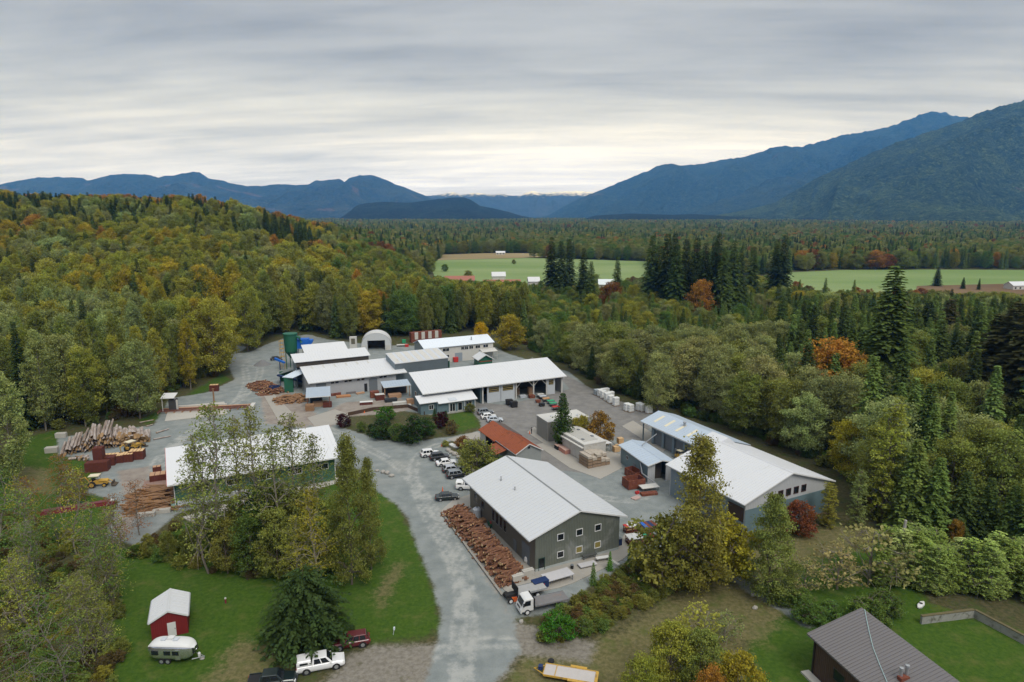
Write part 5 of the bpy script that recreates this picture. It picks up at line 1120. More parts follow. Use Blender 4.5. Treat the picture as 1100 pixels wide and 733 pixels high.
mb = MB(); plate(mb, [(22.6, -2.6, 3.2), (29.0, -2.6, 3.2), (29.0, .45, 3.9), (22.6, .45, 3.9)], .12); mb.build('canopy_roof', OFFWHITE, bk)
for x in (22.8, 28.7): wall(bk, x, x + .12, -2.5, -2.38, 0, 3.1, OFFWHITE, 'post')
# green hut with white roof
hu = thing('hut', 'small dark green gabled hut with a white roof before the rear workshop', 'hut', corner(513.5, 387.3, 3.2), R(22))
gable_v(hu, 6.2, 6.6, 3.2, 5.0, .5, .7, GREENMETAL, GREENMETAL, WHITE_ROOF, 8, th=.12)
panel(hu, 'S', 3.1, 2.3, 5.0, .35, mat('brick_red_trim', (.22, .06, .03), .7), .7, 'beam')
# rust striped roof container
ro = thing('container', 'shipping container with rust and white striped roof behind the rear workshop', 'container', corner(442, 369, 0), R(27))
wall(ro, 0, 14, 0, 2.4, 0, 4.6, RUST, 'body')
for i in range(9):
    x = i * 1.55; wall(ro, x + .01, x + 1.54, -.05, -.003, 1.5, 4.65, (RUST if i % 2 == 0 else OFFWHITE), 'cladding_panel')
# arched fabric tent
te = thing('tent', 'white arched fabric storage tent with a dark open front', 'tent', corner(404.5, 377, 0), R(10))
RW, TL = 6.1, 8.0; arch = [(math.cos(math.pi * (i / 20)) * RW, 2.2 + math.sin(math.pi * i / 20) * 5.2) for i in range(21)]; prof = [(RW, 0)] + arch + [(-RW, 0)]
mb = MB(); n_ = len(prof)
mb.add([(x, 0, z) for x, z in prof] + [(x, TL, z) for x, z in prof], [(i, i + 1, i + 1 + n_, i + n_) for i in range(n_ - 1)]); mb.add([(x, TL, z) for x, z in prof], [tuple(range(n_))]); fo_ = mb.build('fabric_cover', WHITE, te, smooth=False)
in_ = [(3.5, 0), (3.5, 4.3), (-3.5, 4.3), (-3.5, 0)]
mb = MB(); fpts = [(p[0] * .985, p[1] * .99) for p in prof]
ring = [(3.5, 0)] + [(3.5 if i < 8 else (-3.5 if i > 12 else 3.5 - 7 * (i - 8) / 4), 4.3 if 4 < i < 16 else (2.2 if i in (0, 20) else 3.3)) for i in range(21)] + [(-3.5, 0)]
mb.add([(x, .02, z) for x, z in fpts] + [(x, .02, z) for x, z in ring], [(i, i + 1, i + 1 + n_, i + n_) for i in range(n_ - 1)]); mb.build('front_panel', mat('pale_grey_fabric', (.52, .54, .55), .6, var=.05), te)
for x in (-4.8, 4.6): wall(te, x - .9, x + .9, -.12, -.02, 0, 2.3, OFFWHITE, 'front_block')
wall(te, -3.4, 3.4, 6.0, 6.3, 0, 4.0, mat('painted_inner_shade', (.065, .055, .045), .9), 'shade_backdrop')  # dark backdrop in the tent, shade painted as a colour

# -- open sheds by the mill
def open_shed(name, label, loc, L, D, zf, zb, roofm, rz=YAW, posts=(0, 1), brace=True, postm=LUMBER):
    r = thing(name, label, 'open shed', loc, rz); mono(r, L, D, zf, zb, roofm, int(L * 1.2), .12)
    for x in ((.3, L - .5) if L < 9 else (.3, L / 2, L - .5)):
        for y, z in ((.3, zf), (D - .5, zb)): wall(r, x, x + .2, y, y + .2, 0, z - .1, postm, 'post')
    return r
os1 = open_shed('timber_shed', 'open grey-roofed timber shed on posts at the courtyard corner of the mill', corner(328.3, 427.3, 3.6), 6.9, 9.3, 3.6, 4.1, SHEDGREY, R(16), postm=mat('red_brown_post', (.16, .065, .04), .8))
os2 = open_shed('covered_store', 'open store with a blue-grey roof between the mill and the long hall', corner(412, 416.6, 3.6), 8.4, 5.0, 3.6, 4.3, SHEDGREY, R(22))
wall(os2, .3, 7.9, 4.6, 4.75, 0, 4.0, mat('painted_inner_shade', (.065, .055, .045), .9), 'rear_wall')  # back of the store coloured dark for the shade under its roof
# saw lean-to with green walls on the mill end
le = thing('lean_to', 'green-walled lean-to with a pale blue roof on the end of the mill', 'lean-to', corner(303.5, 403.5, 5.2), R(12))
mb = MB(); plate(mb, [(0, -1.2, 5.0), (3.3, -2.6, 4.9), (8.2, 2.4, 6.0), (4.6, 4.6, 6.1)], .14); mb.build('roof', mat('lean_to_roof', (.55, .62, .70), .45), le)
wall(le, .5, .7, -1.5, 3.0, 0, 4.8, GREENMETAL, 'side_wall'); wall(le, .72, 3.2, -1.6, -1.4, 0, 4.7, GREENMETAL, 'front_wall')
dk = thing('saw_shed', 'dark little lean-to with a grey roof beside the green-walled lean-to', 'lean-to', corner(296.5, 400.5, 4), R(20))
mb = MB(); plate(mb, [(0, 0, 3.2), (5.0, 0, 4.4), (7.5, 4.2, 4.6), (2.6, 4.4, 3.4)], .12); mb.build('roof', mat('dark_shed_roof', (.15, .17, .165), .6), dk); wall(dk, .5, .65, .3, 4, 0, 3.1, GREYWALL, 'side_wall'); wall(dk, 1.0, 5.5, 3.8, 3.95, 0, 3.4, GREENMETAL, 'rear_wall'); wall(dk, 4.6, 4.8, .3, .5, 0, 4.0, LUMBER, 'post')
# green dust hopper on legs, blue hopper
si = thing('dust_silo', 'tall green dust silo on legs with a yellow ladder cage', 'silo', corner(314, 396, 0), 0)
mb = MB(); mb.lathe([(.5, 4.0), (2.15, 6.5), (2.35, 12.2), (2.55, 12.6), (2.55, 13.0), (.3, 13.3)], 20); mb.build('drum', GREENMETAL, si)
for i in range(4):
    a_ = i * math.pi / 2 + .6; l_ = MB(); l_.tube([(math.cos(a_) * 1.9, math.sin(a_) * 1.9, 0), (math.cos(a_) * 1.9, math.sin(a_) * 1.9, 6.4)], .16, 6); l_.build('leg', GREENMETAL, si)
d_ = MB(); d_.tube([(1.6, 0, 12.0), (3.4, -.3, 11.4), (4.0, -.5, 9.6)], .55, 8); d_.build('duct', GREENMETAL, si)
c_ = MB()
for zz in (0, 1.4, 2.8, 4.2, 5.6): c_.box(-3.9, -2.5, -.7, .7, 4.5 + zz, 4.6 + zz)
for x, y_ in ((-3.9, -.7), (-2.5, -.7), (-3.9, .7), (-2.5, .7)): c_.box(x - .05, x + .05, y_ - .05, y_ + .05, 0, 10.6)
c_.build('ladder_cage', YELLOW, si)
bh = thing('blue_hopper', 'bright blue dust hopper standing between the silo and the mill roof', 'hopper', corner(327, 394.5, 0), R(10))
wall(bh, -2.2, 2.2, -1.6, 1.6, 7.2, 10.6, BLUE, 'body'); mb = MB(); mb.prism([(2.202, 7.6), (3.6, 9.4), (3.6, 10.2), (2.202, 10.2)], -1.2, 1.2); mb.build('side_duct', BLUE, bh)
for x in (-2, 1.8):
    for y_ in (-1.5, 1.3): wall(bh, x, x + .2, y_, y_ + .2, 0, 7.19, NAVY, 'leg')
ch = thing('block_tower', 'pale square block chimney tower between the mill and the arched tent', 'chimney', corner(380, 378, 0), R(10))
wall(ch, -1.4, 1.4, -1, 1, 0, 6.2, OFFWHITE, 'shaft'); wall(ch, -.75, .75, -1.06, -1.003, 3.4, 5.6, mat('dark_vent', (.12, .11, .08), .8), 'vent')

# -- saw operator kiosk and log saw on its slab
kx = at(184, 442)
ki = thing('saw_kiosk', 'little white-roofed operator cabin at the end of the log saw slab', 'kiosk', kx, R(8))
wall(ki, -.2, 1.7, -.9, .9, .14, 3.6, mat('dark_cabin', (.05, .05, .05), .7), 'cabin'); mb = MB(); plate(mb, [(-2.0, -1.6, 4.3), (1.6, -1.6, 4.3), (1.6, 1.6, 5.0), (-2.0, 1.6, 5.0)], .14); mb.build('roof', WHITE, ki)
wall(ki, 1.2, 1.5, -.5, -.2, 3.61, 4.2, OFFWHITE, 'post'); wall(ki, -1.8, -1.6, -1.4, -1.2, .14, 4.2, OFFWHITE, 'post'); wall(ki, 1.71, 2.1, -.7, -.3, .14, 3.4, OFFWHITE, 'cable_duct')
sw = thing('log_saw', 'long low log saw with reddish rails along the concrete slab', 'saw', at(217, 441), R(11))
for y_ in (-1.6, -.4, .8): wall(sw, -11.5, 13, y_, y_ + .22, .5, .72, mat('red_rail', (.14, .055, .04), .8), 'rail')
for i in range(12): wall(sw, -11.2 + i * 2.1, -11.0 + i * 2.1, -1.8, 1.3, .14, .5, LUMBER, 'bed_beam')
wall(sw, -11, 12.8, 1.4, 2.6, .14, .5, LUMBER, 'side_bench'); wall(sw, 13.1, 14.2, -1.9, 2.2, .14, .9, OFFWHITE, 'end_plate')
wall(sw, -9, 6, 2.8, 3.2, .14, .9, OFFWHITE, 'side_screen')
ps = thing('post', 'lone wooden post by the far side of the log saw', 'post', at(230, 433)); p_ = MB(); p_.tube([(0, 0, 0), (.03, 0, 2.4), (.0, 0, 4.2)], [.24, .22, .2], 8); p_.build('shaft', SLABWOOD, ps); p_ = MB(); p_.box(-.32, .32, -.28, .28, 4.2, 4.34); p_.build('cap', SLABWOOD, ps)

# -- flat-roofed containers
def box_store(name, label, px, py, z, W, D, H, m, roofm, rz=YAW):
    p = at(px, py, z); r = thing(name, label, 'container', (p.x, p.y, 0), rz)
    wall(r, 0, W, -D, 0, .1, H, m, 'body'); return r
c1p = at(588.5, 475, 0)
c1 = thing('container', 'taupe container store with a flat white roof behind the dark cypress', 'container', (c1p.x, c1p.y, 0), YAW - R(3))
wall(c1, 0, 11.4, 0, 6.4, 0, 4.95, TAUPE, 'body'); wall(c1, -.08, 11.5, -.08, 6.5, 4.952, 5.12, OFFWHITE, 'roof')
for x, y_ in ((2.5, 3.5), (8.8, 1.6)): wall(c1, x, x + .5, y_, y_ + .4, 5.122, 5.4, GREY_ROOF, 'roof_unit')
panel(c1, 'S', 4.5, 0, 2.2, 2.4, mat('dark_taupe', (.15, .145, .13), .6), 0, 'door'); panel(c1, 'W', 3.2, .1, 5.0, 4.4, mat('taupe_door', (.22, .215, .195), .6), 0, 'door')
c2p = at(627, 496.5, 0)
c2 = thing('container', 'whitish container kiln with a flat panelled roof beside the crate stacks', 'container', (c2p.x, c2p.y, 0), YAW)
wall(c2, 0, 5.9, 0, 11.8, 0, 3.9, mat('kiln_white', (.46, .45, .42), .6, var=.08, ribs=('Y', .5, .015), dirt=((.3, .26, .2), .2, .8)), 'body'); wall(c2, -.1, 6.0, -.1, 11.9, 3.902, 4.15, OFFWHITE, 'roof')
wall(c2, -.75, -.12, -.1, 11.9, 3.3, 3.5, OFFWHITE, 'eave_ledge')
for y_ in (2.0, 4.5, 7.0, 9.5): panel(c2, 'W', y_, .1, 2.2, 3.0, OFFWHITE, 0, 'door')
for x, y_ in ((1.2, 2.5), (1.2, 8.5), (4.4, 3.5), (4.0, 8.8)): wall(c2, x, x + .55, y_, y_ + .7, 4.152, 4.35, DKGREY, 'roof_vent')
wall(c2, 1.0, 4.8, 1.5, 10.5, 4.151, 4.20, mat('roof_streak', (.40, .39, .36), .7), 'roof_mat')
mb = MB(); plate(mb, [(6.02, 2.5, 2.4), (9.5, 2.5, 2.2), (9.5, 6.0, 2.2), (6.02, 6.0, 2.4)], .1); mb.build('side_canopy', WHITE, c2)
for y_ in (2.7, 5.8): wall(c2, 9.2, 9.35, y_, y_ + .15, 0, 2.1, STEEL, 'post')

# -- red barn, house in the corner, retaining wall
ba = thing('red_barn', 'little barn-red shed with a white roof and white door on the lawn', 'barn', (-47.27, 76.29, 0), R(24))
gable_v(ba, 4.7, 5.7, 2.75, 3.95, .2, .25, REDWALL, REDWALL, WHITE_ROOF, 9, th=.1)
panel(ba, 'S', 2.6, .05, 1.0, 2.0, WHITE, .25, 'door', handle=True)
HZ, HE, HLn, HW = 7.2, 5.0, 16.5, 7.7
hp_ = at(926, 653, HZ)
ho = thing('house', 'dark brown wooden house with a ribbed brown metal roof and two steel flues', 'house', (hp_.x, hp_.y, 0), R(14.3))
hz_ = lambda x: HZ + (HZ - HE) * x / HW
mb = MB(); plate(mb, [(-HW, -HLn, HE), (0, -HLn, HZ), (0, 0, HZ), (-HW, 0, HE)], .2); ribs_on(mb, (-HW, 0, HE), (-HW, -HLn, HE), (0, 0, HZ), 40, .07, .06); mb.build('roof', BROWN_ROOF, ho)
wall(ho, -HW + .6, -HW + .8, -HLn + .5, -.8, 0, HE - .1, WOODWALL, 'side_wall'); wall(ho, -.6, -.4, -HLn + .5, -.8, 0, HZ - .4, WOODWALL, 'side_wall')
for y0 in (-1.0, -HLn + .5):
    mb = MB(); mb.prism([(-HW + .81, 0), (-.61, 0), (-.61, HZ - .42), (-HW + .81, HE - .02)], y0 + .01, y0 + .19); mb.build('gable_wall', WOODWALL, ho)
wall(ho, -HW + .45, -HW + .598, -.95, -.75, 0, HE - .1, mat('dark_post', (.03, .025, .02), .8), 'corner_post'); window(ho, 'W', -5.0, 2.6, 1.6, 1.3, -HW + .6, frame=mat('dark_frame', (.05, .04, .03), .6)); wall(ho, -HW - .7, -HW + .4, -2.6, -.4, 0, .25, PALECONC, 'step')
def hloc(px, py, z): v = at(px, py, z) - Vector((hp_.x, hp_.y, 0)); a_ = -R(14.3); return (v.x * math.cos(a_) - v.y * math.sin(a_), v.x * math.sin(a_) + v.y * math.cos(a_))
for px, py in ((967.5, 728), (973.5, 727)):
    x, y_ = hloc(px, py, 6.1)
    f_ = MB(); f_.lathe([(.17, -.3), (.17, 1.0), (.23, 1.02), (.23, 1.3), (.05, 1.35)], 12, (x, y_, hz_(x))); f_.build('flue', STEEL, ho)
x, y_ = hloc(970.5, 729, 6.1); f_ = MB(); f_.box(x - .55, x + .55, y_ - .3, y_ + .3, hz_(x) - .3, hz_(x) + .3); f_.build('flue_base', RUST, ho)
cb = MB(); cpts = []
for px, py in ((929, 655), (931, 666), (934, 680), (938, 696), (945, 714), (953, 733), (960, 750)):
    z_ = 7.0
    for _ in range(8): x, y_ = hloc(px, py, z_ + .1); z_ = hz_(min(x, 0))
    cpts.append((x, y_, z_ + .10))
cb.tube(cpts, .04, 5); cb.build('roof_cable', mat('pale_cable', (.35, .48, .48), .5), ho)
def pwall(name, label, cat, pts, h, th, m, cap=None):
    r = thing(name, label, cat, pts[0]); o0 = Vector(pts[0])
    for i in range(len(pts) - 1):
        a, b_ = Vector(pts[i]) - o0, Vector(pts[i + 1]) - o0; d = (b_ - a); ln = d.length; T_ = Matrix.Translation(a) @ Matrix.Rotation(math.atan2(d.y, d.x), 4, 'Z')
        mb = MB(); mb.box(0, ln, 0, th, -.3, h, T_); mb.build('wall_run', m, r)
        if cap: mb = MB(); mb.box(-.02, ln + .02, -.04, th + .04, h + .002, h + .1, T_); mb.build('wall_cap', cap, r)
    return r
pwall('retaining_wall', 'mossy concrete retaining wall with a bend on the lawn behind the house', 'wall', [at(990, 671), at(1046, 664), at(1102, 694)], 1.15, .35, OLDCONC, mat('mossy_cap', (.12, .10, .05), .9, var=.3))
pwall('courtyard_fence', 'low dark board fence between the courtyard and the island bed', 'fence', [at(374, 447), at(400, 441.5), at(438, 438), at(456, 446)], 1.0, .12, WOODWALL)
# ------------------------------------------------------------------ vehicles
def loft(mb, secs):
    """secs: list of (x, half width bottom, half width top, z0, z1, chamfer)"""
    vs = []
    for x, wb, wt, z0, z1, ch in secs:
        prof = [(-wb * .94, z0), (-wb, z0 + (z1 - z0) * .25), (-wb, z0 + (z1 - z0) * .6), (-wt, z1 - ch), (-wt + ch, z1), (wt - ch, z1), (wt, z1 - ch), (wb, z0 + (z1 - z0) * .6), (wb, z0 + (z1 - z0) * .25), (wb * .94, z0)]
        vs += [(x, y, z) for y, z in prof]
    n = 10; m = len(secs); fs = [tuple(range(n)), tuple(range(m * n - 1, (m - 1) * n - 1, -1))]
    for i in range(m - 1):
        for k in range(n): fs.append((i * n + k, (i + 1) * n + k, (i + 1) * n + (k + 1) % n, i * n + (k + 1) % n))
    mb.add(vs, fs)
def wheel(parent, x, y, r, wdt=.22, rim=STEEL):
    sg = 1 if y > 0 else -1
    t_ = MB(); t_.tube([(x, y - sg * wdt, r), (x, y, r)], r, 16); w_ = t_.build('wheel', BLACK, parent)
    m_ = MB(); m_.tube([(x, y - sg * .03, r), (x, y + sg * .012, r)], r * .62, 12); m_.build('rim', rim, w_)
def quad_part(name, parent, pts, m, off=.012):
    """thin glass plate standing just proud of the four points"""
    P = [Vector(p) for p in pts]; n = (P[1] - P[0]).cross(P[3] - P[0]).normalized()
    mb = MB(); mb.add([p + n * .001 for p in P] + [p + n * off for p in P], [(3, 2, 1, 0), (4, 5, 6, 7), (0, 1, 5, 4), (1, 2, 6, 5), (2, 3, 7, 6), (3, 0, 4, 7)]); return mb.build(name, m, parent)
def lerp(a, b, t): return tuple(a[i] + (b[i] - a[i]) * t for i in range(3))
def inset(q, fx0, fx1, fy0, fy1):
    """sub-quad of a quad a,b,c,d (a-b bottom, d-c top)"""
    a, b, c, d = q; P = lambda u, v: lerp(lerp(a, b, u), lerp(d, c, u), v)
    return [P(fx0, fy0), P(fx1, fy0), P(fx1, fy1), P(fx0, fy1)]
def car(label, loc, rz, kind, paint, cat='car', group=None, name='parked_car', L=4.6, W=1.82, roofm=None):
    t = thing(name, label, cat, loc, rz, group); hw = W / 2; body = MB()
    hx = L / 2
    if kind == 'sedan': H, belt, hood, trunk, cb, cr, rr, rb = 1.45, .92, .86, .95, (1.05, .35, -1.05, -1.75), None, None, None
    elif kind == 'suv': H, belt, hood, trunk, cb = 1.72, 1.02, 1.0, 1.02, (1.05, .45, -1.85, -2.12)
    elif kind == 'hatch': H, belt, hood, trunk, cb = 1.5, .95, .9, .95, (1.15, .45, -1.5, -2.0)
    elif kind == 'pickup': H, belt, hood, trunk, cb = 1.82, 1.10, 1.08, 1.10, (1.15, .55, -.85, -1.05)
    elif kind == 'canopy': H, belt, hood, trunk, cb = 1.86, 1.10, 1.08, 1.10, (1.15, .55, -.75, -.85)
    k = L / 4.6; cb = tuple(c * k for c in cb); g0 = .26 if kind in ('sedan', 'hatch') else .36
    loft(body, [(-hx, hw * .86, hw * .84, g0 + .16, trunk - .12, .05), (-hx + .10, hw * .96, hw * .92, g0 + .04, trunk, .06), (cb[3], hw, hw * .95, g0, trunk if kind != 'sedan' else trunk + .0, .06), (cb[2], hw, hw * .96, g0, belt, .06), (0, hw, hw * .96, g0, belt, .06),
                (cb[0], hw, hw * .95, g0, belt, .07), (hx * .62, hw, hw * .92, g0, hood, .09), (hx - .28, hw * .96, hw * .86, g0 + .02, hood - .06, .1), (hx - .05, hw * .86, hw * .78, g0 + .06, hood - .22, .08), (hx, hw * .78, hw * .72, g0 + .14, hood - .34, .05)])
    bo = body.build('body', paint, t, smooth=False)
    for x in (-hx * .60, hx * .63):
        for y in (-1, 1):
            wheel(t, x, y * (hw + .005), .33 if kind in ('sedan', 'hatch') else .40)
            a_ = MB(); a_.tube([(x, y * (hw - .10), .36), (x, y * (hw + .004), .36)], .43 if kind in ('sedan', 'hatch') else .5, 14); a_.build('wheel_arch', BLACK, t)
    # cabin
    wb, wt = hw * .93, hw * .74
    x0, x1, x2, x3 = cb      # cowl, roof front, roof rear, rear base
    z0, z1 = belt - .01, H
    A = [(x0, -wb, z0), (x0, wb, z0), (x1, wt, z1), (x1, -wt, z1)]; Bq = [(x3, wb, z0), (x3, -wb, z0), (x2, -wt, z1), (x2, wt, z1)]
    cab = MB(); cab.add([A[0], A[1], Bq[0], Bq[1], A[3], A[2], Bq[3], Bq[2]], [(3, 2, 1, 0), (4, 5, 6, 7), (0, 1, 5, 4), (1, 2, 6, 5), (2, 3, 7, 6), (3, 0, 4, 7)]); co = cab.build('cabin', roofm or paint, t, bevel=.05)
    quad_part('windshield', t, inset([A[0], A[1], A[2], A[3]], .06, .94, .10, .93), GLASS, .014)
    quad_part('rear_window', t, inset([Bq[0], Bq[1], Bq[2], Bq[3]], .08, .92, .14, .90), GLASS, .014)
    for sg in (1, -1):
        q = [(x3, -wb, z0), (x0, -wb, z0), (x1, -wt, z1), (x2, -wt, z1)] if sg < 0 else [(x0, wb, z0), (x3, wb, z0), (x2, wt, z1), (x1, wt, z1)]
        for f0, f1 in (((.08, .33), (.37, .62), (.66, .90)) if kind == 'suv' else ((.10, .46), (.52, .88))): quad_part('side_window', t, inset(q, f0, f1, .14, .88), GLASS, .014)
        for nm, x, zz, m_ in (('headlight', hx - .16, hood - .26, LAMP_W), ('taillight', -hx + .02, trunk - .22, LAMP_R)):
            l_ = MB(); yy = sg * hw * .72; l_.box(x - .06, x + .13 if x > 0 else x + .10, yy - .17, yy + .17, zz - .08, zz + .09); l_.build(nm, m_, t)
        mr = MB(); mr.box(x0 - .35, x0 - .15, sg * (hw + .02) - .09, sg * (hw + .02) + .09, belt + .02, belt + .17); mr.build('mirror', paint, t)
    bm = MB(); bm.box(hx - .06, hx + .05, -hw * .8, hw * .8, g0 + .08, g0 + .26); bm.build('front_bumper', mat('dark_bumper', (.05, .05, .055), .6), t); bm = MB(); bm.box(-hx - .05, -hx + .08, -hw * .84, hw * .84, g0 + .10, g0 + .28); bm.build('rear_bumper', mat('dark_bumper', (.05, .05, .055), .6), t)
    if kind == 'pickup':
        b_ = MB(); b_.box(-hx + .14, x3 - .14, -hw * .80, hw * .80, trunk + .002, trunk + .012); b_.build('cargo_bed', BLACK, t)
        for sg in (-1, 1): b_ = MB(); b_.box(-hx + .1, x3 - .05, sg * hw * .88 - .07, sg * hw * .88 + .07, trunk + .001, trunk + .10); b_.build('bed_rail', paint, t)
    if kind == 'canopy':
        b_ = MB(); loft(b_, [(-hx + .04, hw * .90, hw * .80, trunk, H - .06, .08), (x3 - .1, hw * .92, hw * .82, trunk, H - .02, .08)]); c_ = b_.build('canopy', paint, t)
        for sg in (-1, 1): s_ = MB(); s_.box(-hx + .4, x3 - .45, sg * (hw * .90 + .004) - .03, sg * (hw * .90 + .004) + .03, trunk + .25, H - .26); s_.build('canopy_window', GLASS, t)
    return t
P_BLACK = car_paint('black_paint', (.012, .012, .014)); P_WHITE = car_paint('white_car_paint', (.74, .74, .74)); P_SILVER = car_paint('silver_paint', (.42, .44, .47)); P_GREY = car_paint('grey_paint', (.20, .22, .24))
P_DKGREEN = car_paint('dark_green_paint', (.010, .018, .018)); P_MAROON = car_paint('maroon_paint', (.10, .012, .016)); P_CHAR = car_paint('charcoal_paint', (.035, .037, .04)); P_PALE = car_paint('pale_blue_grey_paint', (.46, .50, .55))
NOSE = YAW - R(8)
car('white wagon mostly hidden behind the black estate, first of the parking row', at(462, 490), NOSE, 'suv', P_WHITE, group='cars parked along the boulders', L=4.3)
car('black estate car with roof bars near the head of the parking row', at(472.5, 493.5), NOSE, 'suv', P_BLACK, group='cars parked along the boulders', L=4.6)
car('white saloon car between two black cars in the parking row', at(479.5, 499.5), NOSE, 'sedan', P_WHITE, group='cars parked along the boulders')
car('dark car with a silvery roof between the white saloon and the big black SUV', at(486, 506.5), NOSE, 'hatch', P_CHAR, group='cars parked along the boulders', L=4.4, roofm=P_SILVER)
car('big black SUV with a grey roof, last of the parking row', at(491.5, 512.5), NOSE, 'suv', P_BLACK, group='cars parked along the boulders', L=4.8, W=1.9, roofm=P_GREY)
car('white pickup half under the eave of the grey workshop', at(504, 525.5), R(-4), 'canopy', P_WHITE, 'pickup', L=5.3, W=1.95, name='parked_pickup')
car('dark green saloon parked alone on the gravel by an orange cone', at(480.5, 536.5), R(10), 'sedan', P_DKGREEN, L=4.6)
car('grey SUV furthest back of three cars on the asphalt yard', at(521.5, 445), R(20), 'suv', P_GREY, group='cars on the asphalt yard')
car('white car in the middle of three cars on the asphalt yard', at(525, 449.5), R(14), 'hatch', P_WHITE, group='cars on the asphalt yard', L=4.3)
car('silver-blue car nearest of three cars on the asphalt yard', at(531.5, 453), R(10), 'hatch', P_PALE, group='cars on the asphalt yard', L=4.4)
car('white pickup with a white canopy parked at the lawn edge', at(345, 717), R(17), 'canopy', P_WHITE, 'pickup', L=5.7, W=2.0, name='parked_pickup')
car('maroon estate car with a pale lower flank under the dark spruce', at(377.5, 693.5), R(196), 'suv', P_MAROON, L=4.7)
car('dark green pickup with an empty bed behind the white domed camper', at(293, 736), R(10), 'pickup', P_DKGREEN, 'pickup', L=5.6, W=1.95, name='parked_pickup')

# rounded silver camper trailer
def camper(label, loc, rz, L, W, H, name='camper_trailer', roofm=WHITE):
    t = thing(name, label, 'camper', loc, rz); mb = MB(); nx, nt = 18, 20; vs = []; fs = []; mid = []
    for i in range(nx + 1):
        f = -1 + 2 * i / nx; e = (1 - abs(f) ** 4.5) ** .45 if abs(f) < 1 else 0
        e = max(e, .34)
        for k in range(nt):
            th = 2 * math.pi * k / nt; c_, s_ = math.cos(th), math.sin(th); sx = abs(c_) ** .5 * (1 if c_ > 0 else -1); sz = abs(s_) ** .62 * (1 if s_ > 0 else -1)
            vs.append((f * L / 2, sx * W / 2 * e, .45 + (H - .45) / 2 * (1 + sz * e)))
    for i in range(nx):
        for k in range(nt):
            fs.append((i * nt + k, (i + 1) * nt + k, (i + 1) * nt + (k + 1) % nt, i * nt + (k + 1) % nt)); mid.append(1 if 2 <= k <= 7 else 0)
    fs += [tuple(range(nt - 1, -1, -1)), tuple(range(nx * nt, (nx + 1) * nt))]; mid += [0, 0]
    mb.add(vs, fs); mb.m = mid; mb.build('shell', [SILVER, roofm], t, smooth=True)
    for x in (-L * .28, -L * .02, L * .16):
        w_ = MB(); w_.box(x - .42, x + .42, -W / 2 - .03, -W / 2 + .12, 1.35, 1.9); w_.build('side_window', GLASS, t)
    w_ = MB(); w_.box(L * .27, L * .47, -W / 2 * .86, W / 2 * .86, 1.3, 2.0); 
    w_ = MB(); w_.add([(L / 2 + .02, -W * .25, 1.25), (L / 2 + .02, W * .25, 1.25), (L / 2 - .08, W * .25, 2.0), (L / 2 - .08, -W * .25, 2.0), (L / 2 - .4, -W * .25, 1.25), (L / 2 - .4, W * .25, 1.25), (L / 2 - .4, W * .25, 2.0), (L / 2 - .4, -W * .25, 2.0)], [(0, 1, 2, 3), (5, 4, 7, 6), (4, 0, 3, 7), (1, 5, 6, 2), (3, 2, 6, 7), (4, 5, 1, 0)]); w_.build('front_window', GLASS, t)
    d_ = MB(); d_.box(L * .05 - .3 + .9, L * .05 + .3 + .9, -W / 2 - .02, -W / 2 + .1, .75, 2.1); d_.build('door', SILVER, t)
    for x in (-1.0, .55): v_ = MB(); v_.box(x - .3, x + .3, -.3, .3, H - .06, H + .14); v_.build('roof_vent', GREY_ROOF, t)
    v_ = MB(); v_.box(-.55, .2, -.15, .5, H - .05, H + .22); v_.build('air_conditioner', WHITE, t)
    for y in (-1, 1): wheel(t, -.2, y * W / 2 * .92, .36); wheel(t, -1.0, y * W / 2 * .92, .36)
    tb = MB(); tb.tube([(L / 2 - .3, -.6, .5), (L / 2 + 1.0, 0, .5), (L / 2 - .3, .6, .5)], .06, 6); tb.build('tow_bar', STEEL, t); gt = MB(); gt.lathe([(.16, 0), (.18, .4), (.08, .55)], 10, (L / 2 + .35, 0, .5)); gt.build('gas_bottle', WHITE, t)
    return t
camper('rounded silver camper trailer with a white roof beside the red barn', at(187, 708), R(-2), 5.9, 2.3, 2.75)
camper('white domed camper at the lower edge in front of the white pickup', at(325, 775), R(6), 6.4, 2.4, 2.7, roofm=mat('pale_blue_white', (.66, .70, .70), .4))

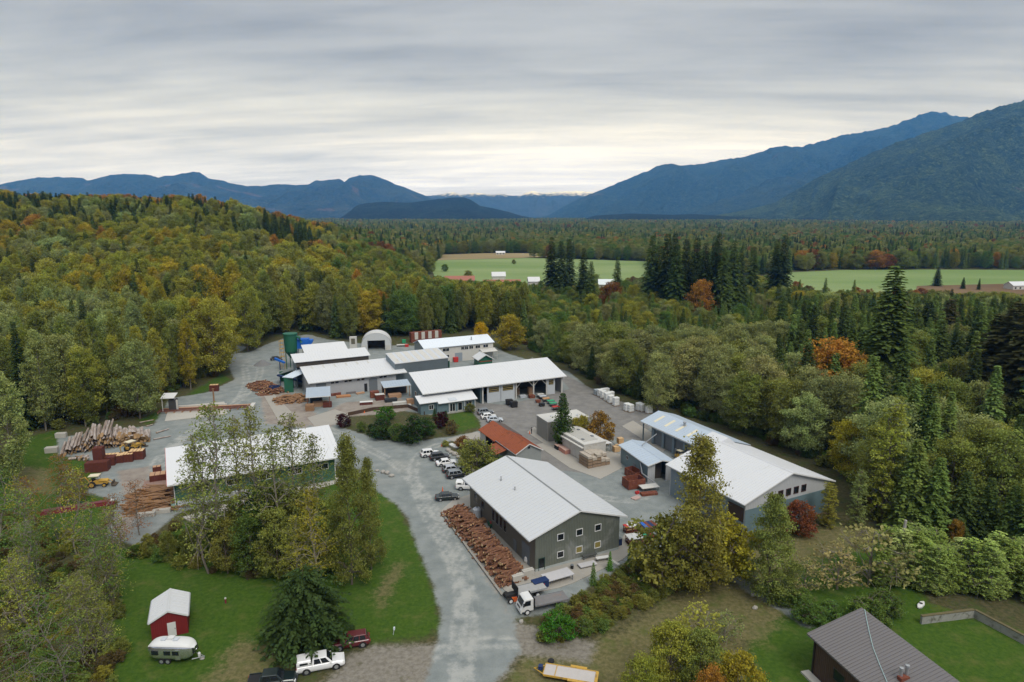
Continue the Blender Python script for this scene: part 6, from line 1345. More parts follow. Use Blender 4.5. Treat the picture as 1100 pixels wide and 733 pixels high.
# flatbed truck with a white cab
def flatbed(label, loc, rz, cabm, deckm, cab=True, L=7.2):
    t = thing('flatbed_truck', label, 'truck', loc, rz); hx = L / 2
    d_ = MB(); d_.box(-hx, hx - 2.0, -1.15, 1.15, 1.05, 1.2); d_.build('deck', deckm, t)
    for y in (-1.12, 1.05): e_ = MB(); e_.box(-hx, hx - 2.0, y, y + .07, 1.201, 1.24); e_.build('deck_rail', DKGREY, t)
    f_ = MB(); f_.box(-hx + .3, hx - .4, -.45, .45, .6, 1.04); f_.build('chassis', BLACK, t)
    hb = MB(); hb.box(hx - 1.98, hx - 1.86, -1.1, 1.1, 1.2, 2.35); hb.build('headboard', BLACK, t)
    for x in (-hx + 1.5, hx - .85):
        for y in (-1, 1): wheel(t, x, y * 1.08, .42, .3, WHITE)
    if cab:
        c_ = MB(); c_.prism([(hx - 1.8, .55), (hx + .02, .55), (hx + .08, .95), (hx - .06, 1.35), (hx - .45, 2.25), (hx - .75, 2.4), (hx - 1.7, 2.4), (hx - 1.8, 2.3)], -1.02, 1.02); c_.build('cab', cabm, t, bevel=.06)
        quad_part('windshield', t, inset([(hx - .06, -1.0, 1.35), (hx - .06, 1.0, 1.35), (hx - .45, 1.0, 2.25), (hx - .45, -1.0, 2.25)], .07, .93, .06, .94), GLASS, .02)
        for sg in (-1, 1):
            w_ = MB(); w_.prism([(hx - 1.35, 1.42), (hx - .22, 1.42), (hx - .58, 2.15), (hx - 1.35, 2.15)], sg * 1.03 - .012, sg * 1.03 + .012); w_.build('side_window', GLASS, t)
            l_ = MB(); l_.box(hx + .02, hx + .10, sg * .75 - .18, sg * .75 + .18, .8, .98); l_.build('headlight', LAMP_W, t); m_ = MB(); m_.box(hx - .35, hx - .2, sg * 1.2 - .1, sg * 1.2 + .1, 1.5, 1.95); m_.build('mirror', BLACK, t)
        b_ = MB(); b_.box(hx - .02, hx + .14, -1.03, 1.03, .42, .68); b_.build('bumper', WHITE, t); g_ = MB(); g_.box(hx + .06, hx + .105, -.5, .5, .98, 1.2); g_.build('grille', BLACK, t)
    return t
flatbed('white-cabbed flatbed truck with a worn grey deck facing the drive', at(583, 652.5), R(200), WHITE, GREYDECK)
flatbed('pale flatbed trailer with an orange front lamp beside the white-cabbed truck', at(562.5, 641), R(203), WHITE, mat('pale_worn_deck', (.33, .33, .325), .7, var=.15, dirt=((.25, .24, .2), .3, 1)), cab=False, L=6.6)
lp = thing('orange_crate', 'orange crate at the front corner of the pale flatbed trailer', 'crate', at(553.5, 645), R(20)); wall(lp, -.6, .6, -.35, .35, .0, .7, ORANGE, 'side'); wall(lp, -.5, .5, -.25, .25, .702, .72, RUST, 'contents')
def table(label, loc, rz, L, W, h, m, name='sheet_table', cat='table'):
    t = thing(name, label, cat, loc, rz); wall(t, -L / 2, L / 2, -W / 2, W / 2, h - .12, h, m, 'table_top')
    for x in (-L / 2 + .2, L / 2 - .3):
        for y in (-W / 2 + .15, W / 2 - .25): wall(t, x, x + .1, y, y + .1, 0, h - .121, DKGREY, 'leg')
    return t
table('long pale grey table top on legs on the apron before the glazed door', at(599, 624), R(27), 4.7, 2.2, 1.1, mat('pale_table', (.47, .46, .47), .6, var=.12))
nb = thing('container_bin', 'navy blue bin with red lettering between the two flat decks', 'bin', at(580, 632), R(27)); wall(nb, -1.2, 1.2, -.6, .6, .3, 1.3, NAVY, 'body'); wall(nb, -1.25, 1.25, -.65, .65, 1.301, 1.36, NAVY, 'lid')
for i in range(6): wall(nb, -.75 + i * .22, -.62 + i * .22, -.612, -.602, .75, 1.0, REDPAINT, 'letter_mark')
for x in (-.9, .8):
    for y in (-.4, .3): wall(nb, x, x + .1, y, y + .1, 0, .299, BLACK, 'leg')
# yellow framed trailer at the bottom
tr = thing('flat_trailer', 'long flat trailer with a pale deck and a yellow frame', 'trailer', at(613, 729), R(-14)); TLn = 6.4
wall(tr, -TLn / 2, TLn / 2, -1.0, 1.0, .62, .7, mat('pale_planks', (.46, .43, .41), .75, var=.12, ribs=('Y', .25, .01)), 'deck')
for y in (-1.08, 1.001): wall(tr, -TLn / 2, TLn / 2, y, y + .079, .55, .78, YELLOW, 'side_rail')
for x in (-TLn / 2 - .08, TLn / 2 - .28, -TLn / 2 + 1.35): wall(tr, x, x + (.079 if x < 0 else .36), -1.0, 1.0, .702, .78, YELLOW, 'cross_rail')
for y in (-1.42, 1.09): wall(tr, -.2, 1.8, y, y + .34, .70, .80, YELLOW, 'fender'); 
for y in (-1, 1): wheel(tr, .4, y * 1.38, .35); wheel(tr, 1.2, y * 1.38, .35)
tb = MB(); tb.tube([(-TLn / 2, -.8, .6), (-TLn / 2 - 1.3, 0, .6), (-TLn / 2, .8, .6)], .07, 6); tb.build('tow_bar', YELLOW, tr); wall(tr, -TLn / 2 - .75, -TLn / 2 - .25, -.28, .28, .66, 1.1, NAVY, 'tool_box')
sp_ = thing('spare_tyre', 'black tyre lying beside the yellow-framed trailer', 'tyre', at(592, 711)); mb = MB(); mb.lathe([(.2, .02), (.38, .0), (.42, .12), (.38, .24), (.2, .22)], 16); mb.build('tread', BLACK, sp_); mb = MB(); mb.lathe([(.19, .04), (.19, .2)], 12); mb.build('rim', DKGREY, sp_)

# backhoe loaders
def loader(label, loc, rz):
    t = thing('backhoe_loader', label, 'loader', loc, rz)
    mb = MB(); mb.prism([(-.9, .7), (2.2, .7), (2.3, 1.0), (2.2, 1.55), (.6, 1.75), (-.9, 1.5)], -.5, .5); mb.build('hood', YELLOW, t)
    wall(t, -1.7, -.92, -.75, .75, .7, 1.4, YELLOW, 'rear_frame')
    for x in (-1.6, .25):
        for y in (-.75, .68): wall(t, x, x + .09, y, y + .07, 1.401 if x < 0 else 1.74, 2.75, DKGREY, 'cab_post')
    wall(t, -1.75, .5, -.9, .9, 2.751, 2.9, CREAM, 'cab_roof'); wall(t, -1.2, -.7, -.3, .3, 1.4, 2.1, BLACK, 'seat')
    for y in (-1, 1): wheel(t, -1.1, y * 1.15, .78, .45, YELLOW); wheel(t, 1.5, y * 1.0, .5, .35, YELLOW)
    for y in (-.62, .62): a_ = MB(); a_.tube([(.3, y, 1.5), (1.9, y, 1.55), (3.1, y, .7)], .11, 4); a_.build('loader_arm', YELLOW, t)
    b_ = MB(); b_.prism([(3.05, .25), (4.0, .15), (3.95, .25), (3.25, .45), (3.2, 1.1), (3.05, 1.1)], -1.1, 1.1); b_.build('bucket', mat('worn_bucket', (.08, .06, .04), .7), t)
    a_ = MB(); a_.tube([(-1.7, 0, .9), (-2.6, 0, 2.5), (-3.7, 0, 2.2)], .16, 6); a_.build('boom', YELLOW, t); a_ = MB(); a_.tube([(-3.7, 0, 2.3), (-3.5, 0, .7)], .13, 6); a_.build('dipper', YELLOW, t); b_ = MB(); b_.prism([(-3.8, .7), (-3.2, .7), (-3.1, .2), (-3.6, .15)], -.3, .3); b_.build('digging_bucket', mat('worn_bucket', (.08, .06, .04), .7), t)
    t.scale = (.86,) * 3; return t
loader('yellow backhoe loader with a cream cab roof on the yard edge', at(106, 522.5), R(14))
loader('yellow loader parked against the butt ends of the log deck', at(143, 484), R(68))

# ------------------------------------------------------------------ timber
def log_mesh(L, r0, r1, seed, n=9):
    q = random.Random(seed); mb = MB(); pts = [(L * i / 3, q.uniform(-.05, .05), q.uniform(-.05, .05)) for i in range(4)]; rr = [r0 + (r1 - r0) * i / 3 for i in range(4)]
    mb.tube(pts, rr, n, True); mb.m = [0] * (len(mb.f) - 2) + [1, 1]; return mb.mesh('log', [BARK, LOGEND])
LOGS = [log_mesh(1.0, q0, q0 * .8, i) for i, q0 in enumerate((.40, .34, .44, .30))]
def log(me, loc, rz, L, r, label, group, cat='log', pitch=0, name='log'):
    o = bpy.data.objects.new(name, me); COL.objects.link(o); o.location = loc; o.rotation_euler = (rnd.uniform(0, 6.28), -pitch, rz); o.scale = (L, r / .4, r / .4); tag(o, label, cat, group); return o
A0 = at(66, 490); A1 = at(163, 474); ax = (A1 - A0); n_ = 27; ad = ax.normalized(); vd = Vector((math.cos(R(119)), math.sin(R(119)), 0)); hts = [1, 2, 2, 3, 3, 3, 4, 4, 4, 5, 5, 5, 5, 5, 5, 4, 4, 4, 4, 4, 4, 4, 3, 3, 3, 2, 1]
GL_ = 'logs stacked in the log deck'
for i in range(n_):
    for k in range(hts[i]):
        f = (i + (.5 if k % 2 else 0)) / n_; p = A0 + ax * f; r = rnd.uniform(.30, .44) * (1.35 if f > .62 else 1); L_ = rnd.uniform(9.5, 13) if f < .62 else rnd.uniform(4.5, 8)
        log(LOGS[rnd.randrange(4)], p + vd * rnd.uniform(-.5, .5 + k * .25) + Vector((0, 0, r + k * .68)), math.atan2(vd.y, vd.x) + rnd.uniform(-.05, .05), L_, r, 'bark-covered log stacked in the long log deck', GL_)
for (px, py), (qx, qy), r, lb in (((168, 466), (181, 462), .25, 'thin brown log lying out past the end of the log deck'), ((165, 473), (183, 469.5), .22, 'thin brown log lying nearest the yard past the log deck'), ((150, 455), (165, 452), .24, 'thin log on the ground behind the log deck'), ((157, 459), (164, 457), .22, 'short thin log behind the log deck')):
    a, b_ = at(px, py), at(qx, qy); log(LOGS[3], a + Vector((0, 0, r)), math.atan2(b_.y - a.y, b_.x - a.x), (b_ - a).length, r, lb, None)
sp2 = random.Random(4)
for i in range(12):
    log(LOGS[i % 4], at(sp2.uniform(81, 94), sp2.uniform(492, 497)) + Vector((0, 0, .25 + (.4 if i > 7 else 0))), sp2.uniform(0, 3), sp2.uniform(.8, 1.6), .3, 'short pale log round heaped on the grass by the dark timber bales', 'log rounds heaped on the grass', name='log_round')
log(LOGS[0], at(74, 494.5) + Vector((0, 0, .3)), .3, 1.5, .33, 'single pale log round lying apart on the grass', None, name='log_round')
# concrete blocks
def cblock(px, py, rz, L, W, H, label, group=None, m=PALECONC):
    t = MB(); t.box(-L / 2, L / 2, -W / 2, W / 2, 0, H); t.box(-L / 2 + .15, L / 2 - .15, -.12, .12, H + .001, H + .09); o = t.build('concrete_block', m, None, at(px, py), rz, bevel=.04); return tag(o, label, 'concrete block', group)
cblock(66, 470, R(12), 2.4, 1.2, 1.2, 'pale concrete block behind the end of the log deck'); cblock(56, 486, R(14), 2.6, 1.4, 1.3, 'pale concrete block on the grass in front of the log deck end')
cblock(556, 625.5, YAW, 1.9, .8, 1.3, 'pale concrete block at the drive end of the firewood heap'); cblock(567, 620, YAW, 1.9, .8, 1.3, 'pale concrete block by the workshop corner at the end of the firewood heap')
cblock(157, 555, R(14), 3.0, .8, .8, 'white concrete block below the slab pile'); cblock(174, 551, R(14), 3.0, .8, .8, 'whitish concrete block below the slab pile next to the teal bin')
# timber bales: dark red bundles with fresh tops
def cant(px, py, rz, L, W, H, label, group, z=0, top=FRESH, n=4):
    t = thing('timber_bale', label, 'timber', at(px, py) + Vector((0, 0, z)), rz, group)
    for i in range(n):
        for k in range(2):
            w_ = L / n; wall(t, -L / 2 + i * w_ + .015, -L / 2 + (i + 1) * w_ - .015, -W / 2, W / 2 + rnd.uniform(-.1, .1), k * H / 2 + .01, (k + 1) * H / 2 - .01, CANT, 'beam')
            if k: wall(t, -L / 2 + i * w_ + .06, -L / 2 + (i + 1) * w_ - .06, -W / 2 + .12, W / 2 - .16, H - .005, H + .03 + rnd.uniform(0, .03), top, 'cut_face')
    return t
GB = 'dark red timber bales in the yard'
for px, py, L_, W_, H_, lb, top in ((117, 499, 3.0, 2.2, 1.9, 'dark red timber bale next to the tall dark bale', CANT), (102, 506, 3.2, 2.0, 2.1, 'dark red timber bale nearest the backhoe loader', CANT), (113, 505, 1.7, 2.0, 2.1, 'narrow dark red timber bale in front of the tall dark bale', CANT),
        (120, 496, 2.9, 2.2, 1.7, 'pale-topped timber bale next to the dark bales', FRESH), (129, 496, 2.0, 2.2, 1.7, 'pale-topped timber bale, second from the dark bales', FRESH), (138, 495, 2.4, 2.2, 1.8, 'pale-topped timber bale below the parked loader', FRESH), (148, 492.5, 3.0, 2.2, 2.0, 'pale-topped timber bale at the yard end of the row', FRESH)):
    cant(px, py, R(14), L_, W_, H_, lb, GB, top=top)
cant(108, 501, R(14), 1.9, 2.0, 4.4, 'tall dark red timber stack rising above the other bales', GB, top=CANT, n=2)
cant(230.5, 420, R(10), 2.6, 1.6, 2.0, 'dark red timber bale with a pale top by the dirt road', None, n=3)
cant(173, 516, R(24), 4.0, 2.4, 1.6, 'dark red timber stack at the end of the green hall roof', None, top=LUMBER); cant(169, 507, R(24), 1.6, 1.4, 1.3, 'small pale orange timber block behind the dark timber stack by the green hall', None, top=LUMBER, n=2)
fl = thing('timber_deck', 'flat reddish plank deck in front of the dark timber stack', 'deck', at(167, 521), R(24))
for i in range(7): wall(fl, -2.2 + i * .63, -1.6 + i * .63, -2.4, 2.4, .0, .35, mat('pinkish_plank', (.26, .17, .14), .85, var=.2), 'plank')
# slab and firewood heaps: split pieces
def split_mesh(seed):
    q = random.Random(seed); mb = MB(); pts = [(-.5, 0, 0), (0, q.uniform(-.05, .05), q.uniform(-.04, .04)), (.5, 0, 0)]; mb.tube(pts, [q.uniform(.07, .1), q.uniform(.09, .12), q.uniform(.06, .1)], 5, True); mb.m = [0] * (len(mb.f) - 2) + [1, 1]; return mb
SPL = [split_mesh(i).mesh('split_log', [REDWOOD, FRESH]) for i in range(6)]; SLB = [split_mesh(20 + i).mesh('wood_slab', [SLABWOOD, LUMBER]) for i in range(5)]
def heap(poly_a, poly_b, width, height, n, meshes, name, label, group, L0, L1, dirn, spread, fat=1.6, seed=1, rest=0):
    q = random.Random(seed); a, b_ = Vector(poly_a), Vector(poly_b); ax = b_ - a; d = ax.normalized(); pr_ = Vector((-d.y, d.x, 0)); out = []
    for i in range(n + rest):
        f = q.uniform(0, 1); s = q.uniform(-1, 1); hmax = height * (1 - abs(s) ** 1.8) * (.75 + .5 * lf(f * 40, 3, .18, seed)) * min(1, f * 7 + .3, (1 - f) * 7 + .3)
        out.append((hmax * (q.uniform(.82, 1.08) if i < n else q.uniform(.1, .8)), a + ax * f + pr_ * s * width / 2, q.gauss(0, spread), q.uniform(-.22, .22), q.uniform(L0, L1), q.uniform(.8, 1.3) * fat))
    mbr = MB()
    for i, (z, p, dr, pt, L_, ft) in enumerate(out):
        if i < n:
            o = bpy.data.objects.new(name, meshes[i % len(meshes)]); COL.objects.link(o); o.location = p + Vector((0, 0, z + .12)); o.rotation_euler = (q.uniform(0, 6.28), pt, dirn + dr); o.scale = (L_, ft, ft); tag(o, label, 'split wood', group)
        else:
            M_ = Matrix.Translation(p + Vector((0, 0, z + .05))) @ Matrix.Rotation(dirn + dr, 4, 'Z') @ Matrix.Rotation(pt, 4, 'Y'); mbr.tube([M_ @ Vector((-L_ / 2, 0, 0)), M_ @ Vector((L_ / 2, 0, 0))], .12 * ft, 5)
    if rest: r_ = mbr.build(name + '_filler', meshes[0].materials[0]); tag(r_, label + ', lower layers of the heap', 'split wood', None, 'stuff')
fa = at(487.5, 550); fb_ = at(553.5, 627.5)
heap(fa, fb_, 3.4, 2.0, 285, SPL, 'split_log', 'reddish split log on the long firewood heap beside the workshop', 'split logs in the firewood heap', 1.5, 3.2, R(38), .38, 1.9, 3, 330)
heap(at(172, 527), at(168, 551), 7.0, 1.5, 130, SLB, 'wood_slab', 'curved brown slab in the stack beside the green hall', 'wood slabs beside the green hall', 3.5, 6.5, R(12), .12, 1.5, 4, 120)
heap(at(277, 413), at(296, 424), 7.5, 1.3, 110, SPL, 'split_log', 'reddish offcut in the pile by the dark blue skip', 'offcuts piled by the dark blue skip', 1.4, 3.0, R(20), .8, 2.2, 5, 60)
heap(at(297, 432), at(327, 429), 7, 1.3, 90, SLB, 'wood_slab', 'greyish offcut in the pile beside the timber shed', 'offcuts piled beside the timber shed', 1.5, 3.0, R(30), .9, 2.0, 6, 50)
kb = MB()
for (pa, pb) in (((474, 551), (540, 641)), ((492, 541), (512, 561))):
    a, b_ = at(*pa), at(*pb); kb.tube([a + Vector((0, 0, .3)), b_ + Vector((0, 0, .3))], .2, 4)
o_ = kb.build('slab_kerb', CONCRETE); o_['kind'] = 'structure'
# courtyard stacks
def stack(px, py, rz, L, W, H, m, label, cat='timber stack', name='timber_stack', layers=4, n=3, top=None, wrap=None):
    t = thing(name, label, cat, at(px, py), rz)
    for k in range(layers):
        for i in range(n):
            y0 = -W / 2 + W * i / n; wall(t, -L / 2 + rnd.uniform(-.06, .06), L / 2 + rnd.uniform(-.06, .06), y0 + .02, y0 + W / n - .02, H * k / layers + .01, H * (k + 1) / layers - .01, m, 'board')
    if wrap: wall(t, -L / 2 - .06, L / 2 + .06, -W / 2 - .06, W / 2 + .06, H + .012, H + .06, wrap, 'cover_sheet')
    return t
stack(363, 421.5, R(20), 3.4, 2.4, .9, LUMBER, 'reddish timber stack with a white cover sheet outside the mill', wrap=WHITE); stack(369, 426.5, R(20), 4.2, 1.8, .5, mat('orange_lumber', (.42, .20, .09), .8, var=.2), 'low orange timber stack on the courtyard'); stack(361, 424.5, R(14), 3.0, 2.0, .8, RUST, 'dark red timber stack next to the white-covered stack')
stack(389, 420, R(20), 4.4, 2.2, 1.1, LUMBER, 'timber stack under a long white sheet by the mill door', wrap=WHITE); stack(387, 423, R(40), 2.6, 1.2, .4, LUMBER, 'small loose timber stack on the courtyard'); stack(377, 422.5, R(20), 3.0, 1.6, .6, GREYDECK, 'grey timber stack along the mill wall')
stack(393.5, 434.5, R(14), 3.6, 1.3, .8, CANT, 'dark bench-like beam with a white top on the courtyard', 'beam', 'bench_beam', 2, 2, wrap=WHITE)
stack(402.5, 427, R(20), 2.6, 1.8, 2.0, RUST, 'rust-red timber stack beside the covered store'); stack(408, 429.5, R(20), 2.6, 1.8, 1.7, CANT, 'dark timber stack with a pale top before the covered store', wrap=OFFWHITE)
stack(430, 434.5, R(20), 4.4, 1.5, .8, OFFWHITE, 'white board stack by the covered store'); stack(434, 437.5, R(18), 4.0, 1.4, .7, OFFWHITE, 'white board stack closest to the drooping bush'); stack(441, 434, R(20), 2.2, 1.6, 1.6, LUMBER, 'orange-brown timber stack by the office corner'); stack(424, 427, R(20), 3.8, 2.2, 1.2, LUMBER, 'timber stack under the roof of the covered store'); stack(420, 431.5, R(20), 3.6, 1.8, 1.0, TARP, 'black-wrapped stack under the covered store', name='wrapped_stack')
stack(344, 436, R(14), 4.0, 2.0, 1.2, LUMBER, 'timber stack under the open timber shed'); stack(333, 441, R(14), 2.4, 2.0, 1.8, SLABWOOD, 'brown timber stack at the post of the open timber shed'); stack(352, 437, R(14), 2.4, 1.8, 1.4, CANT, 'dark timber stack in the far bay of the open timber shed'); stack(340, 433, R(14), 3.4, 2.0, 1.9, TARP, 'dark wrapped stack deep under the open timber shed', name='wrapped_stack')
# dark blue skip and conveyor
def skip(px, py, rz, L, W, H, m, inner, label):
    t = thing('skip', label, 'skip', at(px, py), rz); th = .12
    for x0, x1, y0, y1 in ((-L / 2, L / 2, -W / 2, -W / 2 + th), (-L / 2, L / 2, W / 2 - th, W / 2), (-L / 2, -L / 2 + th, -W / 2 + th + .002, W / 2 - th - .002), (L / 2 - th, L / 2, -W / 2 + th + .002, W / 2 - th - .002)): wall(t, x0, x1, y0, y1, .1, H, m, 'side')
    wall(t, -L / 2 + th + .002, L / 2 - th - .002, -W / 2 + th + .002, W / 2 - th - .002, .1, .3, inner, 'floor')
    rb_ = MB()
    nn = int(L / .8)
    for i in range(nn + 1):
        x = -L / 2 + .04 + (L - .08) * i / nn
        for y in (-W / 2 - .06, W / 2 + .002): rb_.box(x - .05, x + .05, y, y + .058, .1, H - .05)
    rb_.build('side_ribs', m, t); return t
skip(681, 512.5, R(-62), 3.6, 2.2, 1.7, RUST, mat('rust_dark', (.06, .02, .015), .9), 'rusty open skip tight against the small shed wall'); skip(680.5, 523, R(20), 3.9, 2.6, 2.0, RUST, mat('rust_dark', (.06, .02, .015), .9), 'larger rusty open skip standing out on the gravel')
skip(295, 421, R(10), 3.0, 2.0, 1.9, NAVY, LUMBER, 'dark blue skip among the offcuts by the mill')
cv = thing('conveyor', 'dark blue sloping conveyor from the offcut pile to the timber shed', 'conveyor', at(316, 416.5), R(-18)); c_ = MB(); c_.prism([(-6, 3.4), (6, 1.6), (6, 2.1), (-6, 3.9)], -.4, .4); c_.build('belt_frame', NAVY, cv)
for x, h in ((-5, 3.3), (0, 2.5), (5, 1.7)): wall(cv, x, x + .15, -.35, -.2, 0, h, NAVY, 'leg')
cv = thing('conveyor', 'short blue conveyor arm above the dark saw shed', 'conveyor', at(300, 397.5), R(-20)); c_ = MB(); c_.prism([(-1.5, 3.6), (2.6, 2.6), (2.6, 3.1), (-1.5, 4.4)], -.4, .4); c_.build('belt_frame', BLUE, cv); wall(cv, .3, .5, -.1, .1, 0, 2.9, NAVY, 'leg')
# maroon beam
mb_ = thing('steel_beam', 'long maroon steel girder lying on the grass with a white-painted end', 'girder', at(44, 553.5), math.atan2((at(123, 541) - at(44, 553.5)).y, (at(123, 541) - at(44, 553.5)).x)); ln = (at(123, 541) - at(44, 553.5)).length
wall(mb_, 0, ln, -.5, .5, 0, .1, MAROON, 'flange'); wall(mb_, 0, ln, -.5, -.38, .101, .75, MAROON, 'web'); wall(mb_, 0, ln, .38, .5, .101, .75, MAROON, 'web'); wall(mb_, 0, ln - .6, -.52, .52, .751, .85, mat('dusty_maroon', (.16, .05, .06), .75, var=.3), 'flange'); wall(mb_, ln - .598, ln, -.53, .53, .751, .86, OFFWHITE, 'painted_end')
# boulders along the parking
def boulder(px, py, r, label, seed, group=None):
    q = random.Random(seed); bm = bmesh.new(); bmesh.ops.create_icosphere(bm, subdivisions=2, radius=1)
    for v in bm.verts: v.co = Vector((v.co.x * 1.25, v.co.y, v.co.z * .8)) * r * (1 + .28 * mnoise.noise(v.co * 1.4 + Vector((seed, 0, 0))))
    me = bpy.data.meshes.new('boulder'); bm.to_mesh(me); bm.free(); me.materials.append(BOULDER); o = bpy.data.objects.new('boulder', me); COL.objects.link(o); o.location = at(px, py) + Vector((0, 0, r * .45)); o.rotation_euler = (0, 0, q.uniform(0, 6)); return tag(o, label, 'boulder', group)
for i, (px, py, r) in enumerate(((481.5, 484.5, .6), (485, 487, .55), (488.5, 489, .65), (493, 492.5, .6), (497.5, 497.5, .8), (503.5, 503.5, .8), (508, 507.5, .7))): boulder(px, py, r, 'grey boulder in the row at the noses of the parked cars', 60 + i, 'boulders along the parking row')
cn = thing('overturned_boat', 'white overturned boat-shaped tub by the reddish shrub', 'boat', at(487.5, 480), R(-50)); m_ = MB(); loft(m_, [(-1.7, .3, .2, .0, .4, .1), (-1, .6, .4, 0, .6, .15), (.8, .6, .4, 0, .6, .15), (1.8, .2, .1, .1, .4, .05)]); m_.build('hull', WHITE, cn)
# cones and the person at the container
def cone(px, py, label, h=.75):
    t = thing('traffic_cone', label, 'traffic cone', at(px, py)); m_ = MB(); m_.lathe([(.17, .04), (.04, h)], 10); m_.build('cone_body', ORANGE, t); m_ = MB(); m_.box(-.2, .2, -.2, .2, 0, .04); m_.build('base', ORANGE, t); return t
cone(475.5, 528.5, 'tall orange cone behind the dark green saloon', 1.1); cone(569, 466.5, 'orange cone beside the standing person', .9); cone(589, 474, 'orange cone at the near corner of the taupe container', .9); cone(474.5, 479.5, 'orange cone at the head of the parking row', .7); cone(391.5, 443.5, 'orange cone on the courtyard edge', .6)
def person(loc, rz):
    t = thing('person', 'person in dark clothes standing beside an orange cone at the taupe container', 'person', loc, rz)
    J = {'pel': (0, 0, .95, .15), 'che': (0, 0, 1.3, .17), 'nk': (.01, 0, 1.5, .06), 'hd': (.03, 0, 1.66, .105), 'ht': (.03, 0, 1.74, .08)}
    for s, sy in (('l', 1), ('r', -1)):
        J[s + 'hip'] = (0, sy * .1, .88, .10); J[s + 'kn'] = (.03, sy * .11, .48, .065); J[s + 'an'] = (-.02, sy * .12, .08, .045); J[s + 'to'] = (.14, sy * .13, .035, .035)
        J[s + 'sh'] = (0, sy * .2, 1.42, .065); J[s + 'el'] = (-.02, sy * .26, 1.14, .045); J[s + 'wr'] = (.10, sy * .24, .92, .032); J[s + 'ha'] = (.15, sy * .23, .84, .035)
    K = list(J); E = [('pel', 'che'), ('che', 'nk'), ('nk', 'hd'), ('hd', 'ht')]
    for s in 'lr': E += [('pel', s + 'hip'), (s + 'hip', s + 'kn'), (s + 'kn', s + 'an'), (s + 'an', s + 'to'), ('che', s + 'sh'), (s + 'sh', s + 'el'), (s + 'el', s + 'wr'), (s + 'wr', s + 'ha')]
    me = bpy.data.meshes.new('body'); me.from_pydata([J[k][:3] for k in K], [(K.index(a), K.index(b_)) for a, b_ in E], [])
    o = bpy.data.objects.new('body', me); link(o, t); sk = o.modifiers.new('skin', 'SKIN')
    me.skin_vertices.new() if not me.skin_vertices else None
    for i, k in enumerate(K): me.skin_vertices[0].data[i].radius = (J[k][3], J[k][3])
    me.skin_vertices[0].data[0].use_root = True; o.modifiers.new('sub', 'SUBSURF').levels = 1
    m = bpy.data.materials.new('clothing'); m.use_nodes = True; n = NT(m.node_tree); s3 = n.new('ShaderNodeSeparateXYZ'); tc_ = n.new('ShaderNodeTexCoord'); n.put(s3.inputs[0], tc_.outputs['Object'])
    c = n.mix(n.ramp(s3.outputs[2], .93, .95), (.03, .035, .06, 1), (.015, .015, .018, 1)); c = n.mix(n.ramp(s3.outputs[2], 1.5, 1.52), c, (.42, .25, .18, 1)); n.put(n.n['Principled BSDF'].inputs['Base Color'], c); me.materials.append(m)
    h_ = MB(); h_.lathe([(.115, 1.66), (.12, 1.74), (.09, 1.81), (.02, 1.84)], 12, (.015, 0, 0)); h_.build('hair', BLACK, t)
person(at(571, 466.5), R(200))
# carts and bins on the asphalt
def cart(px, py, rz, topm, label, L=2.2, W=1.3, H=.95, grp='trolleys on the asphalt yard'):
    t = thing('trolley', label, 'trolley', at(px, py), rz, grp); wall(t, -L / 2, L / 2, -W / 2, W / 2, H - .12, H, DKGREY, 'frame'); wall(t, -L / 2 + .05, L / 2 - .05, -W / 2 + .05, W / 2 - .05, H + .002, H + .16, topm, 'load')
    for x in (-L / 2 + .1, L / 2 - .2):
        for y in (-W / 2 + .05, W / 2 - .15): wall(t, x, x + .1, y, y + .1, .12, H - .121, BLACK, 'leg')
    wall(t, -L / 2 + .1, L / 2 - .1, -W / 2 + .1, W / 2 - .1, .25, .32, BLACK, 'lower_shelf'); return t
for px, py, m_, lb in ((580.5, 427, OFFWHITE, 'trolley with a pale grey load by the hall post'), (583, 429, GREY_ROOF, 'trolley with a light sheet load next to the pale grey one'), (586.5, 431.5, mat('tan_load', (.45, .25, .12), .8), 'trolley with a tan load'), (591.5, 434, GREENPAINT, 'trolley with a green load behind another green one'), (594, 436.5, GREENPAINT, 'trolley with a green load in front of the other green one'), (597, 440.5, REDPAINT, 'trolley with a coral red load')):
    cart(px, py, R(20), m_, lb)
def bin_(px, py, rz, m, label, L=1.5, W=1.2, H=1.3, name='bin', grp=None):
    t = thing(name, label, 'bin', at(px, py), rz, grp); mb = MB(); mb.prism([(-L / 2 + .1, .08), (L / 2 - .1, .08), (L / 2, H - .1), (-L / 2, H - .1)], -W / 2, W / 2); mb.build('body', m, t); wall(t, -L / 2 - .04, L / 2 + .04, -W / 2 - .04, W / 2 + .04, H - .098, H, m, 'lid'); return t
bin_(547, 435, R(20), BLACK, 'black bin, further of two side by side before the hall', 1.9, 1.5, 1.6); bin_(552, 437.5, R(20), BLACK, 'black bin, nearer of two side by side before the hall', 1.9, 1.5, 1.7)
bin_(582, 436.5, R(20), BLACK, 'low black bin among the trolleys', 1.6, 1.2, .9); bin_(578, 432.5, R(20), RUST, 'small rust-coloured bin among the trolleys', 1.4, 1, .8); bin_(543, 428.5, R(20), GREENPAINT, 'low green bin at the mouth of the open bay', 1.8, 1.1, .8); bin_(188.5, 545, R(10), TEALPAINT, 'pale teal bin at the corner of the green hall', 1.2, 1.0, 1.4)
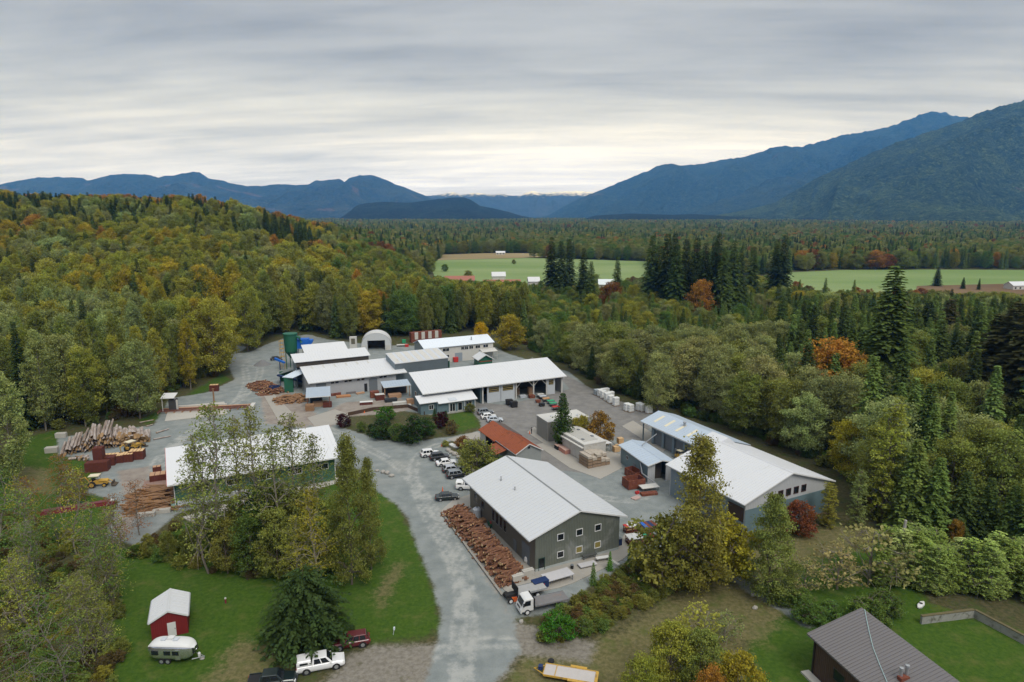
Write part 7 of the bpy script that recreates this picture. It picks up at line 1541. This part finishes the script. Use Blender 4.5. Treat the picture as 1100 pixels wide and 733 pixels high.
for px, py, L_, H_, m_, lb in ((544.5, 424.5, 1.5, 2.0, PALEWOOD, 'pale crate nearest the sliding doors in the open bay'), (550.5, 424.8, 1.7, 2.4, PALEWOOD, 'tan crate in the middle of the open bay'), (554.8, 424.3, 1.6, 2.4, PALEWOOD, 'tan crate close to the braced post in the open bay'), (569.5, 423.5, 1.5, 2.2, LUMBER, 'reddish crate past the braced post in the open bay'), (571, 427.5, 1.8, .9, RUST, 'low rust-red crate in front of the open bay'), (561.5, 427, 2.0, .7, GREY_ROOF, 'low grey crate at the foot of the braced post'), (600, 417.5, 1.8, 2.2, RUST, 'red-brown crate inside the end bay of the long hall')):
    t = thing('crate', lb, 'crate', at(px, py), R(22), 'crates in the open bays')
    for k in range(4): wall(t, -L_ / 2, L_ / 2, -.7, -.64, H_ * k / 4 + .03, H_ * (k + 1) / 4 - .03, m_, 'slat')
    wall(t, -L_ / 2 + .03, L_ / 2 - .03, -.638, .7, 0, H_, m_, 'body')
# crate stacks beside the kiln
cs = random.Random(3); base = at(632.5, 502.5)
for i in range(5):
    for j in range(3):
        hh = [2.8, 2.9, 2.9, 2.7, 2.4][i] - (.9 if j == 0 and i in (3, 4) else 0) - (.5 if j == 0 and i == 1 else 0); p = base + U * (i * 1.16) + V * (j * 1.3)
        t = thing('crate_stack', f'slatted crate stack beside the kiln container, {("first", "second", "third", "fourth", "fifth")[i]} file, {("front", "middle", "rear")[j]} rank', 'crate stack', (p.x, p.y, 0), YAW + cs.uniform(-.04, .04), 'crate stacks beside the kiln')
        nl = max(2, int(hh / .7)); lh = hh / nl
        for k in range(nl):
            wall(t, -.55, .55, -.62, .62, k * lh + .10, (k + 1) * lh - .06, PALEWOOD if k < nl - 1 else mat('grey_crate_top', (.40, .35, .29), .8, var=.15), 'crate'); wall(t, -.5, .5, -.6, .6, k * lh, k * lh + .099, mat('crate_gap', (.06, .045, .03), .9), 'runner')
for px, py, z, lb in ((664, 483.5, 0, 'tan carton on the lower layer by the small shed'), (667.5, 482.5, 0, 'tan carton beside another at the corner of the small shed'), (666, 481.5, 1.3, 'topmost tan carton of the heap by the small shed'), (661.5, 485, 0, 'tan carton closest to the crate stacks')):
    t = thing('carton', lb, 'carton', at(px, py) + Vector((0, 0, z)), R(20)); wall(t, -.65, .65, -.6, .6, 0, 1.28, mat('carton_tan', (.50, .33, .17), .8), 'body'); wall(t, -.6, .6, -.03, .03, 1.281, 1.29, CREAM, 'tape')
for px, py, m_, lb in ((600, 482.5, BLACK, 'dark box beside the kiln container'), (604.5, 484.5, mat('salmon_sheet', (.48, .22, .17), .8), 'salmon-sheeted box at the kiln container wall'), (608, 487, mat('salmon_sheet', (.48, .22, .17), .8), 'salmon-sheeted box nearest the kiln corner')):
    t = thing('box', lb, 'box', at(px, py), YAW + R(90)); wall(t, -.8, .8, -.7, .7, 0, 1.0, m_, 'body'); wall(t, -.85, .85, -.75, .75, 1.001, 1.08, mat('pink_lid', (.55, .36, .30), .8), 'lid')
# white bagged stock
WB = mat('white_bag', (.66, .67, .66), .7, var=.06, vscale=.8, dirt=((.45, .45, .43), .25, 1.2))
for i, (px, py, L_, H_, m_) in enumerate(((641, 424.5, 1.8, 1.9, mat('grey_bag', (.30, .34, .37), .7, var=.1)), (644.5, 426, 1.6, 2.3, WB), (648, 428, 1.8, 2.4, WB), (652.5, 430.5, 2.0, 2.5, WB), (656, 433, 1.8, 2.4, WB), (661.5, 436, 1.8, 2.6, WB), (650, 424.5, 2.6, 2.2, WB), (656, 427.5, 2.0, 2.0, WB), (673.5, 441.5, 1.8, 2.3, WB), (677.3, 442.5, 1.7, 2.2, WB), (686.5, 441, 1.8, 2.3, WB), (690.5, 442, 1.8, 2.2, WB), (697, 444, 1.8, 2.2, WB))):
    t = thing('bagged_pallet', f'{"grey" if i == 0 else "white"} wrapped pallet of bags in the row along the wood, {["first", "second", "third", "fourth", "fifth", "sixth", "tall rear", "low rear", "seventh", "eighth", "ninth", "tenth", "last"][i]} one', 'pallet', at(px, py), R(24), 'wrapped pallets along the wood'); wall(t, -L_ / 2, L_ / 2, -.7, .7, 0, .15, PALEWOOD, 'pallet_base')
    mb = MB()
    for k in range(3): mb.box(-L_ / 2 + .05, L_ / 2 - .05, -.66, .66, .15 + (H_ - .15) * k / 3 + .01, .15 + (H_ - .15) * (k + 1) / 3 - .01)
    mb.build('wrapped_bags', m_, t, bevel=.1)
# flat rusty table trailer by the skips, red barrow, debris
table('white-topped steel bench beside the larger rusty skip', at(697, 527), R(16), 3.8, 1.9, 1.0, OFFWHITE); stack(697, 531.5, R(14), 3.4, 1.2, .5, RUST, 'rusty steel stack under the edge of the white-topped bench', 'steel stack', 'steel_stack', 2, 3)
rbx = thing('fuel_can', 'small red can on the gravel by the white-topped bench', 'can', at(684.5, 530.5), R(30)); wall(rbx, -.4, .4, -.25, .25, 0, .5, REDPAINT, 'body'); wall(rbx, -.1, .1, -.05, .05, .501, .6, BLACK, 'handle')
stack(683, 535.5, R(40), 1.8, 1.2, .2, mat('pink_scrap', (.42, .30, .27), .8), 'low pinkish scrap stack on the gravel', 'scrap', 'scrap_stack', 1, 2)
fk = thing('forklift', 'small yellow forklift parked before the garage bays', 'forklift', at(729.5, 493.5), R(120)); wall(fk, -1.0, .9, -.55, .55, .35, 1.1, YELLOW, 'body'); wall(fk, -.9, -.5, -.5, .5, 1.101, 1.5, CREAM, 'counterweight'); wall(fk, -.8, .5, -.5, .5, 2.1, 2.2, CREAM, 'roof_guard')
for x in (-.75, .4):
    for y in (-.5, .42): wall(fk, x, x + .08, y, y + .08, 1.101 if x > -.5 else 1.501, 2.099, BLACK, 'guard_post')
wall(fk, .95, 1.1, -.45, .45, .1, 2.3, DKGREY, 'mast')
for y in (-.35, .25): wall(fk, 1.11, 2.0, y, y + .1, .1, .16, DKGREY, 'fork')
for x in (-.6, .55):
    for y in (-1, 1): wheel(fk, x, y * .6, .3)
# coloured sheet stack beside the workshop
def sheets(px, py, rz, L, W, z0, cols, label):
    t = thing('sheet_rack', label, 'rack', at(px, py), rz); n = len(cols)
    for i, m_ in enumerate(cols): wall(t, -L / 2 + L * i / n + .01, -L / 2 + L * (i + 1) / n - .01, -W / 2, W / 2, z0, z0 + .12, m_, 'sheet')
    for k in range(2): wall(t, -L / 2 + .1, L / 2 - .1, -W / 2 + .1 + k * .05, W / 2 - .1, .15 + k * (z0 - .3) / 2, .3 + k * (z0 - .3) / 2, LUMBER if k else CANT, 'lower_shelf')
    for x in (-L / 2 + .1, 0, L / 2 - .2):
        for y in (-W / 2 + .02, W / 2 - .12): wall(t, x, x + .1, y, y + .1, 0, z0 - .002, RUST, 'leg')
    return t
sheets(687, 583.5, R(14), 4.6, 2.0, 1.3, [WHITE, WHITE, OFFWHITE, GREENPAINT, REDPAINT], 'rack topped with white, green and red sheets'); sheets(677.5, 571.5, R(20), 2.6, 1.3, 1.2, [REDPAINT, WHITE, WHITE, WHITE], 'rack of red and white sheets at the edge of the apron'); sheets(697, 569, R(20), 2.6, 2.4, .9, [BLUE, RUST, NAVY, RUST], 'rack of blue and rust sheets beyond the others')
tt = table('dark slatted picnic table against the workshop end wall', at(632.5, 600), R(24), 2.6, 1.0, .8, mat('dark_slats', (.10, .105, .10), .6, .3)); 
table('low pale slab table by the workshop end wall', at(631, 608.5), R(22), 3.0, 1.2, .45, mat('pale_table', (.47, .46, .47), .6, var=.12)); table('narrow white table between the slab table and the young conifers', at(647, 603), R(16), 2.2, .7, .75, WHITE); stack(660, 606, R(-55), 2.0, .5, .4, OFFWHITE, 'white boards leaning low by the young conifers', 'boards', 'board_stack', 2, 2)
pb = thing('waste_bin', 'dark round bin standing alone on the apron', 'bin', at(614.5, 611.5)); m_ = MB(); m_.lathe([(.22, 0), (.27, .7)], 12); m_.build('drum', BLACK, pb); m_ = MB(); m_.lathe([(.28, .701), (.26, .76)], 12); m_.build('rim', DKGREY, pb)
bb = thing('utility_box', 'dark blue utility box at the far corner of the workshop end wall', 'box', at(665.5, 586), YAW); wall(bb, -.3, .3, -.3, .3, 0, 1.3, NAVY, 'body'); wall(bb, -.33, .33, -.33, .33, 1.301, 1.36, DKGREY, 'lid')
ac = thing('fan_unit', 'white round fan unit beside the workshop side wall', 'fan', at(545.5, 575), YAW); m_ = MB(); m_.lathe([(.6, 0), (.62, 1.1), (.5, 1.3)], 14); m_.build('housing', mat('pale_unit', (.5, .52, .53), .5), ac); m_ = MB(); m_.lathe([(.45, 1.301), (.4, 1.36)], 12); m_.build('grille', DKGREY, ac)
pt = thing('wrapped_pot', 'white wrapped urn near the workshop side door', 'urn', at(566, 605), 0); m_ = MB(); m_.lathe([(.3, 0), (.5, .5), (.4, 1.0), (.25, 1.15)], 12); m_.build('body', WHITE, pt); m_ = MB(); m_.lathe([(.2, 1.151), (.18, 1.2)], 10); m_.build('cap', OFFWHITE, pt)
tk = thing('water_tank', 'grey round tank at the corner of the workshop side wall', 'tank', at(512.5, 556)); m_ = MB(); m_.lathe([(.8, 0), (.8, 1.7), (.5, 1.95), (.1, 2.0)], 16); m_.build('shell', GREY_ROOF, tk); m_ = MB(); m_.lathe([(.18, 2.001), (.18, 2.15)], 10); m_.build('cap', DKGREY, tk)
mw = thing('ride_on_mower', 'dark green ride-on mower with red seat beside the workshop side wall', 'mower', at(528, 566), R(110)); wall(mw, -.8, .8, -.5, .5, .25, .8, GREENMETAL, 'body'); wall(mw, -.5, 0, -.3, .3, .801, 1.2, REDPAINT, 'seat')
for x in (-.55, .6):
    for y in (-1, 1): wheel(mw, x, y * .55, .28)
stack(518, 561.5, R(30), 1.9, 1.2, .7, SLABWOOD, 'small timber stack between the firewood and the workshop wall')
# odds on the lawn and by the house
sn = thing('snag', 'bleached bare trunk standing at the end of the willow hedge', 'dead tree', at(968, 590)); m_ = MB(); m_.tube([(0, 0, 0), (.1, 0, 3), (.2, 0, 5.2)], [.34, .28, .2], 8); m_.build('trunk', mat('bleached_wood', (.40, .38, .35), .9, var=.25), sn); m_ = MB(); m_.tube([(.12, 0, 3.0), (.35, .1, 4.6)], [.12, .06], 6); m_.build('broken_limb', mat('bleached_wood', (.40, .38, .35), .9, var=.25), sn)
ky = thing('kayak', 'small whitish kayak lying on the bank behind the retaining wall', 'kayak', at(989, 651), R(40)); m_ = MB(); loft(m_, [(-1.1, .1, .08, .1, .3, .03), (-.5, .35, .3, 0, .4, .06), (.5, .35, .3, 0, .4, .06), (1.1, .1, .08, .1, .3, .03)]); m_.build('hull', WHITE, ky); m_ = MB(); m_.lathe([(.22, .401), (.24, .43)], 12); m_.build('cockpit_rim', BLACK, ky)
wr = thing('hydrant', 'small dark red standpipe with a pale cap on the lawn', 'standpipe', at(242.5, 648)); m_ = MB(); m_.lathe([(.12, 0), (.1, .7)], 10); m_.build('pipe', MAROON, wr); m_ = MB(); m_.lathe([(.15, .701), (.13, .85), (.04, .9)], 10); m_.build('cap', OFFWHITE, wr)
for px, py, r, lb in ((217, 708, .28, 'small pale stone by the tow bar of the silver camper'), (127.5, 700, .3, 'pale stone alone on the lawn near the bare trees'), (411.5, 508, .5, 'dark rounded boulder at the lawn corner on the drive'), (416, 509, .55, 'pale boulder at the lawn corner on the drive'), (420.5, 512, .5, 'grey boulder where the lawn meets the drive'), (590, 683, .35, 'pale stone in front of the bright green bush'), (560, 668.5, .3, 'pale stone at the front wheel of the truck'), (811, 654, .35, 'whitish stone beside the footpath'), (809, 640, .3, 'whitish stone in the middle of the footpath edge'), (405, 506.5, .4, 'grey stone on the gravel edge by the brown-gold tree')):
    boulder(px, py, r, lb, int(px))
st = thing('signpost', 'little white post sign leaning at the end of the dirt parking', 'sign', at(422.5, 682)); m_ = MB(); m_.tube([(0, 0, 0), (.15, 0, 1.0)], .04, 6); m_.build('stake', GREY_ROOF, st); wall(st, .05, .25, -.15, .15, .75, 1.1, mat('pale_sign', (.6, .66, .7), .5), 'board')
# gravel heap and small things behind the mill
for px, py, r, h, m_, lb in ((282, 392, 3.2, 1.9, mat('grey_gravel', (.17, .17, .17), .9, var=.3, vscale=3), 'cone-shaped grey gravel heap by the dirt road'),):
    t = MB(); t.lathe([(r, 0), (r * .55, h * .5), (r * .12, h * .97), (.02, h)], 18); o = t.build('gravel_heap', m_, None, at(px, py)); tag(o, lb, 'gravel heap')
ct = car('dark car half hidden under the yellow ladder cage', at(297, 387), R(20), 'hatch', P_CHAR, L=4.4)
bin_(437, 373, R(10), REDPAINT, 'small red bin beside the arched tent', 1.6, 1.2, 1.1); bin_(434, 369, R(10), GREENPAINT, 'green bin behind the arched tent', 1.6, 1.2, 1.6); table('white-topped table on the grass beyond the arched tent', at(432, 372.5), R(10), 4.5, 2.0, .9, OFFWHITE); bin_(489.5, 389, R(20), REDPAINT, 'red bin before the roller door of the rear workshop', 1.8, 1.4, 1.8)
# farm buildings on the far side of the wood
def farm(px, py, rz, L, W, he, hr, wm, rm, label):
    p = at(px, py); t = thing('farm_building', label, 'farm building', p, rz); wall(t, 0, L, 0, W, 0, he, wm, 'wall')
    for a, b_ in (((-.4, he - .1), (W / 2, hr)), ((W + .4, he - .1), (W / 2, hr))):
        mb = MB(); pts = [(-.5, a[0], a[1]), (L + .5, a[0], a[1]), (L + .5, b_[0], b_[1]), (-.5, b_[0], b_[1])]; plate(mb, pts if a[0] < b_[0] else pts[::-1], .2); mb.build('roof_slope', rm, t)
    for x in np.arange(2, L - 1, 4): panel(t, 'S', float(x), 1.0, 1.4, 1.2, GLASS, 0, 'window')
    mb = MB(); mb.prismx([(.0, he + .001), (W, he + .001), (W / 2, hr - .15)], .05, L - .05); mb.build('gable', wm, t); return t
RR = mat('faded_red_roof', (.32, .13, .09), .7, var=.12)
farm(478, 310, R(4), 22, 9, 6, 9, OFFWHITE, RR, 'long faded red roofed barn seen over the treetops'); farm(520, 315, R(6), 26, 9, 6, 9, mat('farm_grey', (.3, .3, .29), .7), RR, 'long low barn with a faded red roof at the edge of the hay field'); farm(529, 308, R(6), 10, 7, 8, 11, OFFWHITE, WHITE_ROOF, 'white-roofed farm shed behind the long red-roofed barn')
farm(568, 312, R(6), 8, 7, 6.5, 9.5, OFFWHITE, WHITE_ROOF, 'small white farmhouse beside the dark firs'); farm(643, 322, R(-5), 11, 9, 10, 13, OFFWHITE, mat('bluish_white_roof', (.62, .68, .70), .5), 'pale blue roofed barn glimpsed between the tall firs'); farm(1088, 312, R(8), 14, 8, 3.5, 6, OFFWHITE, WHITE_ROOF, 'white farmhouse at the far end of the brown field')
farm(533, 274, R(4), 12, 7, 3, 5, OFFWHITE, WHITE_ROOF, 'white farm shed at the far side of the stubble field'); farm(563, 260, R(3), 40, 14, 9, 14, OFFWHITE, WHITE_ROOF, 'tiny white building among the far valley trees')
